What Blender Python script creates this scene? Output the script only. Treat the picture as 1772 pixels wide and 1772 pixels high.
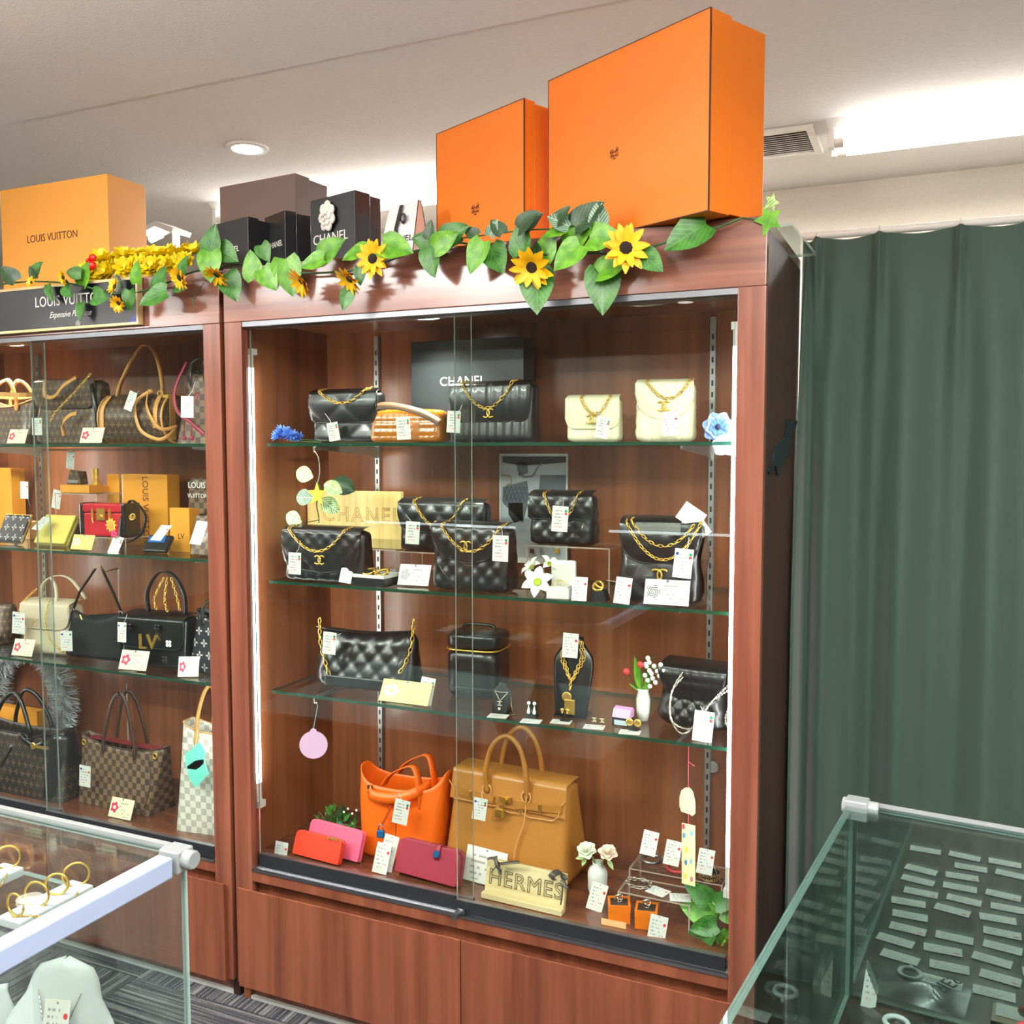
import bpy, math, random
from mathutils import Vector, Matrix
random.seed(7)
scn = bpy.context.scene
COL = scn.collection
for o in list(bpy.data.objects):
    bpy.data.objects.remove(o)
PI = math.pi
sin, cos, rad = math.sin, math.cos, math.radians

# ------------------------------------------------------------------ camera
CAM = Vector((1.4783, -1.7120, 1.3102))
YAW, PITCH, ROLL, FPX = 0.42021, -0.06729, -0.00116, 1639.62
FWD = Vector((-sin(YAW) * cos(PITCH), cos(YAW) * cos(PITCH), sin(PITCH)))
_r = Vector((cos(YAW), sin(YAW), 0))
_u = _r.cross(FWD)
RGT = _r * cos(ROLL) + _u * sin(ROLL)
UPV = _u * cos(ROLL) - _r * sin(ROLL)
cd = bpy.data.cameras.new('camera')
cam = bpy.data.objects.new('camera', cd)
COL.objects.link(cam)
cd.sensor_width = 36
cd.lens = FPX / 1772 * 36
cd.clip_start = 0.02
cam.matrix_world = Matrix(((RGT.x, UPV.x, -FWD.x, CAM.x), (RGT.y, UPV.y, -FWD.y, CAM.y),
                           (RGT.z, UPV.z, -FWD.z, CAM.z), (0, 0, 0, 1)))
scn.camera = cam

# ------------------------------------------------------------------ world, exposure, big lights
w = bpy.data.worlds.new('world')
scn.world = w
w.use_nodes = True
w.node_tree.nodes['Background'].inputs[0].default_value = (0.9, 0.95, 1, 1)
w.node_tree.nodes['Background'].inputs[1].default_value = 0.3
vs = scn.view_settings
vs.view_transform = 'Standard'
vs.look = 'None'
vs.gamma = 1
vs.use_curve_mapping = False
vs.exposure = 0.42
try:
    scn.cycles.transparent_max_bounces = 48
    scn.cycles.max_bounces = 10
    scn.cycles.diffuse_bounces = 4
    scn.cycles.sample_clamp_indirect = 6
    scn.cycles.caustics_reflective = False
    scn.cycles.caustics_refractive = False
except Exception:
    pass
ZC = 2.35          # ceiling height
YB = 2.30          # back wall
L_FILL = 30.0     # watts of each added fill tube behind the viewer
L_TUBE = 11.0       # emission of the bare ceiling tubes
L_LED = 20.0        # emission of the showcase tubes
L_SPOT = 60.0      # track spot in front of the cabinets

def area(name, loc, sx, sy, e, col=(1, 0.97, 0.93), rot=(0, 0, 0)):
    l = bpy.data.lights.new(name, 'AREA')
    l.shape = 'RECTANGLE'; l.size = sx; l.size_y = sy; l.energy = e; l.color = col
    o = bpy.data.objects.new(name, l); COL.objects.link(o)
    o.location = loc; o.rotation_euler = rot
    return o

# ------------------------------------------------------------------ pixel -> point on a real plane of the place
def ray(x, y):
    return FWD + RGT * ((x - 886) / FPX) + UPV * ((886 - y) / FPX)
def aty(x, y, Y):
    d = ray(x, y); return CAM + d * ((Y - CAM.y) / d.y)
def atz(x, y, Z):
    d = ray(x, y); return CAM + d * ((Z - CAM.z) / d.z)
def atx(x, y, X):
    d = ray(x, y); return CAM + d * ((X - CAM.x) / d.x)

# ------------------------------------------------------------------ mesh builder
class MB:
    def __init__(s):
        s.v = []; s.f = []; s.mi = []; s.cur = 0
    def add(s, vs_, fs):
        o = len(s.v)
        s.v += [tuple(v) for v in vs_]
        s.f += [tuple(i + o for i in f) for f in fs]
        s.mi += [s.cur] * len(fs)
        return s
    def box(s, x0, x1, y0, y1, z0, z1, M=None):
        vs_ = [Vector((x, y, z)) for x in (x0, x1) for y in (y0, y1) for z in (z0, z1)]
        if M is not None: vs_ = [M @ v for v in vs_]
        return s.add(vs_, [(0, 1, 3, 2), (4, 6, 7, 5), (0, 4, 5, 1), (2, 3, 7, 6), (0, 2, 6, 4), (1, 5, 7, 3)])
    def cbox(s, c, sx, sy, sz, M=None):
        vs_ = [Vector((x * sx / 2, y * sy / 2, z * sz / 2)) for x in (-1, 1) for y in (-1, 1) for z in (-1, 1)]
        if M is not None: vs_ = [M @ v for v in vs_]
        c = Vector(c)
        return s.add([v + c for v in vs_], [(0, 1, 3, 2), (4, 6, 7, 5), (0, 4, 5, 1), (2, 3, 7, 6), (0, 2, 6, 4), (1, 5, 7, 3)])
    def grid(s, fn, nu, nv, cu=False, cv=False):
        vs_ = [fn(i / nu, j / nv) for j in range(nv + (0 if cv else 1)) for i in range(nu + (0 if cu else 1))]
        W = nu + (0 if cu else 1); H = nv + (0 if cv else 1)
        fs = []
        for j in range(nv):
            for i in range(nu):
                a = j * W + i; b = j * W + (i + 1) % W
                c = ((j + 1) % H) * W + (i + 1) % W; d = ((j + 1) % H) * W + i
                fs.append((a, b, c, d))
        return s.add(vs_, fs)
    def tube(s, pts, r, n=6, closed=False, sy=1.0):
        pts = [Vector(p) for p in pts]
        m = len(pts)
        rs = r if isinstance(r, (list, tuple)) else [r] * m
        tn = []
        for i in range(m):
            a = pts[(i - 1) % m] if (closed or i > 0) else pts[i]
            b = pts[(i + 1) % m] if (closed or i < m - 1) else pts[i]
            t = b - a
            tn.append(t.normalized() if t.length > 1e-9 else Vector((0, 0, 1)))
        ref = Vector((0, 0, 1)) if abs(tn[0].z) < 0.9 else Vector((1, 0, 0))
        nrm = (ref - tn[0] * ref.dot(tn[0])).normalized()
        vs_ = []
        for i in range(m):
            nrm = nrm - tn[i] * nrm.dot(tn[i])
            nrm = nrm.normalized() if nrm.length > 1e-6 else tn[i].orthogonal().normalized()
            bn = tn[i].cross(nrm)
            for k in range(n):
                a = 2 * PI * k / n
                vs_.append(pts[i] + nrm * (cos(a) * rs[i]) + bn * (sin(a) * rs[i] * sy))
        fs = []
        for i in range(m if closed else m - 1):
            for k in range(n):
                a = i * n + k; b = i * n + (k + 1) % n
                c = ((i + 1) % m) * n + (k + 1) % n; d = ((i + 1) % m) * n + k
                fs.append((a, b, c, d))
        if not closed:
            fs.append(tuple(range(n - 1, -1, -1))); fs.append(tuple((m - 1) * n + k for k in range(n)))
        return s.add(vs_, fs)
    def strap(s, pts, wd, th, side):
        """flat strap of rectangular section along pts; side = width direction"""
        pts = [Vector(p) for p in pts]; side = Vector(side).normalized(); m = len(pts); vs_ = []
        for i in range(m):
            t = (pts[min(i + 1, m - 1)] - pts[max(i - 1, 0)]).normalized()
            sd = (side - t * side.dot(t)).normalized(); nm = t.cross(sd)
            for a, b in ((-1, -1), (1, -1), (1, 1), (-1, 1)):
                vs_.append(pts[i] + sd * (a * wd / 2) + nm * (b * th / 2))
        fs = [(i * 4 + k, i * 4 + (k + 1) % 4, i * 4 + 4 + (k + 1) % 4, i * 4 + 4 + k) for i in range(m - 1) for k in range(4)]
        fs += [(3, 2, 1, 0), tuple((m - 1) * 4 + k for k in range(4))]
        return s.add(vs_, fs)
    def lathe(s, prof, n=16, c=(0, 0, 0), M=None, sx=1, sy=1):
        c = Vector(c); vs_ = []
        for r, z in prof:
            for k in range(n):
                a = 2 * PI * k / n
                v = Vector((r * cos(a) * sx, r * sin(a) * sy, z))
                vs_.append((M @ v if M is not None else v) + c)
        m = len(prof)
        fs = [(i * n + k, i * n + (k + 1) % n, (i + 1) * n + (k + 1) % n, (i + 1) * n + k) for i in range(m - 1) for k in range(n)]
        fs += [tuple(range(n - 1, -1, -1)), tuple((m - 1) * n + k for k in range(n))]
        return s.add(vs_, fs)
    def ell(s, c, r, n=12, m=8, M=None):
        if not isinstance(r, (list, tuple)): r = (r, r, r)
        c = Vector(c); vs_ = []
        for j in range(m + 1):
            b = PI * j / m
            for k in range(n):
                a = 2 * PI * k / n
                v = Vector((r[0] * sin(max(b, 1e-3)) * cos(a), r[1] * sin(max(b, 1e-3)) * sin(a), -r[2] * cos(b)))
                vs_.append((M @ v if M is not None else v) + c)
        return s.add(vs_, [(j * n + k, j * n + (k + 1) % n, (j + 1) * n + (k + 1) % n, (j + 1) * n + k) for j in range(m) for k in range(n)])
    def prism(s, poly, y0, y1, M=None):
        n = len(poly)
        vs_ = [Vector((x, y0, z)) for x, z in poly] + [Vector((x, y1, z)) for x, z in poly]
        if M is not None: vs_ = [M @ v for v in vs_]
        fs = [tuple(range(n)), tuple(range(2 * n - 1, n - 1, -1))]
        fs += [(i, i + n, (i + 1) % n + n, (i + 1) % n) for i in range(n)]
        return s.add(vs_, fs)
    def torus(s, c, R, r, n=16, m=6, M=None, sx=1, sy=1):
        c = Vector(c); vs_ = []
        for i in range(n):
            a = 2 * PI * i / n
            for k in range(m):
                b = 2 * PI * k / m
                v = Vector(((R + r * cos(b)) * cos(a) * sx, (R + r * cos(b)) * sin(a) * sy, r * sin(b)))
                vs_.append((M @ v if M is not None else v) + c)
        return s.add(vs_, [(i * m + k, ((i + 1) % n) * m + k, ((i + 1) % n) * m + (k + 1) % m, i * m + (k + 1) % m) for i in range(n) for k in range(m)])
    def xf(s, M):
        s.v = [tuple(M @ Vector(v)) for v in s.v]; return s
    def mesh(s, name, mats, smooth=False):
        me = bpy.data.meshes.new(name)
        me.from_pydata(s.v, [], s.f)
        for m_ in (mats if isinstance(mats, (list, tuple)) else [mats]): me.materials.append(m_)
        if any(s.mi):
            me.polygons.foreach_set('material_index', s.mi)
        if smooth:
            me.polygons.foreach_set('use_smooth', [True] * len(me.polygons))
        me.update()
        return me
    def islands(s):
        p = list(range(len(s.v)))
        def f(a):
            while p[a] != a:
                p[a] = p[p[a]]; a = p[a]
            return a
        for fc in s.f:
            for k in fc[1:]: p[f(k)] = f(fc[0])
        out = {}
        for i, fc in enumerate(s.f): out.setdefault(f(fc[0]), []).append(i)
        res = []
        for ids in out.values():
            m = MB(); mp = {}
            for i in ids:
                for k in s.f[i]:
                    if k not in mp: mp[k] = len(m.v); m.v.append(s.v[k])
                m.f.append(tuple(mp[k] for k in s.f[i])); m.mi.append(s.mi[i])
            res.append(m)
        return res
    def build(s, name, mats, par=None, smooth=False, bevel=0, auto=None, split=False):
        if split:
            return [m.build(name, mats, par, smooth, bevel, auto) for m in s.islands()][0]
        me = s.mesh(name, mats, smooth)
        o = bpy.data.objects.new(name, me); COL.objects.link(o)
        if par is not None: o.parent = par
        if bevel:
            b = o.modifiers.new('bevel', 'BEVEL'); b.width = bevel; b.segments = 2; b.limit_method = 'ANGLE'
            b.angle_limit = 0.9
        if auto:
            try:
                me.set_sharp_from_angle(angle=auto)
            except Exception:
                pass
        return o

def tag_props(o, label=None, cat=None, group=None, kind=None):
    if label: o['label'] = label
    if cat: o['category'] = cat
    if group: o['group'] = group
    if kind: o['kind'] = kind
    return o
def thing(name, label, cat, loc=(0, 0, 0), rz=0, group=None, rx=0, ry=0):
    o = bpy.data.objects.new(name, None); COL.objects.link(o)
    o.empty_display_size = 0.05
    o.location = loc; o.rotation_euler = (rx, ry, rz)
    return tag_props(o, label, cat, group)
def inst(me, name, par, M=None):
    o = bpy.data.objects.new(name, me); COL.objects.link(o)
    if par is not None: o.parent = par
    if M is not None: o.matrix_basis = M
    return o
def loc2(par, p):
    return par.matrix_basis.inverted() @ Vector(p)
def RX(a): return Matrix.Rotation(a, 4, 'X')
def RY(a): return Matrix.Rotation(a, 4, 'Y')
def RZ(a): return Matrix.Rotation(a, 4, 'Z')
def TR(x, y=None, z=None):
    return Matrix.Translation(Vector((x, y, z)) if y is not None else Vector(x))

# ------------------------------------------------------------------ materials
def lin(c):
    return tuple(((x / 255) / 12.92 if x / 255 <= 0.04045 else ((x / 255 + 0.055) / 1.055) ** 2.4) for x in c)
MATS = {}
def newmat(name):
    m = bpy.data.materials.new(name); m.use_nodes = True
    nt = m.node_tree
    return m, nt, nt.nodes['Principled BSDF']
def mat(name, c=(200, 200, 200), rough=0.5, metal=0.0, spec=0.5, coat=0.0, bump=0, bscale=200, emit=0, alpha=1, trans=0, sheen=0, var=0):
    if name in MATS: return MATS[name]
    m, nt, b = newmat(name)
    col = lin(c) + (1,)
    b.inputs['Base Color'].default_value = col
    b.inputs['Roughness'].default_value = rough
    b.inputs['Metallic'].default_value = metal
    b.inputs['Specular IOR Level'].default_value = spec
    b.inputs['Coat Weight'].default_value = coat
    b.inputs['Sheen Weight'].default_value = sheen
    b.inputs['Transmission Weight'].default_value = trans
    if emit:
        b.inputs['Emission Color'].default_value = col
        b.inputs['Emission Strength'].default_value = emit
    if bump or var:
        tc = nt.nodes.new('ShaderNodeTexCoord')
        no = nt.nodes.new('ShaderNodeTexNoise'); no.inputs['Scale'].default_value = bscale; no.inputs['Detail'].default_value = 4
        nt.links.new(tc.outputs['Object'], no.inputs['Vector'])
        if bump:
            bp = nt.nodes.new('ShaderNodeBump'); bp.inputs['Strength'].default_value = bump; bp.inputs['Distance'].default_value = 0.002
            nt.links.new(no.outputs['Fac'], bp.inputs['Height']); nt.links.new(bp.outputs['Normal'], b.inputs['Normal'])
        if var:
            mx = nt.nodes.new('ShaderNodeMixRGB')
            mx.inputs[1].default_value = tuple(x * (1 - var) for x in col[:3]) + (1,)
            mx.inputs[2].default_value = tuple(min(1, x * (1 + var)) for x in col[:3]) + (1,)
            nt.links.new(no.outputs['Fac'], mx.inputs[0]); nt.links.new(mx.outputs[0], b.inputs['Base Color'])
    MATS[name] = m
    return m
def N(nt, typ, **kw):
    n = nt.nodes.new(typ)
    for k, v in kw.items():
        if k.startswith('i'): n.inputs[int(k[1:])].default_value = v
        else: setattr(n, k, v)
    return n
def ramp(nt, stops):
    r = nt.nodes.new('ShaderNodeValToRGB')
    el = r.color_ramp.elements
    while len(el) < len(stops): el.new(0.5)
    for e, (p_, c_) in zip(el, stops):
        e.position = p_; e.color = tuple(c_) + (1,)
    return r
def wood(name, dark, mid, light, sc=(38, 38, 1.6), rough=0.32, coat=0.25):
    if name in MATS: return MATS[name]
    m, nt, b = newmat(name)
    tc = N(nt, 'ShaderNodeTexCoord'); mp = N(nt, 'ShaderNodeMapping'); mp.inputs['Scale'].default_value = sc
    n1 = N(nt, 'ShaderNodeTexNoise'); n1.inputs['Scale'].default_value = 1; n1.inputs['Detail'].default_value = 5; n1.inputs['Distortion'].default_value = 0.4
    mp2 = N(nt, 'ShaderNodeMapping'); mp2.inputs['Scale'].default_value = tuple(x * 0.22 for x in sc)
    n2 = N(nt, 'ShaderNodeTexNoise'); n2.inputs['Scale'].default_value = 1; n2.inputs['Detail'].default_value = 2
    nt.links.new(tc.outputs['Object'], mp.inputs[0]); nt.links.new(mp.outputs[0], n1.inputs['Vector'])
    nt.links.new(tc.outputs['Object'], mp2.inputs[0]); nt.links.new(mp2.outputs[0], n2.inputs['Vector'])
    ad = N(nt, 'ShaderNodeMath', operation='MULTIPLY_ADD'); ad.inputs[1].default_value = 0.6
    m2 = N(nt, 'ShaderNodeMath', operation='MULTIPLY'); m2.inputs[1].default_value = 0.4
    nt.links.new(n2.outputs['Fac'], m2.inputs[0]); nt.links.new(n1.outputs['Fac'], ad.inputs[0]); nt.links.new(m2.outputs[0], ad.inputs[2])
    r = ramp(nt, [(0.36, lin(dark)), (0.5, lin(mid)), (0.66, lin(light))])
    nt.links.new(ad.outputs[0], r.inputs[0]); nt.links.new(r.outputs[0], b.inputs['Base Color'])
    b.inputs['Roughness'].default_value = rough; b.inputs['Coat Weight'].default_value = coat; b.inputs['Coat Roughness'].default_value = 0.15
    MATS[name] = m
    return m
def glassmat(name, tint=(0.93, 0.97, 0.95), refl=None, rough=0.0, ior=1.5):
    """thin sheet glass: clear film + mirror reflection by Fresnel"""
    if name in MATS: return MATS[name]
    m = bpy.data.materials.new(name); m.use_nodes = True; nt = m.node_tree; nt.nodes.clear()
    out = N(nt, 'ShaderNodeOutputMaterial'); mx = N(nt, 'ShaderNodeMixShader')
    t = N(nt, 'ShaderNodeBsdfTransparent'); g = N(nt, 'ShaderNodeBsdfGlossy')
    t.inputs[0].default_value = tuple(tint) + (1,); g.inputs[1 if 'Roughness' not in g.inputs else 'Roughness'].default_value = rough
    if refl is None:
        lw = N(nt, 'ShaderNodeLayerWeight'); lw.inputs[0].default_value = 0.5
        pw = N(nt, 'ShaderNodeMath', operation='POWER'); pw.inputs[1].default_value = 5.0
        f0 = ((ior - 1) / (ior + 1)) ** 2
        f = N(nt, 'ShaderNodeMath', operation='MULTIPLY_ADD'); f.inputs[1].default_value = 1 - f0; f.inputs[2].default_value = f0
        nt.links.new(lw.outputs['Facing'], pw.inputs[0]); nt.links.new(pw.outputs[0], f.inputs[0]); nt.links.new(f.outputs[0], mx.inputs[0])
    else:
        mx.inputs[0].default_value = refl
    nt.links.new(t.outputs[0], mx.inputs[1]); nt.links.new(g.outputs[0], mx.inputs[2]); nt.links.new(mx.outputs[0], out.inputs[0])
    MATS[name] = m
    return m
WOODV = wood('wood_vertical', (98, 52, 35), (120, 67, 46), (138, 81, 56))
WOODH = wood('wood_header', (104, 60, 46), (128, 80, 64), (150, 100, 82), sc=(1.6, 38, 38), rough=0.22, coat=0.5)
WOODF = wood('wood_frame', (96, 52, 38), (122, 70, 52), (146, 92, 70), sc=(38, 38, 1.4), rough=0.28, coat=0.35)
WOODI = wood('wood_inside', (112, 62, 38), (138, 80, 50), (160, 97, 62), sc=(34, 34, 1.2), rough=0.3, coat=0.25)
WOODB = wood('wood_base', (92, 50, 32), (112, 63, 41), (130, 77, 51), sc=(1.2, 34, 34), rough=0.25, coat=0.35)
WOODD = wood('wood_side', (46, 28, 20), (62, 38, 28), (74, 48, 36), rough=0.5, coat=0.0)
PALEW = wood('pale_wood', (196, 164, 96), (222, 194, 124), (236, 214, 150), sc=(60, 60, 3), rough=0.45, coat=0.1)
PALEW2 = wood('pale_wood_flat', (206, 180, 128), (224, 202, 152), (236, 218, 176), sc=(3, 60, 60), rough=0.5, coat=0.0)
SILVER = mat('brushed_metal', (168, 170, 174), 0.34, 1.0)
STEEL = mat('shelf_steel', (190, 192, 190), 0.35, 0.9)
TRACK = mat('black_track', (30, 32, 36), 0.7, 0, 0.25)
BLACKGAP = mat('dark_gap', (14, 9, 7), 0.8)
GLASS = glassmat('sheet_glass')
SHELFG = glassmat('shelf_glass', (0.94, 0.98, 0.96))
GEDGE = mat('glass_edge', (28, 78, 58), 0.1, 0, 0.8, trans=0.3)
GEDGEL = mat('glass_edge_light', (168, 190, 184), 0.1, 0, 0.8, trans=0.4)
ACRYL = glassmat('clear_acrylic', (0.97, 0.97, 0.96), ior=1.45)
ACRE = mat('acrylic_edge', (214, 196, 180), 0.15, trans=0.4)
WHITE = mat('white_card', (226, 224, 218), 0.5)
BLACKL = mat('black_leather', (20, 21, 24), 0.3, 0, 0.6, coat=0.25, bump=0.12, bscale=420)
BLACKM = mat('black_matt', (16, 16, 19), 0.65)
BLACKP = mat('black_paper', (22, 24, 28), 0.38, coat=0.2)
GOLD = mat('gold_metal', (232, 188, 92), 0.28, 0.85)
SILVC = mat('silver_chain', (214, 208, 196), 0.22, 1.0)
CREAM = mat('cream_leather', (240, 232, 196), 0.42, coat=0.1, bump=0.08, bscale=400)
ORANGE = mat('orange_paper', (229, 117, 5), 0.45)
ORANGEL = mat('orange_leather', (244, 104, 20), 0.4, bump=0.06, bscale=350)
BROWNL = mat('brown_lining', (52, 26, 16), 0.5)
TAN = mat('tan_leather', (178, 116, 50), 0.38, coat=0.12, bump=0.12, bscale=300, var=0.12)
TANL = mat('natural_leather', (214, 154, 84), 0.4)
PINK = mat('pink_leather', (238, 98, 132), 0.4)
RED = mat('red_leather', (228, 66, 42), 0.35)
ROSE = mat('rose_leather', (160, 46, 66), 0.45, bump=0.1, bscale=400)
LEAFG = None
STRING = mat('white_string', (220, 216, 208), 0.6)
PLASTIC = mat('clear_plastic_joint', (206, 212, 212), 0.12, trans=0.55)

def leafmat(name, c1, c2, vein, spread=0.5):
    """leaf colouring from the leaf's own outline box: midrib, side veins, mottling"""
    m, nt, b = newmat(name)
    tc = N(nt, 'ShaderNodeTexCoord'); sp = N(nt, 'ShaderNodeSeparateXYZ')
    nt.links.new(tc.outputs['Generated'], sp.inputs[0])
    no = N(nt, 'ShaderNodeTexNoise'); no.inputs['Scale'].default_value = 3.2
    nt.links.new(tc.outputs['Generated'], no.inputs['Vector'])
    r = ramp(nt, [(0.35, lin(c1)), (0.65, lin(c2))]); nt.links.new(no.outputs['Fac'], r.inputs[0])
    # |y-.5| distance to midrib
    s1 = N(nt, 'ShaderNodeMath', operation='SUBTRACT'); s1.inputs[1].default_value = 0.5; nt.links.new(sp.outputs[1], s1.inputs[0])
    ab = N(nt, 'ShaderNodeMath', operation='ABSOLUTE'); nt.links.new(s1.outputs[0], ab.inputs[0])
    # side veins: saw of x - |y|
    s2 = N(nt, 'ShaderNodeMath', operation='SUBTRACT'); nt.links.new(sp.outputs[0], s2.inputs[0]); nt.links.new(ab.outputs[0], s2.inputs[1])
    fr = N(nt, 'ShaderNodeMath', operation='PINGPONG'); fr.inputs[1].default_value = 0.075; nt.links.new(s2.outputs[0], fr.inputs[0])
    lt = N(nt, 'ShaderNodeMath', operation='LESS_THAN'); lt.inputs[1].default_value = 0.009 * (1 + 2 * spread); nt.links.new(fr.outputs[0], lt.inputs[0])
    l2 = N(nt, 'ShaderNodeMath', operation='LESS_THAN'); l2.inputs[1].default_value = 0.018 + 0.02 * spread; nt.links.new(ab.outputs[0], l2.inputs[0])
    mxm = N(nt, 'ShaderNodeMath', operation='MAXIMUM'); nt.links.new(lt.outputs[0], mxm.inputs[0]); nt.links.new(l2.outputs[0], mxm.inputs[1])
    ml = N(nt, 'ShaderNodeMath', operation='MULTIPLY'); ml.inputs[1].default_value = 0.3 + 0.25 * (spread > 0.55); nt.links.new(mxm.outputs[0], ml.inputs[0])
    mx = N(nt, 'ShaderNodeMixRGB'); mx.inputs[2].default_value = lin(vein) + (1,)
    nt.links.new(ml.outputs[0], mx.inputs[0]); nt.links.new(r.outputs[0], mx.inputs[1]); nt.links.new(mx.outputs[0], b.inputs['Base Color'])
    b.inputs['Roughness'].default_value = 0.38
    MATS[name] = m
    return m
LEAF_A = leafmat('leaf_bright', (72, 132, 22), (110, 168, 38), (58, 112, 26))
LEAF_B = leafmat('leaf_deep', (34, 88, 26), (62, 122, 36), (96, 150, 60))
LEAF_C = leafmat('leaf_dark', (22, 52, 26), (38, 72, 34), (84, 116, 70))
LEAF_V = leafmat('leaf_variegated', (44, 104, 48), (176, 206, 130), (236, 240, 206), 1.0)
LEAF_P = leafmat('leaf_pale_variegated', (120, 176, 60), (206, 224, 150), (240, 244, 220), 1.0)
LEAF_S = leafmat('leaf_smoky', (58, 96, 74), (96, 134, 104), (206, 222, 200), 0.6)
STEM = mat('green_stem', (46, 84, 38), 0.5)
PETAL = mat('yellow_petal', (250, 186, 6), 0.5, var=0.18, bscale=60)
SEED = mat('flower_seed_disc', (34, 20, 12), 0.8, bump=0.8, bscale=500)
LEI = mat('lei_petal', (255, 214, 10), 0.5, var=0.25, bscale=40)

def cardmat(name, base, ink, red=True, dots='', lines=7, flower=None, seed=0):
    """printed card: rows of small print and coloured stickers, laid out on the card's own width (X) and height (Z)"""
    if name in MATS: return MATS[name]
    m, nt, b = newmat(name)
    tc = N(nt, 'ShaderNodeTexCoord'); sp = N(nt, 'ShaderNodeSeparateXYZ'); nt.links.new(tc.outputs['Generated'], sp.inputs[0])
    def M2(op, a, bb, third=None):
        n = N(nt, 'ShaderNodeMath', operation=op)
        for k, v in enumerate((a, bb, third)):
            if v is None: continue
            if isinstance(v, (int, float)): n.inputs[k].default_value = v
            else: nt.links.new(v, n.inputs[k])
        return n.outputs[0]
    X, Z = sp.outputs[0], sp.outputs[2]
    rowf = M2('MULTIPLY', Z, lines * 1.0)
    fr = M2('FRACT', rowf, None); row = M2('FLOOR', rowf, None)
    inrow = M2('LESS_THAN', M2('ABSOLUTE', M2('SUBTRACT', fr, 0.5), None), 0.2)
    wn = N(nt, 'ShaderNodeTexWhiteNoise', noise_dimensions='2D')
    cmb = N(nt, 'ShaderNodeCombineXYZ'); nt.links.new(M2('FLOOR', M2('MULTIPLY', X, 16.0), None), cmb.inputs[0]); nt.links.new(M2('ADD', row, seed * 1.7), cmb.inputs[1])
    nt.links.new(cmb.outputs[0], wn.inputs['Vector'])
    ch = M2('GREATER_THAN', wn.outputs['Value'], 0.45)
    wn2 = N(nt, 'ShaderNodeTexWhiteNoise', noise_dimensions='1D'); nt.links.new(M2('ADD', row, seed * 3.1 + 0.37), wn2.inputs['W'])
    x0 = 0.14 if flower is None else 0.42
    lft = M2('GREATER_THAN', X, x0); rgt = M2('LESS_THAN', X, M2('MULTIPLY_ADD', wn2.outputs['Value'], 0.4, 0.52))
    zt = M2('LESS_THAN', Z, 0.84); zb = M2('GREATER_THAN', Z, 0.08)
    ink_f = M2('MULTIPLY', M2('MULTIPLY', M2('MULTIPLY', inrow, ch), M2('MULTIPLY', lft, rgt)), M2('MULTIPLY', zt, zb))
    ink_f = M2('MULTIPLY', ink_f, 0.55)
    mx = N(nt, 'ShaderNodeMixRGB'); mx.inputs[1].default_value = lin(base) + (1,); nt.links.new(ink_f, mx.inputs[0])
    if red:
        m3 = N(nt, 'ShaderNodeMixRGB'); m3.inputs[1].default_value = lin(ink) + (1,); m3.inputs[2].default_value = lin((225, 60, 70)) + (1,)
        nt.links.new(M2('LESS_THAN', Z, 0.3), m3.inputs[0]); nt.links.new(m3.outputs[0], mx.inputs[2])
    else:
        mx.inputs[2].default_value = lin(ink) + (1,)
    last = mx.outputs[0]
    asp = 1.55 if flower is None else 0.6
    pos = {'g': (0.85, 0.82, (20, 140, 84)), 'r': (0.85, 0.71, (222, 60, 66)), 'b': (0.14, 0.82, (40, 60, 150)), 'h': (0.5, 0.94, (120, 120, 120))}
    for d in dots + 'h':
        px_, pz_, c_ = pos[d]
        dx = M2('SUBTRACT', X, px_); dz = M2('MULTIPLY', M2('SUBTRACT', Z, pz_), asp)
        d2 = M2('ADD', M2('MULTIPLY', dx, dx), M2('MULTIPLY', dz, dz))
        q = N(nt, 'ShaderNodeMixRGB'); nt.links.new(M2('LESS_THAN', d2, 0.0075 if d != 'h' else 0.0012), q.inputs[0])
        nt.links.new(last, q.inputs[1]); q.inputs[2].default_value = lin(c_) + (1,); last = q.outputs[0]
    if flower:
        dx = M2('SUBTRACT', X, 0.2); dz = M2('MULTIPLY', M2('SUBTRACT', Z, 0.5), asp)
        d = M2('SQRT', M2('ADD', M2('MULTIPLY', dx, dx), M2('MULTIPLY', dz, dz)), None)
        ang = M2('ARCTAN2', dz, dx)
        pet = M2('MULTIPLY_ADD', M2('COSINE', M2('MULTIPLY', ang, 5.0), None), 0.025, 0.15)
        if flower == 'line':
            f = M2('MULTIPLY', M2('LESS_THAN', d, pet), M2('LESS_THAN', M2('FRACT', M2('MULTIPLY_ADD', d, 22.0, M2('MULTIPLY', ang, 0.6)), None), 0.42)); fc = (40, 40, 42)
        else:
            f = M2('MULTIPLY', M2('LESS_THAN', d, pet), M2('GREATER_THAN', d, 0.06)); fc = flower
        q = N(nt, 'ShaderNodeMixRGB'); nt.links.new(f, q.inputs[0]); nt.links.new(last, q.inputs[1]); q.inputs[2].default_value = lin(fc) + (1,); last = q.outputs[0]
    nt.links.new(last, b.inputs['Base Color']); b.inputs['Roughness'].default_value = 0.4
    MATS[name] = m
    return m
TAG = {k: cardmat('price_tag_' + (k or 'plain'), (228, 226, 220), (70, 70, 78), True, k, 8, None, i) for i, k in enumerate(['', 'r', 'gr', 'gb', 'rb', 'grb'])}
CAREC = cardmat('care_card_rosette', (226, 224, 216), (60, 60, 64), False, '', 6, 'line')
CARDF = cardmat('guide_card_flower', (240, 232, 196), (90, 80, 80), False, '', 6, (206, 44, 84))
CARDY = cardmat('guide_card_yellow', (238, 226, 120), (110, 100, 50), False, '', 5, (236, 234, 224))
NOTE = cardmat('note_card', (238, 236, 228), (80, 80, 84), False, '', 6)
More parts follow.
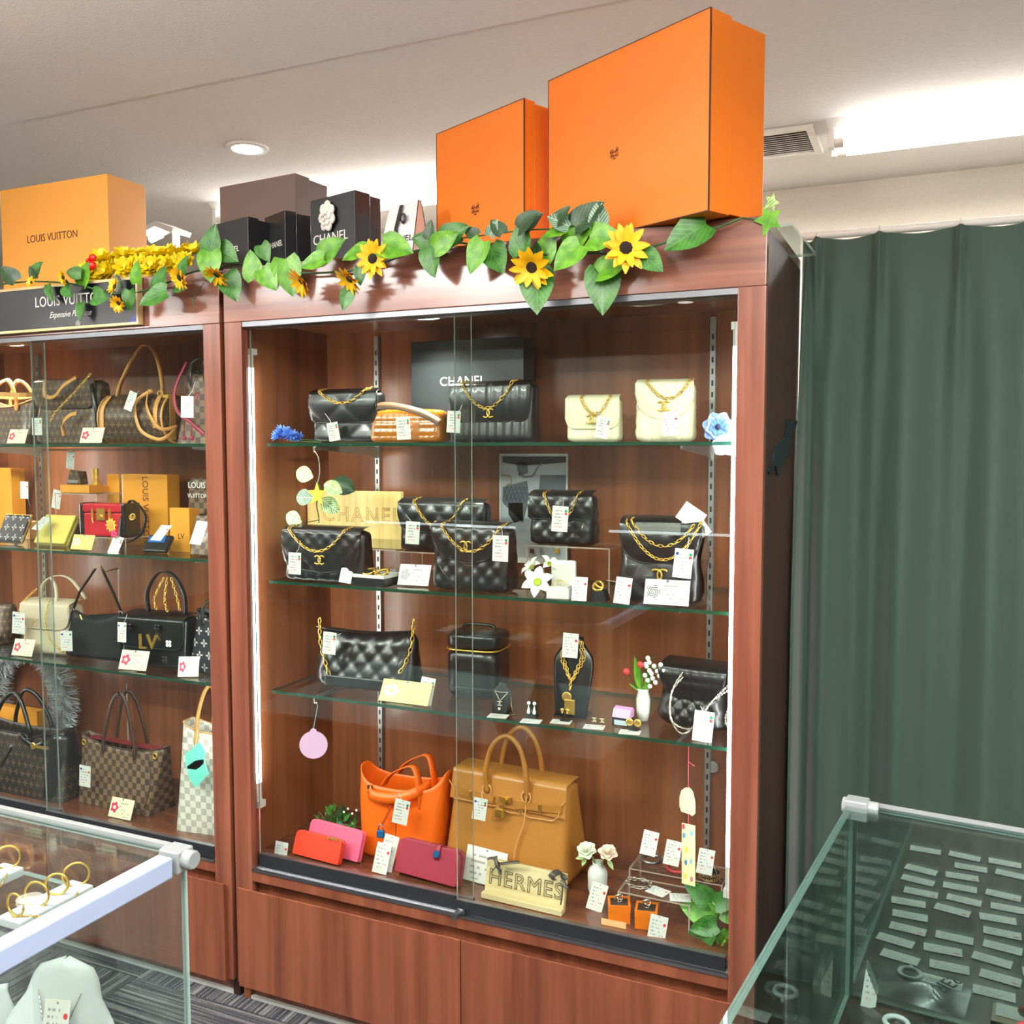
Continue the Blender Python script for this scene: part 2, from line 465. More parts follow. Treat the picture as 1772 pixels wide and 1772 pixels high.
# ================================================================== the room
XL, XR, YF = -4.6, 4.6, -6.6
def struct(name, mb, m, **k):
    o = mb.build(name, m, None, **k); o['kind'] = 'structure'; return o
# carpet tiles with woven stripes, alternating direction
def carpetmat(name, ax):
    m, nt, b = newmat(name)
    tc = N(nt, 'ShaderNodeTexCoord'); mp = N(nt, 'ShaderNodeMapping')
    mp.inputs['Scale'].default_value = (3, 160, 1) if ax == 0 else (160, 3, 1)
    no = N(nt, 'ShaderNodeTexNoise'); no.inputs['Scale'].default_value = 1; no.inputs['Detail'].default_value = 3
    n2 = N(nt, 'ShaderNodeTexNoise'); n2.inputs['Scale'].default_value = 300
    nt.links.new(tc.outputs['Object'], mp.inputs[0]); nt.links.new(mp.outputs[0], no.inputs['Vector']); nt.links.new(tc.outputs['Object'], n2.inputs['Vector'])
    ad = N(nt, 'ShaderNodeMath', operation='MULTIPLY_ADD'); ad.inputs[1].default_value = 0.3
    nt.links.new(n2.outputs['Fac'], ad.inputs[0]); nt.links.new(no.outputs['Fac'], ad.inputs[2])
    r = ramp(nt, [(0.5, lin((34, 36, 41))), (0.64, lin((64, 65, 70))), (0.82, lin((128, 126, 126)))])
    nt.links.new(ad.outputs[0], r.inputs[0]); nt.links.new(r.outputs[0], b.inputs['Base Color']); b.inputs['Roughness'].default_value = 0.95
    return m
CARP = [carpetmat('carpet_stripes_across', 0), carpetmat('carpet_stripes_along', 1)]
fl = MB().box(XL, XR, YF, YB, -0.05, -0.006)
floor = struct('floor', fl, mat('floor_screed', (60, 60, 62), 0.9))
tm = [MB().box(-0.249, 0.249, -0.249, 0.249, -0.006, 0).mesh('carpet_tile', CARP[k]) for k in (0, 1)]
ti = 0
for iy in range(-5, 2):
    for ix in range(-4, 6):
        x, y = -0.05 + ix * 0.5, -0.27 + iy * 0.5
        if x > 2.4 or y > 0.5: continue
        inst(tm[(ix + iy) % 2], 'carpet_tile', floor, TR(x, y, 0))
rest = MB()
for iy in range(-18, 6):
    for ix in range(-10, 10):
        x, y = -0.05 + ix * 0.5, -0.27 + iy * 0.5
        if (-5 <= iy < 2 and -4 <= ix < 6 and not (x > 2.4 or y > 0.5)): continue
        if not (XL + 0.25 < x < XR - 0.25 and YF + 0.25 < y < YB - 0.2): continue
        rest.box(x - 0.249, x + 0.249, y - 0.249, y + 0.249, -0.006, 0)
o = rest.build('carpet_field', CARP[0], floor); o['kind'] = 'stuff'

def plaster(name, c, sc_, st):
    m, nt, b = newmat(name)
    tc = N(nt, 'ShaderNodeTexCoord'); mp = N(nt, 'ShaderNodeMapping'); mp.inputs['Scale'].default_value = (1, 2.6, 1)
    no = N(nt, 'ShaderNodeTexNoise'); no.inputs['Scale'].default_value = sc_; no.inputs['Detail'].default_value = 6; no.inputs['Roughness'].default_value = 0.65
    nt.links.new(tc.outputs['Object'], mp.inputs[0]); nt.links.new(mp.outputs[0], no.inputs['Vector'])
    bp = N(nt, 'ShaderNodeBump'); bp.inputs['Strength'].default_value = st; bp.inputs['Distance'].default_value = 0.004
    nt.links.new(no.outputs['Fac'], bp.inputs['Height']); nt.links.new(bp.outputs[0], b.inputs['Normal'])
    r = ramp(nt, [(0.3, lin(tuple(x * 0.965 for x in c))), (0.7, lin(c))]); nt.links.new(no.outputs['Fac'], r.inputs[0]); nt.links.new(r.outputs[0], b.inputs['Base Color'])
    b.inputs['Roughness'].default_value = 0.85
    return m
CEIL = plaster('ceiling_paper', (242, 239, 234), 70, 0.55)
WALL = plaster('wall_paper', (206, 198, 184), 90, 0.25)
struct('ceiling', MB().box(XL, XR, 0.468, YB, ZC, ZC + 0.05), CEIL)
struct('ceiling', MB().box(XL, XR, YF, 0.464, ZC - 0.004, ZC + 0.05), CEIL)
struct('wall_back', MB().box(XL, XR, YB, YB + 0.1, 0, ZC), WALL)
struct('wall_front', MB().box(XL, XR, YF - 0.1, YF, 0, ZC), WALL)
struct('wall_left', MB().box(XL - 0.1, XL, YF, YB, 0, ZC), WALL)
struct('wall_right', MB().box(XR, XR + 0.1, YF, YB, 0, ZC), WALL)

# ================================================================== ceiling lights
TUBEM = mat('tube_glow', (255, 252, 246), emit=L_TUBE)
FIXW = mat('fixture_white', (236, 234, 228), 0.4)
def tube_light(name, label, x0, x1, y, lamp=0.0, group=None, drop=0.0):
    zc = (ZC - 0.004 if y < 0.464 else ZC)
    t = thing(name, label, 'ceiling light', (x0, y, zc - drop), 0, group)
    L = x1 - x0
    pr = [(-0.085, 0), (0.085, 0), (0.06, -0.022), (0.03, -0.042), (-0.03, -0.042), (-0.06, -0.022)]
    MB().add([(0, a, b) for a, b in pr] + [(L, a, b) for a, b in pr], [(0, 1, 2, 3, 4, 5), (11, 10, 9, 8, 7, 6)] + [(i, i + 6, (i + 1) % 6 + 6, (i + 1) % 6) for i in range(6)]).build('housing', FIXW, t)
    for s in (-1, 1):
        for xe in (0.004, L - 0.024):
            MB().box(xe, xe + 0.02, s * 0.05 - 0.014, s * 0.05 + 0.014, -0.088, -0.03).build('socket', FIXW, t, bevel=0.003)
        tb = MB().tube([(0.05, s * 0.05, -0.07), (L - 0.05, s * 0.05, -0.07)], 0.0155, 10).build('glass_tube', TUBEM, t, smooth=True, auto=0.9)
        MB().tube([(0.024, s * 0.05, -0.07), (0.052, s * 0.05, -0.07)], 0.0157, 10).tube([(L - 0.052, s * 0.05, -0.07), (L - 0.024, s * 0.05, -0.07)], 0.0157, 10).build('end_cap', FIXW, tb, smooth=True, auto=0.9, split=True)
    if lamp:
        area('tube_lamp', ((x0 + x1) / 2, y, zc - drop - 0.11), L, 0.12, lamp, (1, 0.98, 0.95))
        if drop:
            area('added_uplight', ((x0 + x1) / 2, y, zc - drop + 0.01), L, 0.2, lamp * 1.3, (1, 0.98, 0.95), (PI, 0, 0))  # added upward lamp over the hung tubes, only to brighten the ceiling
            for xe in (0.15, L - 0.15): MB().tube([(xe, 0, 0), (xe, 0, drop)], 0.004, 6).build('hanger', FIXW, t)
    return t
tube_light('tube_light', 'twin bare tube light on the ceiling above the green curtain', 1.133, 2.36, 1.585, 24)
tube_light('tube_light', 'twin tube light glowing behind the white pouch and black box', -1.36, -0.13, 1.575, 24)
tube_light('tube_light', 'twin tube light hidden behind the two orange boxes', -0.1, 0.8, 1.58, 24)
for k, (x, y) in enumerate([(-0.4, -1.35), (1.7, -1.2), (-0.7, -3.6), (1.4, -3.6), (3.0, -2.4), (-2.4, -2.0)]):  # unseen tubes added to light the cabinet fronts and the ceiling
    tube_light('tube_light', 'unseen twin tube light added behind the viewer to brighten the scene', x - 0.6, x + 0.6, y, L_FILL, 'added unseen tube lights', 0.3 if y > -3 else 0.04)
# slanted glossy fixture beyond the left cabinet
p = atz(285, 400, ZC - 0.08)
t = thing('tube_light', 'small white bracket light seen above the yellow flower lei', 'ceiling light', (aty(285, 385, 1.2).x, 1.2, aty(285, 398, 1.2).z))
MB().prism([(-0.085, 0.0), (0.0, 0.025), (0.09, -0.01), (0.08, -0.028), (-0.005, 0.005), (-0.085, -0.018)], -0.05, 0.05).build('shade', FIXW, t)
MB().tube([(-0.075, 0, -0.03), (-0.02, 0, -0.016)], 0.014, 8).build('glass_tube', TUBEM, t, smooth=True, auto=0.9)
MB().box(-0.01, 0.01, 0.05, 0.07, -0.3, 0.02).box(-0.02, 0.02, 0.04, 1.1, -0.3, -0.28).build('bracket', FIXW, t)
def downlight(label, x, y, r=0.072, lit=True, group=None, lamp=0):
    z = ZC - (0.004 if y < 0.464 else 0)
    t = thing('downlight', label, 'ceiling light', (x, y, z), 0, group)
    MB().lathe([(r * 0.72, -0.001), (r * 0.74, -0.007), (r, -0.006), (r * 1.02, 0)], 24).build('trim_ring', FIXW, t, smooth=True, auto=0.6)
    MB().lathe([(0.001, -0.0075), (r * 0.73, -0.0075), (r * 0.73, -0.001), (0.001, -0.001)], 24).build('lens', mat('downlight_glow', (255, 250, 238), emit=7) if lit else mat('downlight_off', (225, 222, 215), 0.3), t)
    return t
downlight('round recessed downlight in the ceiling above the brown box', -0.727, 0.98)
# lights that mirror in the cabinet glass: real ones, on the ceiling behind the viewer
for (px_, py_) in [(985, 620), (1070, 632), (915, 604), (1185, 520), (1260, 622)]:
    q = atz(px_, py_, ZC)
    if -q.y > YF + 0.2: downlight('round recessed downlight in the shop ceiling behind the viewer', q.x, -q.y, 0.075, True, 'downlights behind the viewer')
for x in (-1.2, 0.2, 1.6):
    downlight('round recessed downlight in the shop ceiling behind the viewer', x, -3.4, 0.075, True, 'downlights behind the viewer')
# air vent
q = atz(1337, 248, ZC)
t = thing('air_vent', 'square white slatted air vent beside the large orange box', 'air vent', (q.x, q.y, ZC))
MB().box(-0.13, 0.13, -0.13, 0.13, -0.003, 0).build('backing', mat('vent_dark', (120, 118, 112), 0.7), t)
MB().box(-0.15, -0.125, -0.15, 0.15, -0.012, 0).box(0.125, 0.15, -0.15, 0.15, -0.012, 0).box(-0.125, 0.125, -0.15, -0.125, -0.012, 0).box(-0.125, 0.125, 0.125, 0.15, -0.012, 0).build('frame', FIXW, t, split=True)
sl = MB().cbox((0, 0, -0.006), 0.25, 0.014, 0.002, RX(0.5)).mesh('slat', FIXW)
for k in range(11): inst(sl, 'slat', t, TR(0, -0.11 + k * 0.022, 0))
# track spot lamp that throws the garland's shadow
sp_ = thing('track_spot', 'track spotlight on the ceiling in front of the cabinets', 'spotlight', (-1.15, -2.15, ZC - 0.004))
tgt = Vector((0.55, 0.0, 1.62)); hd = Vector((-1.15, -2.15, ZC - 0.12)); dr = (tgt - hd).normalized()
Mq = dr.to_track_quat('Z', 'Y').to_matrix().to_4x4()
MB().box(-0.3, 0.3, -0.017, 0.017, -0.02, 0).build('track', FIXW, sp_)
MB().tube([(0, 0, -0.02), (0, 0, -0.1)], 0.008, 8).build('stem', FIXW, sp_)
MB().lathe([(0.03, -0.05), (0.045, -0.04), (0.05, 0.05), (0.047, 0.05), (0.04, 0.02), (0.001, 0.015)], 18, (0, 0, -0.12), Mq).build('lamp_head', mat('spot_body', (70, 70, 72), 0.4), sp_, smooth=True, auto=0.7)
l = bpy.data.lights.new('spot_lamp', 'SPOT'); l.energy = L_SPOT; l.spot_size = 1.15; l.spot_blend = 0.7; l.shadow_soft_size = 0.022; l.color = (1, 0.93, 0.84)
lo = bpy.data.objects.new('spot_lamp', l); COL.objects.link(lo); lo.location = hd + dr * 0.06; lo.rotation_euler = dr.to_track_quat('-Z', 'Y').to_euler()

# ================================================================== the display cabinets
CW, CH, FW, CD = 1.2, 1.7136, 0.0494, 0.44
ZR1, ZR0, ZB, ZD, ZT, BY = 1.5936, 1.5813, 0.3289, 0.2854, 0.0493, 0.37
ZF = 0.345
LEDM = mat('led_glow', (255, 255, 252), emit=L_LED)
def cabinet(name, label, x, shelves, lit_tubes):
    t = thing(name, label, 'display cabinet', (x, 0, 0))
    # carcass
    MB().box(0, 0.02, 0.022, CD, 0.0, CH - 0.02).build('side_panel', WOODI, t)
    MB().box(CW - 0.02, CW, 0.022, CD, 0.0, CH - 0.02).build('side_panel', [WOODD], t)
    MB().box(0.02, CW - 0.02, BY, BY + 0.012, ZF, CH - 0.02).build('back_panel', WOODI, t)
    MB().box(0, CW, 0.022, CD, CH - 0.02, CH).build('top_panel', WOODH, t)
    MB().box(0.02, CW - 0.02, 0.06, BY, ZR1 + 0.012, ZR1 + 0.03).build('ceiling_panel', WOODI, t)
    MB().box(0.02, CW - 0.02, 0.05, BY, ZF - 0.02, ZF).build('base_panel', WOODB, t)
    # face frame
    MB().box(0, CW, 0, 0.022, ZR1, CH).build('header', WOODH, t, bevel=0.0015)
    MB().box(0, FW, 0, 0.022, ZT, ZR1).build('stile', WOODF, t, bevel=0.0015)
    MB().box(CW - FW, CW, 0, 0.022, ZT, ZR1).build('stile', WOODF, t, bevel=0.0015)
    MB().box(FW, CW - FW, 0, 0.022, ZD + 0.018, ZB).build('lower_rail', WOODV, t, bevel=0.0015)
    MB().box(FW * 0.0 + 0.012, CW - 0.012, 0.022, 0.05, ZT, ZB).build('recess_back', WOODV, t)
    MB().box(0.018, CW - 0.018, 0.03, 0.05, 0.0, ZT - 0.003).build('toe_kick', WOODF, t)
    MB().box(0.018, CW - 0.018, 0.022, 0.03, 0.0, 0.008).build('toe_bead', mat('white_bead', (226, 224, 218), 0.5), t)
    for a, b in ((0.0145, CW / 2 - 0.0012), (CW / 2 + 0.0012, CW - 0.0145)):
        MB().add([(a, -0.012, ZT), (b, -0.012, ZT), (b, -0.012, ZD), (a, -0.012, ZD), (a, 0.008, ZT), (b, 0.008, ZT), (b, 0.008, ZD - 0.016), (a, 0.008, ZD - 0.016), (a, -0.009, ZD + 0.001), (b, -0.009, ZD + 0.001)],
                 [(0, 1, 2, 3), (5, 4, 7, 6), (0, 4, 5, 1), (3, 2, 9, 8), (8, 9, 6, 7), (0, 3, 8, 7, 4), (1, 5, 6, 9, 2)]).build('cupboard_door', WOODV, t)
    # metal rails
    MB().box(FW, CW - FW, 0.002, 0.055, ZR0, ZR1).build('top_rail', mat('rail_grey', (126, 128, 132), 0.36, 1.0), t, bevel=0.001)
    tr = MB()
    for y0, y1, h in ((-0.003, 0.003, 0.006), (0.003, 0.013, 0.002), (0.013, 0.018, 0.007), (0.018, 0.028, 0.002), (0.028, 0.034, 0.007), (0.034, 0.052, 0.006)):
        tr.box(FW, CW - FW, y0, y1, ZB, ZB + h)
    tr.build('bottom_rail', SILVER, t, split=True)
    # sliding glass doors
    for (a, b, yg, nm) in ((0.055, 0.613, 0.0235, 0), (0.582, CW - 0.055, 0.0095, 1)):
        g = MB(); g.box(a, b, yg - 0.0025, yg + 0.0025, ZB + 0.024, ZR0); g.mi = [1, 1, 0, 0, 1, 1]
        gd = g.build('glass_door', [GLASS, GEDGEL], t)
        MB().box(a, b, yg - 0.005, yg + 0.005, ZB + 0.0075, ZB + 0.034).build('door_shoe', TRACK, gd)
        MB().box(a, b, yg - 0.0053, yg + 0.0053, ZB + 0.034, ZB + 0.0354).build('shoe_trim', SILVER, gd)
    Ml = TR(0.592, -0.006, ZB + 0.012) @ RZ(0.0)
    lk = MB().tube([Ml @ Vector((0, 0.008, 0)), Ml @ Vector((0, -0.02, 0))], 0.007, 12).box(0.586, 0.604, -0.002, 0.003, ZB + 0.008, ZB + 0.02)
    lk.build('lock', SILVER, t, smooth=True, auto=0.6)
    # slotted standards and brackets
    slot = mat('slot_dark', (30, 26, 24), 0.7)
    for xs, xe in ((0.175, 0.012), (1.03, 0.012)):
        s = MB().box(xs - xe / 2, xs + xe / 2, BY - 0.01, BY, ZF + 0.01, ZR1).build('slotted_standard', STEEL, t)
        sm = MB()
        z = ZF + 0.05
        while z < ZR1 - 0.03:
            sm.box(xs - 0.002, xs + 0.002, BY - 0.0106, BY - 0.009, z, z + 0.012); z += 0.025
        sm.build('slots', slot, s)
        for zz in shelves:
            bm = MB().prism([(0, 0), (0, -0.03), (-0.05, -0.022), (-0.27, -0.006), (-0.27, 0)], xs - 0.0015, xs + 0.0015)
            bm.xf(Matrix(((0, 1, 0, 0), (1, 0, 0, BY - 0.01), (0, 0, 1, zz - 0.0045), (0, 0, 0, 1))))
            bm.build('bracket', STEEL, t)
    # light strips in the front corners and recessed ceiling lamps
    for tx in lit_tubes:
        z0, z1 = 0.46, 1.525
        tb = MB().tube([(tx, 0.052, z0 + 0.06), (tx, 0.052, z1 - 0.03)], 0.0092, 12).build('light_tube', LEDM, t, smooth=True, auto=0.8)
        MB().tube([(tx, 0.052, z0 + 0.015), (tx, 0.052, z0 + 0.06)], 0.0094, 12).tube([(tx, 0.052, z1 - 0.03), (tx, 0.052, z1)], 0.0094, 12).box(tx - 0.011, tx + 0.013, 0.042, 0.064, z0, z0 + 0.016).box(tx - 0.011, tx + 0.013, 0.042, 0.064, z1, z1 + 0.014).build('tube_end', FIXW, tb, smooth=True, auto=0.8, split=True)
    return t
TLX = aty(437, 900, 0.052).x; TRX = aty(1257, 1400, 0.052).x + 0.0092
S1, S2, S3 = 1.319, 1.0003, 0.7409
L1, L2, L3 = 1.319, 1.040, 0.7380
m_cab = cabinet('display_cabinet', 'tall brown wooden glass-fronted display cabinet under the orange boxes', 0, (S1, S2, S3), (TLX, TRX))
l_cab = cabinet('display_cabinet', 'brown glass-fronted display cabinet at the left with checked and monogram bags', -1.212, (L1, L2, L3), (TLX, TRX))
for cabx, pts in ((m_cab, ((0.42, 1), (0.93, 0))), (l_cab, ((1.05, 0), (0.3, 1)))):
    for x, on_ in pts:
        z = ZR1 + 0.012
        r = MB().lathe([(0.036, 0), (0.038, -0.004), (0.05, -0.003), (0.051, 0)], 22, (x, 0.17, z)).build('lamp_ring', STEEL, cabx, smooth=True, auto=0.6)
        MB().lathe([(0.001, -0.003), (0.037, -0.003), (0.037, 0), (0.001, 0)], 20, (x, 0.17, z)).build('lamp_lens', mat('cab_lamp_on', (255, 246, 226), emit=6) if on_ else mat('cab_lamp_off', (222, 208, 176), 0.3), r)
        if on_:
            la = area('cabinet_lamp', (cabx.location.x + x, 0.17, z - 0.012), 0.06, 0.06, 2.6, (1, 0.9, 0.74)); la.data.shape = 'DISK'; la.data.spread = 2.0
def glass_shelf(label, x0, x1, z):
    g = MB(); g.box(x0, x1, 0.06, 0.362, z - 0.004, z + 0.003); g.mi = [1, 1, 1, 1, 0, 0]
    o = g.build('glass_shelf', [SHELFG, GEDGE], None)
    return tag_props(o, label, 'shelf')
for z, nm in ((S1, 'upper'), (S2, 'middle'), (S3, 'lower')):
    glass_shelf({'upper': 'clear glass shelf at eye level carrying the cream flap bags', 'middle': 'clear glass shelf with the lily and quilted black bags', 'lower': 'clear glass shelf with the black necklace bust and vanity case'}[nm], 0.066, 1.144, z)
for z, nm in ((L1, 'top'), (L2, 'mid'), (L3, 'low')):
    glass_shelf({'top': 'clear glass shelf in the left cabinet carrying monogram handbags', 'mid': 'clear glass shelf in the left cabinet with the red trunk bag', 'low': 'clear glass shelf in the left cabinet with the beige backpack'}[nm], -1.212 + 0.066, -1.212 + 1.144, z)

# ================================================================== curtain
PLX = [1.232, 1.358, 1.512, 1.66, 1.81, 1.96, 2.11, 2.26]
CT0, CTY = 1.757, 0.455
def curt(u, v):
    x = 1.2025 + u * 1.105; z = CT0 - v * 1.74
    s = min(1, v * 5.0); y = 0
    lo = max([q for q in PLX if q <= x], default=1.2); hi = min([q for q in PLX if q > x], default=2.31)
    f = (x - lo) / (hi - lo)
    am = 0.004 + 0.10 * min(1, (v * 2.3)) ** 0.8
    y -= am * (0.5 - 0.5 * cos(2 * PI * ((max(f, 0) ** 0.7) + 0.12 * sin(7 * lo) * s))) ** 1.5 * (0.75 + 0.6 * sin(lo * 23))
    for q in PLX:
        d = (x - q) / (0.006 + 0.012 * s + 0.02 * v)
        y -= (0.024 * (1 - 0.35 * s) * (1 + 0.3 * sin(v * 60) * (v < 0.12))) * math.exp(-d * d)
    return Vector((x, CTY + y, z + 0.004 * cos(2 * PI * f) * (1 - min(1, v * 8))))
m, nt, b = newmat('curtain_cloth')
b.inputs['Base Color'].default_value = lin((47, 70, 58)) + (1,); b.inputs['Roughness'].default_value = 0.75; b.inputs['Sheen Weight'].default_value = 0.25
MATS['curtain_cloth'] = m
ct = thing('curtain', 'dark green pleated curtain hanging beside the cabinet', 'curtain', (0, 0, 0))
MB().grid(curt, 230, 44).build('cloth', m, ct, smooth=True)
rd = thing('curtain_rod', 'white curtain rod above the green curtain', 'curtain rod', (0, 0, 0))
MB().tube([(1.20, CTY + 0.012, CT0 + 0.012), (2.32, CTY + 0.012, CT0 + 0.006)], 0.0085, 10).build('rod', FIXW, rd, smooth=True, auto=0.8)
for q in PLX[:6]:
    MB().torus((q, CTY + 0.012, CT0 + 0.008), 0.0125, 0.0025, 14, 6, RY(PI / 2)).build('ring', FIXW, rd, smooth=True)

# ================================================================== glass counters
GTOP = glassmat('counter_glass', (0.77, 0.84, 0.82))
GMIR = glassmat('counter_back_glass', (0.56, 0.66, 0.62), refl=0.45)
GSIDE = glassmat('counter_side_glass', (0.74, 0.83, 0.79), refl=0.22)
BARM = mat('pale_blue_bar', (158, 172, 200), 0.35)
def joint(par, p, nm='corner_joint'):
    x, y, z = p
    o = MB().box(x - 0.016, x + 0.016, y - 0.014, y + 0.014, z - 0.02, z + 0.008).tube([(x - 0.02, y, z - 0.004), (x + 0.03, y, z - 0.004)], 0.012, 10).build(nm, PLASTIC, par, smooth=True, auto=0.7, bevel=0.002)
    return o
# right counter
RZT, RZF = 0.80, 0.515
RC = atz(1470, 1386, RZT)
rc = thing('glass_counter', 'green-tinted glass jewellery counter in front of the curtain', 'glass counter', (RC.x, RC.y, 0), 0.06 * -1 + 0.0)
rc.rotation_euler = (0, 0, -0.10)
RW, RD = 1.3, 0.85     # local: x right, y towards the viewer is negative
g = MB(); g.box(0, RW, -RD, 0, RZT - 0.006, RZT); g.mi = [1, 1, 1, 1, 0, 0]
g.build('top_glass', [GTOP, GEDGEL], rc)
g = MB(); g.box(0.012, RW, -0.006, 0, RZF, RZT - 0.007); g.mi = [1, 1, 0, 0, 1, 1]
g.build('rear_glass', [GMIR, GEDGEL], rc)
g = MB(); g.box(0.0, 0.006, -RD, -0.001, RZF - 0.005, RZT - 0.007); g.mi = [0, 0, 1, 1, 1, 1]
g.build('side_glass', [GSIDE, GEDGEL], rc)
MB().box(0, RW, -RD, 0, RZF - 0.03, RZF - 0.0055).build('display_floor', wood('dark_walnut', (40, 30, 26), (66, 50, 42), (88, 68, 54), sc=(60, 3, 60), rough=0.5), rc)
MB().box(0.01, RW, -RD, -0.01, 0, RZF - 0.03).build('cupboard_base', WOODV, rc)
joint(rc, (0.012, -0.008, RZT))
MB().box(0.0, RW, -0.004, 0.004, RZT - 0.001, RZT + 0.003).build('rear_edge_trim', PLASTIC, rc)
# left counter
LZT = 0.80
LC = atz(325, 1472, LZT)
lc = thing('glass_counter', 'clear glass jewellery counter at the lower left with a pale bar', 'glass counter', (LC.x, LC.y, 0))
LWD, LDD = 1.3, 0.8
g = MB(); g.box(-LWD, 0, -LDD, 0, LZT - 0.006, LZT); g.mi = [1, 1, 1, 1, 0, 0]
g.build('top_glass', [glassmat('counter_glass_clear', (0.93, 0.97, 0.96)), GEDGEL], lc)
g = MB(); g.box(-0.006, 0, -LDD, -0.002, 0.42, LZT - 0.007); g.mi = [0, 0, 1, 1, 1, 1]
g.build('side_glass', [GLASS, GEDGEL], lc)
g = MB(); g.box(-LWD, -0.007, -0.006, 0, 0.42, LZT - 0.007); g.mi = [1, 1, 0, 0, 1, 1]
g.build('rear_glass', [glassmat('counter_glass_rear', (0.88, 0.93, 0.93)), GEDGEL], lc)
MB().box(-0.02, 0.004, -LDD, -0.03, LZT - 0.022, LZT + 0.004).build('edge_bar', BARM, lc, bevel=0.002)
MB().box(-LWD, -0.03, -0.005, 0.004, LZT - 0.001, LZT + 0.004).build('rear_edge_trim', PLASTIC, lc)
joint(lc, (-0.008, -0.012, LZT))
MB().box(-LWD, 0, -LDD, 0, 0.0, 0.405).build('cupboard_base', WOODV, lc)
g = MB(); g.box(-LWD, -0.007, -LDD, -0.007, 0.405, 0.412)
g.build('display_floor', mat('grey_display_mat', (150, 156, 158), 0.8, bump=0.3, bscale=500), lc)
# ================================================================== shared builders
def lettering(par, body, size, m, M, ext=0.0006, name='lettering', shear=0, outline=0, spacing=1.0, align='CENTER', sx=1.0):
    """raised flat lettering; M places the text plane: local x = reading direction, y = up"""
    c = bpy.data.curves.new('txt', 'FONT'); c.body = body; c.size = size; c.align_x = align; c.align_y = 'CENTER'
    c.shear = shear; c.space_character = spacing; c.resolution_u = 3
    if outline:
        c.fill_mode = 'NONE'; c.bevel_depth = outline; c.bevel_resolution = 0
    else:
        c.extrude = ext / 2
    to = bpy.data.objects.new('txt', c); COL.objects.link(to)
    dg = bpy.context.evaluated_depsgraph_get()
    me = bpy.data.meshes.new_from_object(to.evaluated_get(dg))
    bpy.data.objects.remove(to); bpy.data.curves.remove(c)
    me.materials.clear(); me.materials.append(m); me.name = name
    M2 = M @ Matrix.Diagonal((sx, 1, 1, 1))
    me.transform(M2)
    o = bpy.data.objects.new(name, me); COL.objects.link(o); o.parent = par
    return o
def FACE(x, y, z, rz=0, tilt=0):
    """text/print plane facing -Y at (x,y,z)"""
    return TR(x, y, z) @ RZ(rz) @ RX(PI / 2 + tilt)

def ringpts(w, d, r, nf, ns, nc=3):
    """rounded rectangle, front edge first, anticlockwise seen from above; returns (x,y,side)"""
    r = min(r, w / 2 - 1e-4, d / 2 - 1e-4); out = []
    hw, hd = w / 2, d / 2
    for i in range(nf + 1): out.append((-hw + r + (w - 2 * r) * i / nf, -hd, 'f'))
    for i in range(1, nc): a = -PI / 2 + PI / 2 * i / nc; out.append((hw - r + r * cos(a), -hd + r + r * sin(a), 'c'))
    for i in range(ns + 1): out.append((hw, -hd + r + (d - 2 * r) * i / ns, 's'))
    for i in range(1, nc): a = PI / 2 * i / nc; out.append((hw - r + r * cos(a), hd - r + r * sin(a), 'c'))
    nb = max(2, nf // 3)
    for i in range(nb + 1): out.append((hw - r - (w - 2 * r) * i / nb, hd, 'b'))
    for i in range(1, nc): a = PI / 2 + PI / 2 * i / nc; out.append((-hw + r + r * cos(a), hd - r + r * sin(a), 'c'))
    for i in range(ns + 1): out.append((-hw, hd - r - (d - 2 * r) * i / ns, 's'))
    for i in range(1, nc): a = PI + PI / 2 * i / nc; out.append((-hw + r + r * cos(a), -hd + r + r * sin(a), 'c'))
    return out
def qpat(kind, x, z, p):
    if kind == 'diamond':
        return (abs(sin(PI * (x + z) / p)) * abs(sin(PI * (x - z) / p))) ** 0.5
    if kind == 'vert':
        return abs(sin(PI * x / p)) ** 0.5
    if kind == 'grid':
        return (abs(sin(PI * x / p)) * abs(sin(PI * z / p))) ** 0.5
    if kind == 'bigdiamond':
        return (abs(sin(PI * (x * 0.8 + z) / p)) * abs(sin(PI * (x * 0.8 - z) / p))) ** 0.4
    return 0
def bodyshape(mb, w, h, d, r=0.012, tw=1.0, td=1.0, bulge=0.0, q=None, qp=0.028, qd=0.0035, nf=34, ns=5, nv=22, zr=0.012, topf=None, lean=0.0, slump=0.0):
    """bag body: stacked rounded rectangles; tw/td = top width/depth ratio; topf(x)->extra top height"""
    base = ringpts(1, 1, 0.2, nf, ns)
    vs_ = []; n = None
    for j in range(nv + 1):
        t = j / nv
        e = 0
        zz = t * h
        if zz < zr: e = zr * (1 - math.sqrt(max(0, 1 - (1 - zz / zr) ** 2)))
        if h - zz < zr: e = zr * (1 - math.sqrt(max(0, 1 - (1 - (h - zz) / zr) ** 2)))
        W = w * (1 + (tw - 1) * t) + slump * w * sin(PI * t) - 2 * e
        D = max(0.004, d * (1 + (td - 1) * t) * (1 + bulge * sin(PI * min(1, t * 1.1))) - 2 * e)
        pts = ringpts(W, D, r, nf, ns); n = len(pts)
        for x, y, s in pts:
            z = zz
            if topf: z = zz + t * topf(x)
            if q and s in 'fbs':
                if s == 's': x += (1 if x > 0 else -1) * qd * 0.7 * qpat(q, y, z, qp)
                else: y += (-1 if y < 0 else 1) * qd * qpat(q, x, z, qp)
            vs_.append((x, y + lean * t, z))
    fs = [(j * n + i, j * n + (i + 1) % n, (j + 1) * n + (i + 1) % n, (j + 1) * n + i) for j in range(nv) for i in range(n)]
    fs += [tuple(range(n - 1, -1, -1)), tuple(nv * n + i for i in range(n))]
    return mb.add(vs_, fs)
